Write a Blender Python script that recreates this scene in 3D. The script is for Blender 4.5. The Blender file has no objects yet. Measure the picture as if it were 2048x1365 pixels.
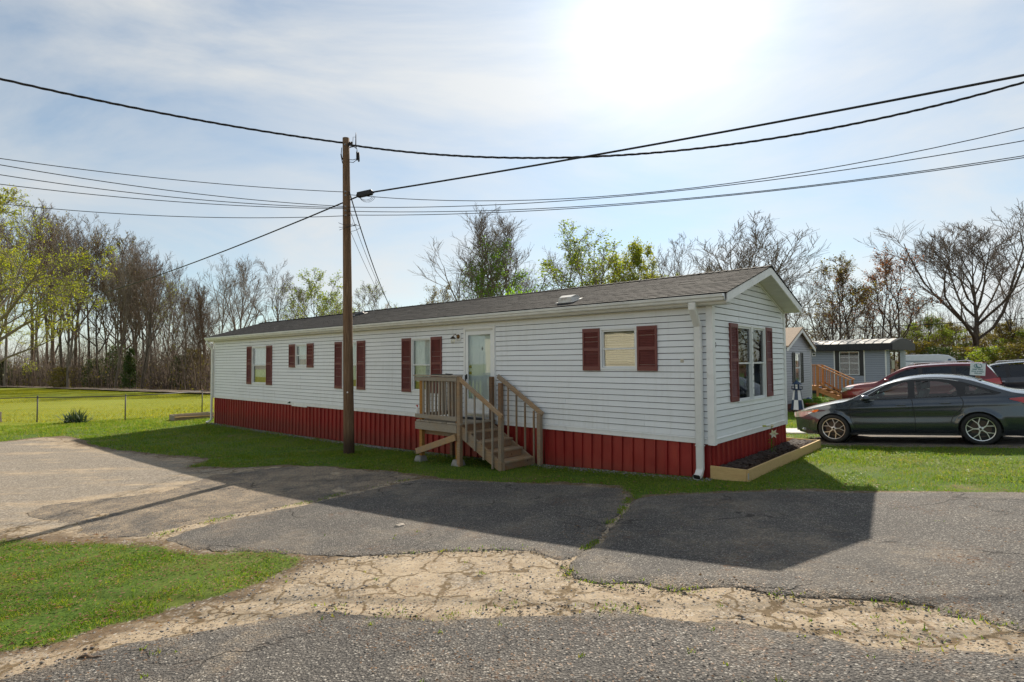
import bpy, bmesh, math, random
import numpy as np
from mathutils import Vector, Matrix

scene = bpy.context.scene
COL = scene.collection
R = math.radians

# ------------------------------------------------------------------ camera
CZ = 1.9755
PITCH, ROLL = 0.0371178, -0.0063152
cam_data = bpy.data.cameras.new('camera')
cam = bpy.data.objects.new('camera', cam_data); COL.objects.link(cam)
cam_data.sensor_fit = 'HORIZONTAL'; cam_data.sensor_width = 36.0
cam_data.lens = 1121.08 / 2048 * 36.0
cam_data.clip_start = 0.05; cam_data.clip_end = 3000
_fwd = Vector((0, math.cos(PITCH), math.sin(PITCH)))
_u0 = Vector((0, -math.sin(PITCH), math.cos(PITCH))); _x0 = Vector((1, 0, 0))
_c, _s = math.cos(ROLL), math.sin(ROLL)
_rt = _x0 * _c + _u0 * _s; _up = _u0 * _c - _x0 * _s
_m = Matrix((_rt, _up, -_fwd)).transposed().to_4x4()
cam.matrix_world = Matrix.Translation((0, 0, CZ)) @ _m
scene.camera = cam

# ------------------------------------------------------------------ light
SUN_AZ, SUN_EL = R(16.2), R(33.6)            # azimuth measured from +Y towards +X
SUN_STRENGTH, SKY_STRENGTH = 3.1, 0.15
NISH, VEIL, VEIL_GLOW = .32, 1.95, .16         # clear-sky share, even veil, glow of the veil near the sun
scene.view_settings.view_transform = 'Standard'
scene.view_settings.look = 'None'
scene.view_settings.gamma = 1.0
scene.view_settings.use_curve_mapping = False
scene.view_settings.exposure = 1.22

world = bpy.data.worlds.new('World'); scene.world = world; world.use_nodes = True
_nt = world.node_tree; _nt.nodes.clear()
def _wn(t, **k):
    n = _nt.nodes.new(t)
    for a, b in k.items(): setattr(n, a, b)
    return n
_out = _wn('ShaderNodeOutputWorld'); _bg = _wn('ShaderNodeBackground')
_sky = _wn('ShaderNodeTexSky', sky_type='NISHITA', sun_disc=False)
_sky.sun_elevation = SUN_EL; _sky.sun_rotation = SUN_AZ
_sky.altitude = 200; _sky.air_density = 1.0; _sky.dust_density = 0.15; _sky.ozone_density = 2.0
# thin high cloud: an even veil of streaks over the whole sky, glowing a little with the scattered light behind it
_tc = _wn('ShaderNodeTexCoord'); _mp = _wn('ShaderNodeMapping')
_mp.inputs['Rotation'].default_value = (0, 0, R(35)); _mp.inputs['Scale'].default_value = (1.0, 3.2, 5.0)
_n1 = _wn('ShaderNodeTexNoise'); _n1.inputs['Scale'].default_value = 1.1; _n1.inputs['Detail'].default_value = 9; _n1.inputs['Roughness'].default_value = .58; _n1.inputs['Distortion'].default_value = .5
_r1 = _wn('ShaderNodeValToRGB'); _r1.color_ramp.elements[0].position = .36; _r1.color_ramp.elements[0].color = (.26, .26, .26, 1); _r1.color_ramp.elements[1].position = .66; _r1.color_ramp.elements[1].color = (.92, .92, .92, 1)
_bw = _wn('ShaderNodeRGBToBW'); _ml = _wn('ShaderNodeMath', operation='MULTIPLY_ADD'); _ml.inputs[1].default_value = VEIL_GLOW; _ml.inputs[2].default_value = VEIL
_cc = _wn('ShaderNodeCombineColor'); _tn = _wn('ShaderNodeMix', data_type='RGBA', blend_type='MULTIPLY'); _tn.inputs['Factor'].default_value = 1; _tn.inputs['B'].default_value = (.97, .995, 1.0, 1)
_mx = _wn('ShaderNodeMix', data_type='RGBA'); _dk = _wn('ShaderNodeMix', data_type='RGBA', blend_type='MULTIPLY'); _dk.inputs['Factor'].default_value = 1; _dk.inputs['B'].default_value = (NISH * .90, NISH * 1.03, NISH, 1)
L = _nt.links.new
L(_tc.outputs['Generated'], _mp.inputs[0]); L(_mp.outputs[0], _n1.inputs['Vector']); L(_n1.outputs['Fac'], _r1.inputs[0])
L(_sky.outputs[0], _dk.inputs['A']); L(_dk.outputs['Result'], _bw.inputs[0]); L(_bw.outputs[0], _ml.inputs[0])
for i in range(3): L(_ml.outputs[0], _cc.inputs[i])
L(_cc.outputs[0], _tn.inputs['A'])
L(_r1.outputs[0], _mx.inputs['Factor']); L(_dk.outputs['Result'], _mx.inputs['A']); L(_tn.outputs['Result'], _mx.inputs['B'])
# the veil scatters sunlight forward: a broad bright patch round the sun
_sd = (math.sin(SUN_AZ) * math.cos(SUN_EL), math.cos(SUN_AZ) * math.cos(SUN_EL), math.sin(SUN_EL))
_nv = _wn('ShaderNodeVectorMath', operation='NORMALIZE'); _dt = _wn('ShaderNodeVectorMath', operation='DOT_PRODUCT'); _dt.inputs[1].default_value = _sd
_mx0 = _wn('ShaderNodeMath', operation='MAXIMUM'); _mx0.inputs[1].default_value = 0
L(_tc.outputs['Generated'], _nv.inputs[0]); L(_nv.outputs[0], _dt.inputs[0]); L(_dt.outputs['Value'], _mx0.inputs[0])
_sum = None
for _e, _a in ((5, .40), (20, .40), (110, 1.6)):
    _p = _wn('ShaderNodeMath', operation='POWER'); _p.inputs[1].default_value = _e; _q = _wn('ShaderNodeMath', operation='MULTIPLY_ADD'); _q.inputs[1].default_value = _a; _q.inputs[2].default_value = 0
    L(_mx0.outputs[0], _p.inputs[0]); L(_p.outputs[0], _q.inputs[0])
    if _sum is not None: L(_sum, _q.inputs[2])
    _sum = _q.outputs[0]
_gl = _wn('ShaderNodeCombineColor'); _ad = _wn('ShaderNodeMix', data_type='RGBA', blend_type='ADD'); _ad.inputs['Factor'].default_value = 1
for i in range(3): L(_sum, _gl.inputs[i])
L(_mx.outputs['Result'], _ad.inputs['A']); L(_gl.outputs[0], _ad.inputs['B'])
L(_ad.outputs['Result'], _bg.inputs[0]); _bg.inputs[1].default_value = SKY_STRENGTH
L(_bg.outputs[0], _out.inputs[0])

sun_data = bpy.data.lights.new('sun', 'SUN'); sun = bpy.data.objects.new('sun', sun_data); COL.objects.link(sun)
sun_data.energy = SUN_STRENGTH; sun_data.angle = R(0.55); sun_data.color = (1.0, .90, .76)
sdir = Vector((math.sin(SUN_AZ) * math.cos(SUN_EL), math.cos(SUN_AZ) * math.cos(SUN_EL), math.sin(SUN_EL)))
sun.rotation_euler = sdir.to_track_quat('Z', 'Y').to_euler()
sun.location = sdir * 60
scene.render.engine = 'CYCLES'
try:
    scene.cycles.use_denoising = True
    scene.cycles.max_bounces = 8; scene.cycles.transparent_max_bounces = 12
    scene.cycles.caustics_reflective = False; scene.cycles.caustics_refractive = False
    scene.cycles.sample_clamp_indirect = 6
except Exception: pass

# ------------------------------------------------------------------ frame of the place
HX, HY, HANG = 3.4064, 9.5576, 0.844904          # near corner of the home, direction of its long wall
D1 = np.array([-math.sin(HANG), math.cos(HANG)]); D2 = np.array([math.cos(HANG), math.sin(HANG)])
HROT = math.atan2(D1[1], D1[0])
def UV(u, v, z=0.0): return (HX + u * D1[0] + v * D2[0], HY + u * D1[1] + v * D2[1], z)
def G(x, y):
    x = np.asarray(x, float); y = np.asarray(y, float)
    u = (x - HX) * D1[0] + (y - HY) * D1[1]
    g = .55 * (np.exp(-np.clip(u, -4, 20) / 9) - 1) - .02
    g = g + np.where(u < -4, .5 * (1 - np.exp(np.minimum(u + 4, 0) / 5)), 0)
    return g - .012 * np.clip(u - 20, 0, 120)
def gz(x, y): return float(G(x, y))

# value noise on the ground plane
_rs = np.random.RandomState(7); _LAT = _rs.rand(256, 256)
def vnoise(x, y):
    x = np.asarray(x, float); y = np.asarray(y, float)
    xi = np.floor(x).astype(int); yi = np.floor(y).astype(int); fx = x - xi; fy = y - yi
    fx = fx * fx * (3 - 2 * fx); fy = fy * fy * (3 - 2 * fy)
    a = _LAT[xi % 256, yi % 256]; b = _LAT[(xi + 1) % 256, yi % 256]; c = _LAT[xi % 256, (yi + 1) % 256]; d = _LAT[(xi + 1) % 256, (yi + 1) % 256]
    return (a * (1 - fx) + b * fx) * (1 - fy) + (c * (1 - fx) + d * fx) * fy
def fbm(x, y, s=1.0, o=4):
    r = 0; a = .5; t = 0
    for i in range(o):
        r = r + a * vnoise(x * s + 17.3 * i, y * s + 5.1 * i); t += a; a *= .5; s *= 2.03
    return r / t - .5

# ------------------------------------------------------------------ mesh builder
class MB:
    def __init__(s): s.v = []; s.f = []; s.m = []
    def add(s, vs, fs, mi=0):
        b = len(s.v); s.v.extend(tuple(map(float, p)) for p in vs); s.f.extend([tuple(b + i for i in f) for f in fs]); s.m.extend([mi] * len(fs)); return s
    def box(s, x0, x1, y0, y1, z0, z1, mi=0):
        x0, x1 = sorted((x0, x1)); y0, y1 = sorted((y0, y1)); z0, z1 = sorted((z0, z1))
        return s.add([(x0, y0, z0), (x1, y0, z0), (x1, y1, z0), (x0, y1, z0), (x0, y0, z1), (x1, y0, z1), (x1, y1, z1), (x0, y1, z1)],
                     [(0, 3, 2, 1), (4, 5, 6, 7), (0, 1, 5, 4), (1, 2, 6, 5), (2, 3, 7, 6), (3, 0, 4, 7)], mi)
    def bar(s, a, b, w, h, up=(0, 0, 1), mi=0):
        a = Vector(a); b = Vector(b); d = (b - a).normalized(); upv = Vector(up)
        if abs(d.dot(upv)) > .98: upv = Vector((1, 0, 0))
        sx = d.cross(upv).normalized(); sz = sx.cross(d).normalized()
        vs = []
        for p in (a, b):
            for (i, j) in ((-1, -1), (1, -1), (1, 1), (-1, 1)): vs.append(p + sx * (w / 2 * i) + sz * (h / 2 * j))
        return s.add(vs, [(0, 3, 2, 1), (4, 5, 6, 7), (0, 1, 5, 4), (1, 2, 6, 5), (2, 3, 7, 6), (3, 0, 4, 7)], mi)
    def tube(s, path, rad, n=6, cap=True, mi=0):
        path = [Vector(p) for p in path]
        if not hasattr(rad, '__len__'): rad = [rad] * len(path)
        ref = Vector((0, 0, 1)); vs = []; fs = []
        d0 = (path[1] - path[0]).normalized()
        if abs(d0.dot(ref)) > .9: ref = Vector((1, 0, 0))
        for i, p in enumerate(path):
            d = (path[min(i + 1, len(path) - 1)] - path[max(i - 1, 0)])
            d = d.normalized() if d.length > 1e-9 else d0
            a = d.cross(ref)
            if a.length < 1e-5: a = d.cross(Vector((0, 1, 0)))
            a.normalize(); b = a.cross(d).normalized(); ref = (-b).cross(a).normalized() if False else ref
            for k in range(n):
                t = 2 * math.pi * k / n; vs.append(p + (a * math.cos(t) + b * math.sin(t)) * rad[i])
        for i in range(len(path) - 1):
            for k in range(n):
                fs.append((i * n + k, i * n + (k + 1) % n, (i + 1) * n + (k + 1) % n, (i + 1) * n + k))
        if cap: fs.append(tuple(range(n - 1, -1, -1))); fs.append(tuple((len(path) - 1) * n + k for k in range(n)))
        return s.add(vs, fs, mi)
    def lathe(s, prof, n=16, c=(0, 0, 0), axis='Z', mi=0, cap=True):
        vs = []; fs = []
        for (r, z) in prof:
            for k in range(n):
                t = 2 * math.pi * k / n; p = (r * math.cos(t), r * math.sin(t), z)
                if axis == 'Y': p = (p[0], p[2], p[1])
                if axis == 'X': p = (p[2], p[0], p[1])
                vs.append((p[0] + c[0], p[1] + c[1], p[2] + c[2]))
        for i in range(len(prof) - 1):
            for k in range(n): fs.append((i * n + k, i * n + (k + 1) % n, (i + 1) * n + (k + 1) % n, (i + 1) * n + k))
        if cap and prof[0][0] > 1e-6: fs.append(tuple(range(n)))
        if cap and prof[-1][0] > 1e-6: fs.append(tuple((len(prof) - 1) * n + k for k in range(n)))
        return s.add(vs, fs, mi)
    def prism(s, poly, fa, fb, mi=0):
        """poly: 2-D outline; fa, fb map a 2-D point to the two end faces"""
        n = len(poly); vs = [fa(*p) for p in poly] + [fb(*p) for p in poly]
        return s.add(vs, [tuple(range(n)), tuple(range(2 * n - 1, n - 1, -1))] + [(i, n + i, n + (i + 1) % n, (i + 1) % n) for i in range(n)], mi)
    def mesh(s, name, mats, smooth=False, recalc=True):
        me = bpy.data.meshes.new(name); me.from_pydata(s.v, [], s.f)
        for m in (mats if isinstance(mats, (list, tuple)) else [mats]): me.materials.append(m)
        if any(s.m): me.polygons.foreach_set('material_index', s.m)
        if recalc and len(s.f) < 60000:
            bm = bmesh.new(); bm.from_mesh(me); bmesh.ops.recalc_face_normals(bm, faces=bm.faces); bm.to_mesh(me); bm.free()
        if smooth: me.polygons.foreach_set('use_smooth', [True] * len(me.polygons))
        me.update(); return me
    def build(s, name, mats, parent=None, smooth=False, loc=None, rot=None, recalc=True):
        return link(name, s.mesh(name, mats, smooth, recalc), parent, loc, rot)

def link(name, me, parent=None, loc=None, rot=None):
    o = bpy.data.objects.new(name, me); COL.objects.link(o)
    if parent is not None: o.parent = parent
    if loc is not None: o.location = loc
    if rot is not None: o.rotation_euler = rot
    return o
def bevel(o, w=.006, seg=1):
    m = o.modifiers.new('bevel', 'BEVEL'); m.width = w; m.segments = seg; m.limit_method = 'ANGLE'; m.angle_limit = R(40); return o
def tag(o, label=None, cat=None, group=None, kind=None):
    if label: o['label'] = label
    if cat: o['category'] = cat
    if group: o['group'] = group
    if kind: o['kind'] = kind
    return o
def thing(name, label, cat, loc=(0, 0, 0), rotz=0.0, group=None):
    o = bpy.data.objects.new(name, None); COL.objects.link(o); o.location = loc; o.rotation_euler = (0, 0, rotz); o.empty_display_size = .2
    return tag(o, label, cat, group)
def copy_tree(o, parent=None):
    c = o.copy(); COL.objects.link(c)
    if parent is not None: c.parent = parent
    for ch in list(o.children): copy_tree(ch, c)
    return c
def np_mesh(name, verts, faces, mats, smooth=False, matidx=None):
    """fast mesh from numpy arrays (faces all with the same number of corners)"""
    me = bpy.data.meshes.new(name); verts = np.asarray(verts, np.float32); faces = np.asarray(faces, np.int32)
    nf, k = faces.shape
    me.vertices.add(len(verts)); me.vertices.foreach_set('co', verts.ravel())
    me.loops.add(nf * k); me.loops.foreach_set('vertex_index', faces.ravel())
    me.polygons.add(nf); me.polygons.foreach_set('loop_start', np.arange(0, nf * k, k, dtype=np.int32)); me.polygons.foreach_set('loop_total', np.full(nf, k, np.int32))
    for m in (mats if isinstance(mats, (list, tuple)) else [mats]): me.materials.append(m)
    if matidx is not None: me.polygons.foreach_set('material_index', np.asarray(matidx, np.int32))
    if smooth: me.polygons.foreach_set('use_smooth', np.ones(nf, bool))
    me.update(calc_edges=True); me.validate(); return me
def fattr(me, name, vals):
    a = me.attributes.new(name, 'FLOAT', 'POINT'); a.data.foreach_set('value', np.asarray(vals, np.float32))

# ------------------------------------------------------------------ materials
class NT:
    def __init__(s, name):
        s.m = bpy.data.materials.new(name); s.m.use_nodes = True; s.t = s.m.node_tree; s.t.nodes.clear()
        s.out = s.n('ShaderNodeOutputMaterial')
    def n(s, t, **k):
        x = s.t.nodes.new(t)
        for a, b in k.items(): setattr(x, a, b)
        return x
    def l(s, a, b): s.t.links.new(a, b)
    def coord(s, kind='Object', scale=(1, 1, 1), rot=(0, 0, 0)):
        if kind == 'World':
            g = s.n('ShaderNodeNewGeometry'); o = g.outputs['Position']
        else: o = s.n('ShaderNodeTexCoord').outputs[kind]
        if scale == (1, 1, 1) and rot == (0, 0, 0): return o
        m = s.n('ShaderNodeMapping'); m.inputs['Scale'].default_value = scale; m.inputs['Rotation'].default_value = rot; s.l(o, m.inputs[0]); return m.outputs[0]
    def noise(s, vec, scale, detail=4, rough=.55, dist=0):
        x = s.n('ShaderNodeTexNoise'); x.inputs['Scale'].default_value = scale; x.inputs['Detail'].default_value = detail; x.inputs['Roughness'].default_value = rough; x.inputs['Distortion'].default_value = dist
        s.l(vec, x.inputs['Vector']); return x.outputs['Fac']
    def voro(s, vec, scale, feature='F1', out='Distance', rand=1):
        x = s.n('ShaderNodeTexVoronoi', feature=feature); x.inputs['Scale'].default_value = scale; x.inputs['Randomness'].default_value = rand; s.l(vec, x.inputs['Vector']); return x.outputs[out]
    def ramp(s, fac, stops, interp='LINEAR'):
        x = s.n('ShaderNodeValToRGB'); cr = x.color_ramp; cr.interpolation = interp
        while len(cr.elements) < len(stops): cr.elements.new(.5)
        for e, (p, c) in zip(cr.elements, stops):
            e.position = p; e.color = (c, c, c, 1) if not hasattr(c, '__len__') else (*c[:3], 1)
        s.l(fac, x.inputs[0]); return x.outputs[0]
    def mix(s, fac, a, b, mode='MIX'):
        x = s.n('ShaderNodeMix', data_type='RGBA', blend_type=mode)
        for v, k in ((fac, 'Factor'), (a, 'A'), (b, 'B')):
            if hasattr(v, 'links'): s.l(v, x.inputs[k])
            elif k == 'Factor': x.inputs[k].default_value = v
            else: x.inputs[k].default_value = (*v[:3], 1)
        return x.outputs['Result']
    def math(s, op, a, b=0.0, c=0.0, clamp=False):
        x = s.n('ShaderNodeMath', operation=op, use_clamp=clamp)
        for i, v in enumerate((a, b, c)):
            if hasattr(v, 'links'): s.l(v, x.inputs[i])
            else: x.inputs[i].default_value = v
        return x.outputs[0]
    def step(s, v, a, b):
        x = s.n('ShaderNodeMapRange', interpolation_type='SMOOTHSTEP'); s.l(v, x.inputs[0]); x.inputs[1].default_value = a; x.inputs[2].default_value = b; return x.outputs[0]
    def attr(s, name): return s.n('ShaderNodeAttribute', attribute_name=name).outputs['Fac']
    def objrand(s): return s.n('ShaderNodeObjectInfo').outputs['Random']
    def bump(s, h, strength=.4, dist=.01):
        x = s.n('ShaderNodeBump'); x.inputs['Strength'].default_value = strength; x.inputs['Distance'].default_value = dist; s.l(h, x.inputs['Height']); return x.outputs[0]
    def bsdf(s, col, rough=.6, normal=None, metallic=0, spec=.5, coat=0, out=True, sheen=0):
        x = s.n('ShaderNodeBsdfPrincipled')
        for v, k in ((col, 'Base Color'), (rough, 'Roughness'), (metallic, 'Metallic'), (spec, 'Specular IOR Level'), (coat, 'Coat Weight')):
            if hasattr(v, 'links'): s.l(v, x.inputs[k])
            elif k == 'Base Color': x.inputs[k].default_value = (*v[:3], 1)
            else: x.inputs[k].default_value = v
        if normal is not None: s.l(normal, x.inputs['Normal'])
        if out: s.l(x.outputs[0], s.out.inputs[0])
        return x.outputs[0]

def simple(name, col, rough=.55, var=.12, scale=6.0, bump=0.0, bscale=80.0, metallic=0, spec=.5, coat=0, stretch=(1, 1, 1), dirt=None, rnd=.06):
    t = NT(name); c = t.coord('Object', stretch)
    n = t.noise(c, scale, 6, .6)
    lo = [max(0, x * (1 - var)) for x in col]; hi = [min(1, x * (1 + var)) for x in col]
    colr = t.ramp(n, [(.3, lo), (.7, hi)])
    if dirt:
        dn = t.noise(t.coord('Object'), dirt[1], 8, .7)
        colr = t.mix(t.math('MULTIPLY', t.step(dn, .5, .75), dirt[2]), colr, dirt[0])
    if rnd:
        k = t.math('MULTIPLY_ADD', t.objrand(), 2 * rnd, 1 - rnd)
        cc = t.n('ShaderNodeCombineColor')
        for i in range(3): t.l(k, cc.inputs[i])
        colr = t.mix(1.0, colr, cc.outputs[0], 'MULTIPLY')
    nm = t.bump(t.noise(c, bscale, 3), bump, .004) if bump else None
    t.bsdf(colr, rough, nm, metallic, spec, coat); return t.m

def wood(name, c0, c1, grey=None, gamt=.5, axis='X', knots=True):
    t = NT(name); sc = {'X': (1.2, 14, 14), 'Y': (14, 1.2, 14), 'Z': (14, 14, 1.2)}[axis]
    inf = t.n('ShaderNodeObjectInfo'); vadd = t.n('ShaderNodeVectorMath', operation='ADD')
    t.l(t.coord('Object'), vadd.inputs[0]); cx = t.n('ShaderNodeCombineXYZ'); t.l(t.math('MULTIPLY', inf.outputs['Random'], 37), cx.inputs[0]); t.l(t.math('MULTIPLY', inf.outputs['Random'], 11), cx.inputs[1]); t.l(cx.outputs[0], vadd.inputs[1])
    mp = t.n('ShaderNodeMapping'); mp.inputs['Scale'].default_value = sc; t.l(vadd.outputs[0], mp.inputs[0])
    g = t.noise(mp.outputs[0], 3.0, 6, .65, .8); f = t.noise(mp.outputs[0], 14, 4, .7)
    col = t.ramp(g, [(.3, c0), (.7, c1)])
    if grey:
        gm = t.step(t.noise(vadd.outputs[0], 2.6, 5, .65), .5 - gamt * .4, .75 - gamt * .3)
        col = t.mix(t.math('MULTIPLY', gm, .85), col, t.ramp(f, [(.3, [x * .6 for x in grey]), (.7, [x * 1.25 for x in grey])]))
    col = t.mix(t.math('MULTIPLY', t.step(f, .58, .72), .45), col, [x * .45 for x in c0])
    if knots:
        kn = t.voro(vadd.outputs[0], 3.2); col = t.mix(t.math('MULTIPLY', t.step(kn, .10, .03), .7), col, (.05, .03, .02))
    k = t.math('MULTIPLY_ADD', inf.outputs['Random'], .35, .8); cc = t.n('ShaderNodeCombineColor')
    for i in range(3): t.l(k, cc.inputs[i])
    col = t.mix(1.0, col, cc.outputs[0], 'MULTIPLY')
    t.bsdf(col, .8, t.bump(f, .35, .004), 0, .25); return t.m

MT = {}
# vinyl siding: faint emboss, dust streaks
def siding_mat(name, col, dirtcol, amt=.35):
    t = NT(name); c = t.coord('Object', (.35, .35, 9)); n = t.noise(c, 3, 5); big = t.noise(t.coord('Object'), .7, 6, .65)
    colr = t.ramp(n, [(.25, [x * .95 for x in col]), (.75, [min(1, x * 1.03) for x in col])])
    st = t.noise(t.coord('Object', (5, 5, .25)), 2.2, 6, .7)
    d = t.math('MULTIPLY', t.step(t.math('MULTIPLY_ADD', st, .5, t.math('MULTIPLY', big, .5)), .48, .68), amt)
    colr = t.mix(d, colr, dirtcol)
    colr = t.mix(t.math('MULTIPLY', t.step(t.noise(t.coord('Object'), 26, 3, .7), .70, .78), .35), colr, (.30, .27, .22))
    k = t.math('MULTIPLY_ADD', t.objrand(), .07, .95); cc = t.n('ShaderNodeCombineColor')
    for i in range(3): t.l(k, cc.inputs[i])
    colr = t.mix(1.0, colr, cc.outputs[0], 'MULTIPLY')
    t.bsdf(colr, .42, t.bump(t.noise(t.coord('Object', (1, 1, 3)), 2.5, 4), .25, .02), 0, .4); return t.m
MT['siding'] = siding_mat('vinyl_siding_white', (.835, .85, .855), (.63, .62, .57), .40)
MT['siding_grey'] = siding_mat('vinyl_siding_grey', (.42, .43, .47), (.34, .33, .33))
MT['siding_blue'] = siding_mat('vinyl_siding_bluegrey', (.33, .36, .41), (.28, .29, .31))
MT['siding_cream'] = siding_mat('vinyl_siding_cream', (.76, .69, .50), (.62, .55, .40))
MT['trim'] = simple('white_trim', (.80, .80, .78), .4, .05, 3, dirt=((.45, .42, .36), 5, .35))
MT['gutter'] = simple('gutter_aluminium_white', (.74, .74, .70), .38, .06, 4, dirt=((.42, .40, .33), 3.5, .4), rnd=0)
MT['soffit'] = simple('soffit_vinyl', (.62, .61, .55), .5, .05, 4, rnd=0)
MT['shutter'] = simple('shutter_maroon', (.175, .046, .038), .5, .14, 5, rnd=.05)
MT['sash'] = simple('window_frame_white', (.78, .79, .78), .35, .03, 4)
MT['black'] = simple('black_plastic', (.018, .018, .02), .45, .1)
MT['dark_metal'] = simple('dark_bronze', (.045, .032, .022), .4, .3, 20, metallic=.8)
MT['brass'] = simple('aged_brass', (.20, .11, .045), .38, .35, 25, metallic=.85)
MT['steel'] = simple('galvanised_steel', (.38, .39, .40), .45, .2, 15, metallic=.9)
MT['aluminium'] = simple('machined_aluminium', (.72, .73, .75), .28, .05, 20, metallic=.9)
MT['rubber'] = simple('tyre_rubber', (.018, .018, .018), .8, .3, 30)
MT['concrete'] = simple('concrete', (.24, .23, .215), .9, .2, 9, .3, 60)
MT['concrete_pale'] = simple('concrete_pale', (.55, .54, .51), .9, .15, 4, .3, 60)
MT['interior'] = simple('dark_interior', (.03, .028, .026), .9, .2)
MT['curtain'] = simple('sheer_curtain', (.80, .82, .80), .9, .14, 3, stretch=(9, 9, 1.0))
MT['blind'] = simple('window_blind', (.52, .48, .38), .6, .08, 3, stretch=(1, 1, 14))
MT['drape'] = simple('tan_drape', (.38, .27, .12), .9, .3, 4, stretch=(12, 12, 1))
MT['door'] = simple('painted_door', (.78, .82, .81), .45, .04, 4)
MT['wood_old'] = wood('weathered_wood', (.24, .145, .078), (.42, .285, .165), (.31, .255, .195), .30)
MT['wood_grey'] = wood('grey_weathered_wood', (.25, .19, .13), (.44, .355, .255), (.37, .325, .265), .55)
MT['wood_mid'] = wood('brown_weathered_wood', (.19, .10, .05), (.31, .19, .11), (.22, .18, .14), .25)
MT['wood_amber'] = wood('amber_wood', (.30, .14, .035), (.42, .22, .07))
MT['wood_new'] = wood('new_pine_board', (.46, .30, .13), (.60, .43, .20))
MT['wood_tan'] = wood('tan_wood', (.42, .26, .13), (.52, .34, .18), (.32, .27, .22), .15)
MT['wood_orange'] = wood('cedar_orange_wood', (.36, .155, .05), (.50, .25, .10))
MT['wire'] = simple('black_cable', (.012, .012, .014), .6, .1, rnd=0)
MT['wire_grey'] = simple('grey_cable', (.06, .06, .065), .6, .1, rnd=0)

def skirt_mat():
    t = NT('red_metal_skirting'); c = t.coord('Object')
    n = t.noise(t.coord('Object', (1, 1, .35)), 2.2, 7, .65); f = t.noise(t.coord('Object', (12, 12, .8)), 3, 6, .7)
    col = t.ramp(n, [(.3, (.22, .011, .012)), (.55, (.31, .018, .017)), (.75, (.39, .040, .024))])
    col = t.mix(t.math('MULTIPLY', t.objrand(), .45), col, t.ramp(n, [(.3, (.28, .034, .022)), (.7, (.38, .06, .034))]))
    col = t.mix(t.math('MULTIPLY', t.step(f, .58, .75), .22), col, (.34, .10, .07))
    sp = t.n('ShaderNodeSeparateXYZ'); t.l(c, sp.inputs[0])
    mud = t.math('MULTIPLY', t.step(t.math('ADD', sp.outputs[2], t.math('MULTIPLY', t.noise(c, 5, 6, .7), -.35)), .0, -.42), .45)
    col = t.mix(mud, col, (.13, .05, .035))
    t.bsdf(col, t.math('MULTIPLY_ADD', n, .25, .32), t.bump(t.noise(c, 2.2, 4, .6), .55, .03), .15, .5); return t.m
MT['skirt'] = skirt_mat()

def shingle_mat():
    t = NT('asphalt_shingle'); g = t.n('ShaderNodeNewGeometry')
    r = g.outputs['Random Per Island']; c = t.coord('Object'); n = t.noise(c, 120, 3, .7); b = t.noise(c, .9, 5)
    col = t.ramp(r, [(0, (.019, .019, .020)), (.4, (.025, .025, .025)), (.75, (.032, .031, .031)), (1, (.023, .024, .026))])
    col = t.mix(.5, col, t.ramp(n, [(.3, .35), (.7, 1.5)]), 'MULTIPLY')
    col = t.mix(t.math('MULTIPLY', t.step(b, .5, .75), .3), col, (.046, .044, .043))
    t.bsdf(col, .9, t.bump(n, .6, .004), 0, .2); return t.m
MT['shingle'] = shingle_mat()

def glass(name, tint=(.85, .9, .9), refl=1.0, ior=1.5, dirt=.0, rough=.015):
    t = NT(name); tr = t.n('ShaderNodeBsdfTransparent'); tr.inputs[0].default_value = (*tint, 1)
    gl = t.n('ShaderNodeBsdfGlossy'); gl.inputs['Roughness'].default_value = rough; gl.inputs[0].default_value = (.95, .97, 1, 1)
    bn = t.bump(t.noise(t.coord('Object'), 1.1, 2), .03, .05); t.l(bn, gl.inputs['Normal'])
    lw = t.n('ShaderNodeLayerWeight'); lw.inputs[0].default_value = .5
    f = t.math('MULTIPLY', t.math('MULTIPLY_ADD', t.math('POWER', lw.outputs['Facing'], 5.0), .95, .045), refl, clamp=True); ms = t.n('ShaderNodeMixShader')
    t.l(f, ms.inputs[0]); t.l(tr.outputs[0], ms.inputs[1]); t.l(gl.outputs[0], ms.inputs[2]); t.l(ms.outputs[0], t.out.inputs[0]); return t.m
MT['glass'] = glass('window_glass', (.90, .93, .92), 1.5)
MT['glass_low'] = glass('screened_glass', (.62, .64, .64), .75)
MT['glass_mirror'] = glass('coated_glass', (.84, .86, .84), 2.8)
MT['car_glass'] = glass('car_glass', (.66, .82, .78), 1.5)
MT['car_glass_dark'] = glass('privacy_glass', (.10, .13, .14), 1.5)

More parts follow.
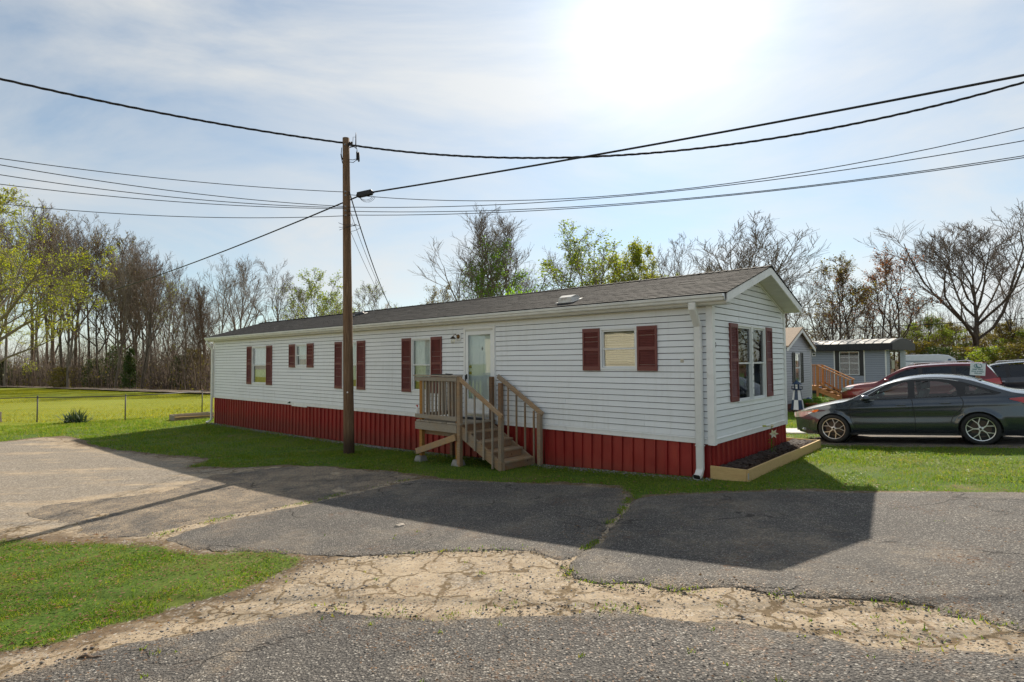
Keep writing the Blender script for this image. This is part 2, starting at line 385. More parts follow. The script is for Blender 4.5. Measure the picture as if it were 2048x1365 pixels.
def asphalt(name, sandy=.2, coarse=62.0, base=1.0, ew=1.1):
    t = NT(name); w = t.coord('World')
    nz = t.n('ShaderNodeTexNoise'); nz.inputs['Scale'].default_value = coarse * .8; t.l(w, nz.inputs['Vector'])
    wv = t.n('ShaderNodeVectorMath', operation='MULTIPLY_ADD'); t.l(nz.outputs['Color'], wv.inputs[0]); wv.inputs[1].default_value = (.012,) * 3; t.l(w, wv.inputs[2])
    cell = t.n('ShaderNodeTexVoronoi', feature='F1'); cell.inputs['Scale'].default_value = coarse; t.l(wv.outputs[0], cell.inputs['Vector'])
    cell2 = t.n('ShaderNodeTexVoronoi', feature='F1'); cell2.inputs['Scale'].default_value = coarse * 2.1; t.l(w, cell2.inputs['Vector'])
    sp = t.n('ShaderNodeSeparateColor'); t.l(cell.outputs['Color'], sp.inputs[0])
    stone = t.ramp(sp.outputs[0], [(0, [x * base for x in (.05, .047, .045)]), (.40, [x * base for x in (.115, .105, .095)]), (.70, [x * base for x in (.22, .20, .175)]), (.90, [x * base for x in (.40, .37, .32)]), (1, [x * base for x in (.58, .55, .49)])])
    col = t.mix(t.step(cell.outputs['Distance'], .30, .62), stone, [x * base for x in (.035, .031, .028)])
    sp2 = t.n('ShaderNodeSeparateColor'); t.l(cell2.outputs['Color'], sp2.inputs[0])
    col = t.mix(.30, col, t.ramp(sp2.outputs[1], [(0, (.03, .028, .026)), (.7, (.12, .11, .098)), (1, (.42, .39, .34))]))
    big = t.noise(w, .55, 6, .62); med = t.noise(w, 2.7, 6, .68); fine = t.noise(w, 38, 4, .75)
    col = t.mix(t.math('MULTIPLY', t.step(big, .40, .66), .30), col, (.19, .17, .145))
    col = t.mix(t.math('MULTIPLY', t.step(t.noise(w, 1.1, 7, .7), .60, .42), .30), col, (.05, .047, .045))
    edge = t.attr('edge')                                  # metres to the broken edge
    s = t.math('MULTIPLY_ADD', med, 1.1, t.math('MULTIPLY', edge, -ew))
    dust = t.math('MULTIPLY', t.step(s, .30, .80), .85)
    dust2 = t.math('MULTIPLY', t.step(t.math('MULTIPLY_ADD', big, .6, t.math('MULTIPLY', med, .5)), .62 - sandy * .25, .85 - sandy * .25), min(1, .35 + sandy))
    dm = t.math('MULTIPLY', t.math('MAXIMUM', dust, dust2), t.step(t.math('MULTIPLY_ADD', sp.outputs[1], .4, t.math('MULTIPLY', fine, .7)), .38, .60))
    col = t.mix(dm, col, t.ramp(med, [(.3, (.24, .18, .12)), (.7, (.38, .30, .205))]))
    lit = t.math('MULTIPLY', t.step(t.noise(w, 1.4, 6, .7), .50, .66), t.step(t.noise(w, 24, 4, .8), .52, .60))
    col = t.mix(t.math('MULTIPLY', lit, .85), col, t.ramp(fine, [(.3, (.06, .03, .015)), (.7, (.20, .10, .045))]))
    ck = t.n('ShaderNodeTexVoronoi', feature='DISTANCE_TO_EDGE'); ck.inputs['Scale'].default_value = .55
    wv2 = t.n('ShaderNodeVectorMath', operation='MULTIPLY_ADD'); nz2 = t.n('ShaderNodeTexNoise'); nz2.inputs['Scale'].default_value = 2.2; nz2.inputs['Detail'].default_value = 6; t.l(w, nz2.inputs['Vector']); t.l(nz2.outputs['Color'], wv2.inputs[0]); wv2.inputs[1].default_value = (.9,) * 3; t.l(w, wv2.inputs[2]); t.l(wv2.outputs[0], ck.inputs['Vector'])
    cm = t.math('MULTIPLY', t.step(ck.outputs['Distance'], .012, .004), t.step(t.noise(w, .8, 4), .48, .60))
    col = t.mix(t.math('MULTIPLY', cm, .8), col, (.03, .025, .02))
    h = t.math('ADD', t.math('MULTIPLY', cell.outputs['Distance'], -1.0), t.math('MULTIPLY', cell2.outputs['Distance'], -.5))
    h = t.math('ADD', h, t.math('MULTIPLY', cm, -2.0))
    t.bsdf(col, .85, t.bump(h, .9, .012), 0, .35); return t.m
MT['road'] = asphalt('old_asphalt_road', .30, 52, 1.05)
MT['drive'] = asphalt('old_asphalt_drive', .34, 66, 1.15)
MT['drive_sandy'] = asphalt('sandy_asphalt', .95, 62, 1.1, .55)
MT['pad'] = asphalt('asphalt_pad', .5, 70, 1.1)

def ground_mat():
    t = NT('ground_cover'); w = t.coord('World')
    lawn = t.attr('lawn'); sandA = t.attr('sand'); litter = t.attr('litter'); gravel = t.attr('gravel'); field = t.attr('field')
    strk = t.noise(t.coord('World', (.35, 1.5, 1), (0, 0, R(28))), 1.1, 7, .68)
    fine = t.noise(w, 30, 5, .75); med = t.noise(w, 4.2, 6, .7); big = t.noise(w, .45, 6, .65); mot = t.noise(w, 1.3, 6, .65)
    sand = t.ramp(med, [(.25, (.25, .19, .13)), (.5, (.37, .295, .205)), (.8, (.49, .405, .295))])
    soil = t.ramp(med, [(.3, (.085, .058, .036)), (.7, (.20, .145, .09))])
    peb = t.n('ShaderNodeTexVoronoi', feature='F1'); peb.inputs['Scale'].default_value = 46; t.l(w, peb.inputs['Vector'])
    ps = t.n('ShaderNodeSeparateColor'); t.l(peb.outputs['Color'], ps.inputs[0])
    pebcol = t.ramp(ps.outputs[1], [(0, (.07, .065, .06)), (.6, (.22, .19, .15)), (1, (.5, .46, .40))])
    bare = t.mix(t.step(t.math('ADD', sandA, t.math('MULTIPLY_ADD', mot, 1.2, -.6)), -.12, .22), soil, sand)
    crumb = t.math('MULTIPLY', t.step(t.math('MULTIPLY_ADD', ps.outputs[0], .55, t.math('MULTIPLY', mot, .6)), .58, .70), t.step(peb.outputs['Distance'], .62, .42))
    bare = t.mix(t.math('MULTIPLY', crumb, .85), bare, pebcol)
    bare = t.mix(t.math('MULTIPLY', t.step(t.math('MULTIPLY_ADD', mot, .7, t.math('MULTIPLY', fine, .3)), .50, .62), .6), bare, t.mix(.45, pebcol, (.17, .145, .115)))
    bare = t.mix(t.math('MULTIPLY', t.step(t.noise(w, 13, 5, .8), .56, .68), .7), bare, (.12, .08, .045))
    bare = t.mix(t.math('MULTIPLY', t.step(t.math('ADD', gravel, t.math('MULTIPLY_ADD', strk, 3.2, -1.6)), -.1, .45), .8), bare, t.mix(.5, pebcol, (.20, .18, .155)))
    ck = t.n('ShaderNodeTexVoronoi', feature='DISTANCE_TO_EDGE'); ck.inputs['Scale'].default_value = 2.1
    nz2 = t.n('ShaderNodeTexNoise'); nz2.inputs['Scale'].default_value = 4.0; nz2.inputs['Detail'].default_value = 6; t.l(w, nz2.inputs['Vector'])
    wv = t.n('ShaderNodeVectorMath', operation='MULTIPLY_ADD'); t.l(nz2.outputs['Color'], wv.inputs[0]); wv.inputs[1].default_value = (.42,) * 3; t.l(w, wv.inputs[2]); t.l(wv.outputs[0], ck.inputs['Vector'])
    cm = t.math('MULTIPLY', t.step(t.math('ADD', ck.outputs['Distance'], t.math('MULTIPLY_ADD', fine, .05, -.025)), .050, .014), t.step(t.noise(w, 1.7, 5, .7), .32, .48))
    cm = t.math('MULTIPLY', cm, t.step(gravel, .25, -.05))
    bare = t.mix(t.math('MULTIPLY', cm, .85), bare, t.ramp(fine, [(.3, (.07, .045, .022)), (.7, (.17, .12, .06))]))
    g1 = t.ramp(fine, [(.25, (.026, .044, .008)), (.5, (.066, .120, .014)), (.8, (.13, .20, .028))])
    g2 = t.ramp(fine, [(.25, (.05, .060, .014)), (.5, (.115, .135, .022)), (.8, (.20, .205, .045))])
    grass = t.mix(t.math('MULTIPLY', t.step(t.math('MULTIPLY_ADD', big, .5, t.math('MULTIPLY', mot, .5)), .42, .62), .7), g1, g2)
    grass = t.mix(t.math('MULTIPLY', t.step(t.noise(w, .9, 7, .75), .55, .68), .75), grass, t.ramp(fine, [(.3, (.10, .075, .04)), (.7, (.22, .17, .085))]))
    fcol = t.ramp(t.math('MULTIPLY_ADD', fine, .4, t.math('MULTIPLY', t.noise(t.coord('World', (.12, .5, 1)), 1.0, 6, .65), .6)), [(.3, (.15, .19, .012)), (.5, (.25, .28, .020)), (.65, (.33, .32, .035)), (.8, (.37, .30, .08))])
    grass = t.mix(t.math('MULTIPLY', field, .85), grass, fcol)
    e = t.math('ADD', lawn, t.math('ADD', t.math('MULTIPLY_ADD', med, .36, -.18), t.math('MULTIPLY_ADD', fine, .20, -.10)))
    col = t.mix(t.step(e, -.03, .05), bare, grass)
    lit = t.ramp(t.noise(w, 3.1, 7, .75), [(.3, (.05, .028, .018)), (.5, (.135, .075, .045)), (.75, (.26, .16, .10))])
    col = t.mix(t.step(t.math('ADD', litter, t.math('MULTIPLY_ADD', mot, 2.0, -1.0)), -.4, .6), col, lit)
    h = t.math('ADD', t.math('MULTIPLY', fine, .6), t.math('MULTIPLY', med, .8))
    t.bsdf(col, .95, t.bump(h, .7, .02), 0, .15); return t.m
MT['ground'] = ground_mat()

def leafy(name, cols, trans=.45, rough=.55, vary='island'):
    t = NT(name); g = t.n('ShaderNodeNewGeometry'); r = g.outputs['Random Per Island']
    n = t.noise(t.coord('World'), 1.6, 5, .7)
    col = t.ramp(t.math('MULTIPLY_ADD', r, .52, t.math('MULTIPLY', n, .48)), [(i / (len(cols) - 1) * .8 + .1, c) for i, c in enumerate(cols)])
    d = t.bsdf(col, rough, None, 0, .25, out=False); tl = t.n('ShaderNodeBsdfTranslucent'); t.l(t.mix(1.0, col, (1.25, 1.15, .6), 'MULTIPLY'), tl.inputs[0])
    ms = t.n('ShaderNodeMixShader'); ms.inputs[0].default_value = trans; t.l(d, ms.inputs[1]); t.l(tl.outputs[0], ms.inputs[2]); t.l(ms.outputs[0], t.out.inputs[0]); return t.m
MT['blade'] = leafy('grass_blade', [(.045, .085, .010), (.08, .165, .014), (.13, .25, .022), (.20, .30, .035), (.28, .27, .06), (.38, .30, .13)], .55)
MT['field'] = leafy('field_grass', [(.15, .20, .012), (.25, .29, .018), (.34, .35, .03), (.39, .32, .07)], .6)
MT['leaf_yg'] = leafy('leaf_yellow_green', [(.14, .20, .015), (.23, .30, .022), (.33, .37, .04), (.38, .34, .05)], .62)
MT['leaf_green'] = leafy('leaf_spring_green', [(.09, .15, .02), (.16, .25, .03), (.24, .32, .05), (.30, .34, .07)], .62)
MT['leaf_dark'] = leafy('leaf_evergreen', [(.03, .05, .016), (.05, .085, .024), (.075, .12, .032), (.12, .15, .04)], .35)
MT['leaf_red'] = leafy('leaf_red_bud', [(.16, .055, .045), (.24, .09, .06), (.28, .14, .06), (.22, .16, .07)], .45)
MT['leaf_olive'] = leafy('leaf_olive', [(.09, .09, .02), (.14, .135, .03), (.20, .175, .04), (.23, .16, .05)], .45)
MT['leaf_bright'] = leafy('leaf_bright_shrub', [(.08, .17, .02), (.14, .28, .03), (.22, .36, .045)], .6)
MT['yucca'] = leafy('yucca_leaf', [(.03, .06, .035), (.06, .10, .06), (.10, .14, .09)], .2)
MT['dead'] = leafy('dead_leaf', [(.12, .06, .03), (.22, .12, .06), (.34, .22, .12)], .3)
MT['mulch'] = leafy('bark_mulch', [(.018, .011, .008), (.05, .03, .02), (.09, .055, .04), (.15, .11, .085)], .05, .9)
MT['stone_bit'] = leafy('pebble', [(.06, .058, .06), (.16, .155, .16), (.30, .29, .28), (.42, .41, .40)], .0, .9)

def bark(name, c0, c1, sc=2.5):
    t = NT(name); c = t.coord('Object', (6, 6, 1.1)); n = t.noise(c, sc, 7, .7); col = t.ramp(n, [(.3, c0), (.7, c1)])
    t.bsdf(col, .92, t.bump(n, .6, .03), 0, .2); return t.m
MT['bark'] = bark('bark_grey_brown', (.12, .098, .078), (.30, .25, .20))
MT['bark_dark'] = bark('bark_dark', (.055, .045, .036), (.15, .12, .095))
MT['bark_red'] = bark('bark_warm', (.08, .052, .036), (.21, .15, .105))
MT['twig'] = bark('twig_grey', (.15, .125, .105), (.31, .26, .215))
MT['twig_red'] = bark('twig_warm', (.085, .058, .043), (.20, .14, .10))
MT['brush'] = bark('brush_stem', (.08, .062, .05), (.23, .18, .14))

def pole_mat():
    t = NT('creosote_pole'); c = t.coord('Object', (9, 9, .5)); n = t.noise(c, 3, 7, .7, .4); f = t.noise(t.coord('Object', (30, 30, 1)), 3, 4, .7)
    col = t.ramp(n, [(.28, (.075, .042, .024)), (.5, (.17, .10, .055)), (.75, (.29, .19, .115))])
    col = t.mix(t.math('MULTIPLY', t.step(f, .56, .66), .6), col, (.03, .018, .012))
    sp = t.n('ShaderNodeSeparateXYZ'); t.l(t.coord('Object'), sp.inputs[0])
    col = t.mix(t.math('MULTIPLY', t.step(t.math('MULTIPLY_ADD', n, -.5, sp.outputs[2]), .5, -.1), .8), col, (.022, .014, .011))
    t.bsdf(col, .85, t.bump(f, .6, .012), 0, .3); return t.m
MT['pole'] = pole_mat()

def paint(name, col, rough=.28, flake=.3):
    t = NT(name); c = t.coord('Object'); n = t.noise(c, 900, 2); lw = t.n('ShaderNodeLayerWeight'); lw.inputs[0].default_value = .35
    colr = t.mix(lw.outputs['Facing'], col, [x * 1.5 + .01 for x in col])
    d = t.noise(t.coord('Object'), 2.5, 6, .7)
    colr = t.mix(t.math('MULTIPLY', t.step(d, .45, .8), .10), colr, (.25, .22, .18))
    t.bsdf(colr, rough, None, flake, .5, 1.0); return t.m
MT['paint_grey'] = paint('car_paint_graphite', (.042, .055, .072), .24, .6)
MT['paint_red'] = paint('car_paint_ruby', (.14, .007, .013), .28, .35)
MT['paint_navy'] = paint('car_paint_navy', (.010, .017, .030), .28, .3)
MT['lamp_red'] = simple('tail_lamp_red', (.45, .018, .012), .15, .1, 8, coat=1)
MT['lamp_clear'] = simple('head_lamp_clear', (.55, .57, .58), .12, .25, 14, metallic=.5, coat=1)
MT['lamp_amber'] = simple('lamp_amber', (.75, .17, .02), .2, .1, 8, coat=1)
MT['caliper'] = simple('rusty_rotor', (.10, .07, .055), .5, .3, 10, metallic=.4)
MT['seat'] = simple('seat_fabric', (.045, .047, .05), .9, .1)
MT['metal_roof'] = simple('ribbed_metal_roof', (.26, .25, .235), .6, .1, 2, metallic=.1, dirt=((.30, .27, .24), 2.2, .5))
MT['fascia_black'] = simple('black_metal_fascia', (.022, .023, .027), .5, .2, 3, metallic=.2)
MT['maroon_wall'] = simple('maroon_shed_wall', (.11, .035, .035), .6, .15, 3)
MT['rv_white'] = simple('white_fibreglass', (.78, .80, .82), .3, .04, 3)
MT['decal_blue'] = simple('blue_grey_decal', (.10, .15, .24), .4, .1, 3)
MT['sign_white'] = simple('sign_white', (.66, .75, .74), .5, .05, 6)
MT['sign_teal'] = simple('sign_teal', (.02, .14, .15), .5, .05, 6)
MT['navy'] = simple('navy_paint', (.014, .038, .085), .45, .15, 6)
MT['white_paint'] = simple('white_paint', (.80, .80, .78), .5, .06, 6)
MT['terracotta'] = simple('terracotta', (.42, .14, .07), .8, .15, 8)
MT['cobalt'] = simple('cobalt_glaze', (.05, .10, .26), .2, .3, 4, coat=.8)
MT['brick'] = simple('edging_brick', (.20, .08, .06), .9, .3, 9, .3, 60)
MT['petal'] = leafy('lily_petal', [(.75, .72, .66), (.82, .78, .70)], .35)
MT['bud'] = leafy('lily_bud', [(.55, .58, .16), (.65, .66, .25)], .35)
MT['paper'] = simple('paper_sheet', (.55, .50, .40), .8, .2, 10)
MT['mat_black'] = simple('rubber_doormat', (.015, .015, .016), .85, .3, 30)
MT['bottle'] = simple('bottle_white', (.72, .72, .70), .35, .05)
MT['red_cap'] = simple('red_plastic', (.55, .05, .03), .4, .05)
# ================================================================== GROUND
N_UP = [(-18.43, 16.3), (-17.37, 17.41), (-16.7, 18.36), (-16.4, 19.35), (-15.74, 19.82), (-13.99, 18.34), (-11.86, 16.51), (-10.3, 15.59), (-9.06, 15.02), (-7.57, 14.35), (-7.43, 13.1), (-6.24, 12.69), (-5.37, 13.03), (-4.35, 12.75), (-3.3, 12.19), (-2.33, 11.66), (-1.7, 10.93), (-0.89, 10.52), (-0.23, 10.23), (0.91, 9.83), (1.75, 9.31), (1.78, 8.75), (1.78, 8.34), (1.95, 8.52), (2.39, 8.6), (2.83, 8.55), (4.0, 8.48), (4.75, 7.98), (5.58, 7.67), (6.5, 7.2), (7.52, 6.68)]
POLY_N = N_UP + [(16, 2.5), (45, -12), (45, -70), (-80, -70), (-80, 5), (-30, 11)]
POLY_D = [(-9.14, 7.82), (-7.38, 7.43), (-6.55, 7.24), (-6.11, 7.18), (-5.42, 7.02), (-4.65, 6.79), (-4.09, 6.67), (-3.57, 6.48), (-2.99, 6.44), (-2.59, 6.29), (-2.33, 6.09), (-2.28, 5.87), (-2.4, 5.66), (-2.44, 5.47), (-2.75, 5.15), (-3.02, 4.94), (-3.33, 4.59), (-3.55, 4.37), (-3.79, 4.21), (-4.07, 3.95), (-5.0, 3.3), (-9, 2), (-16, 3), (-16, 8)]
POLY_ROAD = [(-6.5, 1.4), (-4.6, 2.75), (-3.83, 3.31), (-3.51, 3.57), (-3.39, 3.77), (-3.16, 3.94), (-2.98, 4.11), (-2.61, 4.28), (-2.25, 4.46), (-1.87, 4.56), (-1.58, 4.66), (-1.32, 4.59), (-1.06, 4.52), (-0.76, 4.37), (-0.37, 4.34), (-0.11, 4.37), (0.39, 4.29), (0.84, 4.29), (1.11, 4.19), (1.33, 4.07), (1.57, 3.95), (1.78, 3.83), (2.01, 3.68), (2.24, 3.54), (2.6, 3.41), (2.93, 3.29), (3.58, 2.99), (8.5, .2), (8.5, -4), (-10, -4), (-10, -.8)]
POLY_SL = [(-4.79, 7.34), (-4.51, 7.91), (-4.14, 8.43), (-3.64, 8.84), (-3.28, 9.13), (-2.84, 9.85), (-1.91, 11.02), (-2.5, 11.52), (-3.47, 12.04), (-4.78, 12.68), (-5.55, 12.41), (-6.1, 11.77), (-6.18, 10.19), (-6.8, 9.67), (-7.69, 9.4), (-7.59, 8.9), (-6.21, 8.04), (-5.29, 7.44)]
POLY_SM = [(-1.69, 10.72), (-2.68, 9.53), (-3.12, 8.86), (-3.45, 8.52), (-3.87, 8.1), (-4.2, 7.55), (-4.29, 7.14), (-3.67, 6.66), (-2.37, 6.3), (-1.65, 6.13), (-1.23, 6.17), (-0.69, 6.16), (-0.14, 6.12), (0.28, 6.05), (0.41, 5.83), (0.5, 5.68), (0.86, 6.2), (1.11, 6.92), (1.43, 7.66), (1.61, 8.27), (1.68, 9.06), (0.63, 9.66), (-0.23, 10.04), (-0.87, 10.31)]
POLY_SR = [(1.71, 8.14), (1.5, 7.5), (1.19, 6.85), (0.94, 6.13), (0.53, 5.55), (0.51, 5.07), (0.74, 4.9), (1.07, 4.84), (1.33, 4.67), (1.53, 4.66), (1.84, 4.64), (2.0, 4.44), (2.19, 4.35), (2.51, 4.24), (2.8, 4.14), (2.9, 4.02), (2.93, 3.84), (3.05, 3.77), (3.18, 3.56), (3.52, 3.17), (9, .6), (13, 3.4), (7.8, 6.42), (6.41, 7.09), (6.0, 7.34), (5.23, 7.65), (4.68, 7.85), (3.92, 8.3), (2.78, 8.41), (2.0, 8.39)]
POLY_PAD = [UV(*p)[:2] for p in [(.15, 5.5), (-.4, 5.02), (-2, 4.96), (-4, 4.98), (-10, 5.1), (-18, 5.3), (-18, 24), (1.6, 24), (1.6, 13.2), (-.1, 12.4), (-.1, 7.4)]]
FAR_PATH = [(-140, 130), (-111.09, 110.97), (-89.37, 98.0), (-68.38, 83.1), (-52.93, 72.14), (-40.06, 62.14), (-31.01, 55.8), (-20, 48.5), (-5, 39.5)]

def sdf(poly, x, y):
    """signed distance to a polygon, positive inside"""
    x = np.asarray(x, float); y = np.asarray(y, float); d = np.full(x.shape, 1e9); ins = np.zeros(x.shape, bool)
    n = len(poly)
    for i in range(n):
        ax, ay = poly[i]; bx, by = poly[(i + 1) % n]; ex, ey = bx - ax, by - ay
        t = np.clip(((x - ax) * ex + (y - ay) * ey) / (ex * ex + ey * ey + 1e-12), 0, 1)
        d = np.minimum(d, (x - ax - t * ex) ** 2 + (y - ay - t * ey) ** 2)
        c = ((ay > y) != (by > y)); ins ^= c & (x < (bx - ax) * (y - ay) / (by - ay + 1e-12) + ax)
    d = np.sqrt(d); return np.where(ins, d, -d)
def line_dist(pl, x, y):
    d = np.full(np.shape(x), 1e9)
    for (ax, ay), (bx, by) in zip(pl[:-1], pl[1:]):
        ex, ey = bx - ax, by - ay; t = np.clip(((x - ax) * ex + (y - ay) * ey) / (ex * ex + ey * ey), 0, 1)
        d = np.minimum(d, np.hypot(x - ax - t * ex, y - ay - t * ey))
    return d
def uv_of(x, y): return (x - HX) * D1[0] + (y - HY) * D1[1], (x - HX) * D2[0] + (y - HY) * D2[1]

def masks(x, y):
    n = fbm(x, y, 2.3, 4); n2 = fbm(x + 40, y, .7, 3)
    lawn = np.maximum(-sdf(POLY_N, x, y), sdf(POLY_D, x, y)) + n * .34 + n2 * .16
    lawn = np.minimum(lawn, -sdf(POLY_PAD, x, y) + n * .2)
    u, v = uv_of(x, y)
    wood = np.minimum(u - .32 * v - 61, 9.0)                         # beyond the far track
    fp = line_dist(FAR_PATH, x, y); lawn = np.minimum(lawn, fp - 1.0 + n * .8)
    side = (y - np.interp(x, [p[0] for p in FAR_PATH], [p[1] for p in FAR_PATH]))
    litter = np.where(x < -5, np.clip(side - 1.5, -3, 6), -3.0)
    litter = np.maximum(litter, np.clip((v - 46) * .3, -3, 4))
    # tan sand in the worn strip and the yard, darker soil at the lawn's edge
    sand = np.clip(-lawn - .22, -.6, .8)
    yard = sdf([(-18, 16), (-16, 19), (-10, 15.3), (-7.4, 13.5), (-6, 11), (-7, 9), (-6.6, 8), (-30, 8)], x, y)
    gravel = np.clip(yard * .5, -1, .5) - .02
    gravel = np.where(u < -6, .1, gravel)
    return lawn, sand, litter, gravel

ang = np.concatenate([np.radians(np.arange(-64, 64.01, .36)), np.radians(np.arange(68, 296, 6.0))])
rad = np.concatenate([[.5], np.exp(np.arange(math.log(1.2), math.log(1100), .0195))])
A, RR = np.meshgrid(ang, rad); X = RR * np.sin(A); Y = RR * np.cos(A)
Zg = G(X, Y) + fbm(X, Y, 1.6, 3) * .02 + fbm(X, Y, .12, 2) * np.clip((RR - 30) / 60, 0, 1) * .5
na = len(ang); nr = len(rad)
idx = np.arange(nr * na).reshape(nr, na)
q = np.stack([idx[:-1, :], np.roll(idx, -1, 1)[:-1, :], np.roll(idx, -1, 1)[1:, :], idx[1:, :]], -1).reshape(-1, 4)[:, ::-1]
V = np.stack([X, Y, Zg], -1).reshape(-1, 3)
gm = np_mesh('ground', V, q, MT['ground'], True)
lw, sd, lt, gv = masks(V[:, 0], V[:, 1])
fattr(gm, 'field', np.clip((uv_of(V[:, 0], V[:, 1])[0] - 23) / 5, 0, 1))
for nme, a in (('lawn', lw), ('sand', sd), ('litter', lt), ('gravel', gv)): fattr(gm, nme, np.clip(a, -3, 6))
ground = link('ground', gm); tag(ground, 'sandy worn ground and lawn around the white home', 'ground', kind='structure')

def slab(name, poly, mat, lift, h=.05, amp=.09, label='', thick=.07, fine=.12, grow=-.01):
    xs = np.array([p[0] for p in poly]); ys = np.array([p[1] for p in poly])
    gx = np.arange(xs.min() - .15, xs.max() + .15 + h, h); gy = np.arange(ys.min() - .15, ys.max() + .15 + h, h)
    XX, YY = np.meshgrid(gx, gy); s0 = sdf(poly, XX, YY)
    S = s0 + fbm(XX, YY, 1.7, 2) * amp * 1.6 + fbm(XX + 9, YY + 3, 7, 3) * fine + grow
    tap = .02 + .30 * np.clip(fbm(XX + 31, YY + 8, 1.3, 3) + .38, 0, 1)        # where the edge has crumbled it thins out
    ZZ = G(XX, YY) + np.minimum(lift, .009) + max(lift - .009, 0) * np.clip(S / tap, 0, 1) ** .8 + fbm(XX, YY, 1.1, 3) * .008
    ny, nx = S.shape; ids = np.arange(ny * nx).reshape(ny, nx)
    ins = S > 0
    full = ins[:-1, :-1] & ins[:-1, 1:] & ins[1:, 1:] & ins[1:, :-1]
    anyi = (ins[:-1, :-1] | ins[:-1, 1:] | ins[1:, 1:] | ins[1:, :-1]) & ~full
    quads = np.stack([ids[:-1, :-1][full], ids[:-1, 1:][full], ids[1:, 1:][full], ids[1:, :-1][full]], -1)
    used = np.unique(quads); remap = -np.ones(ny * nx, int); remap[used] = np.arange(len(used))
    V = [tuple(p) for p in np.stack([XX.ravel()[used], YY.ravel()[used], ZZ.ravel()[used]], -1)]
    E = list(S.ravel()[used]); F = [tuple(r) for r in remap[quads].tolist()]
    for (j, i) in np.argwhere(anyi):
        c = [(j, i), (j, i + 1), (j + 1, i + 1), (j + 1, i)]; poly_ = []; cut = []
        for k in range(4):
            a = c[k]; b = c[(k + 1) % 4]; sa = S[a]; sb = S[b]
            if sa > 0: poly_.append((XX[a], YY[a], ZZ[a], sa))
            if (sa > 0) != (sb > 0):
                t = sa / (sa - sb); p = (XX[a] + t * (XX[b] - XX[a]), YY[a] + t * (YY[b] - YY[a]), ZZ[a] + t * (ZZ[b] - ZZ[a]) - .008, 0.0); poly_.append(p); cut.append(p)
        b0 = len(V); V.extend(p[:3] for p in poly_); E.extend(p[3] for p in poly_); F.append(tuple(range(b0, b0 + len(poly_))))
        if len(cut) == 2:
            b0 = len(V); (p, q_) = cut
            V.extend([p[:3], q_[:3], (q_[0], q_[1], q_[2] - thick), (p[0], p[1], p[2] - thick)]); E.extend([0] * 4); F.append((b0, b0 + 1, b0 + 2, b0 + 3))
    me = bpy.data.meshes.new(name); me.from_pydata(V, [], F); me.materials.append(mat); fattr(me, 'edge', np.clip(E, 0, 2)); me.update()
    return tag(link(name, me), label, 'road' if name == 'road' else 'driveway', kind='structure')
slab('road', POLY_ROAD, MT['road'], .014, .05, .10, 'coarse old asphalt road along the front of the picture')
slab('driveway', POLY_SL, MT['drive_sandy'], .006, .06, .16, 'sand-dusted left panel of the asphalt drive', grow=.10, fine=.2)
slab('driveway', POLY_SM, MT['drive'], .018, .045, .05, 'middle panel of the cracked asphalt drive below the steps', grow=.05)
slab('driveway', POLY_SR, MT['drive'], .034, .045, .05, 'right panel of the cracked asphalt drive before the lawn')
slab('parking_pad', POLY_PAD, MT['pad'], .012, .12, .10, 'gravelly asphalt pad under the parked cars')
tag(bpy.data.objects['parking_pad'], cat='parking pad')

# pale concrete path behind the home's far corner
m = MB(); P = [UV(u, v) for u, v in ((.75, 7.3), (-.05, 7.5), (-.05, 8.6), (1.0, 8.5), (3.5, 8.2), (3.4, 7.2))]
m.prism([(p[0], p[1]) for p in P], lambda x, y: (x, y, gz(x, y) + .045), lambda x, y: (x, y, gz(x, y) - .1))
tag(m.build('concrete_path', MT['concrete_pale']), 'pale concrete path ending beside the dark grey car', 'path', kind='structure')
# far dirt track at the edge of the field
V = []; F = []
for i in range(len(FAR_PATH) - 1):
    (ax, ay), (bx, by) = FAR_PATH[i], FAR_PATH[i + 1]
    for k in range(6):
        t = k / 6; x = ax + (bx - ax) * t; y = ay + (by - ay) * t; nx, ny = -(by - ay), bx - ax; l = math.hypot(nx, ny); nx /= l; ny /= l
        for s in (-1.6, 1.6): V.append((x + nx * s, y + ny * s, gz(x + nx * s, y + ny * s) + .16))
for i in range(len(V) // 2 - 1): F.append((2 * i, 2 * i + 1, 2 * i + 3, 2 * i + 2))
m = MB(); m.add(V, F); tag(m.build('track', simple('pale_dirt_track', (.26, .20, .14), .95, .2, 1.5)), 'pale dirt track between the field and the woods', 'track', kind='structure')

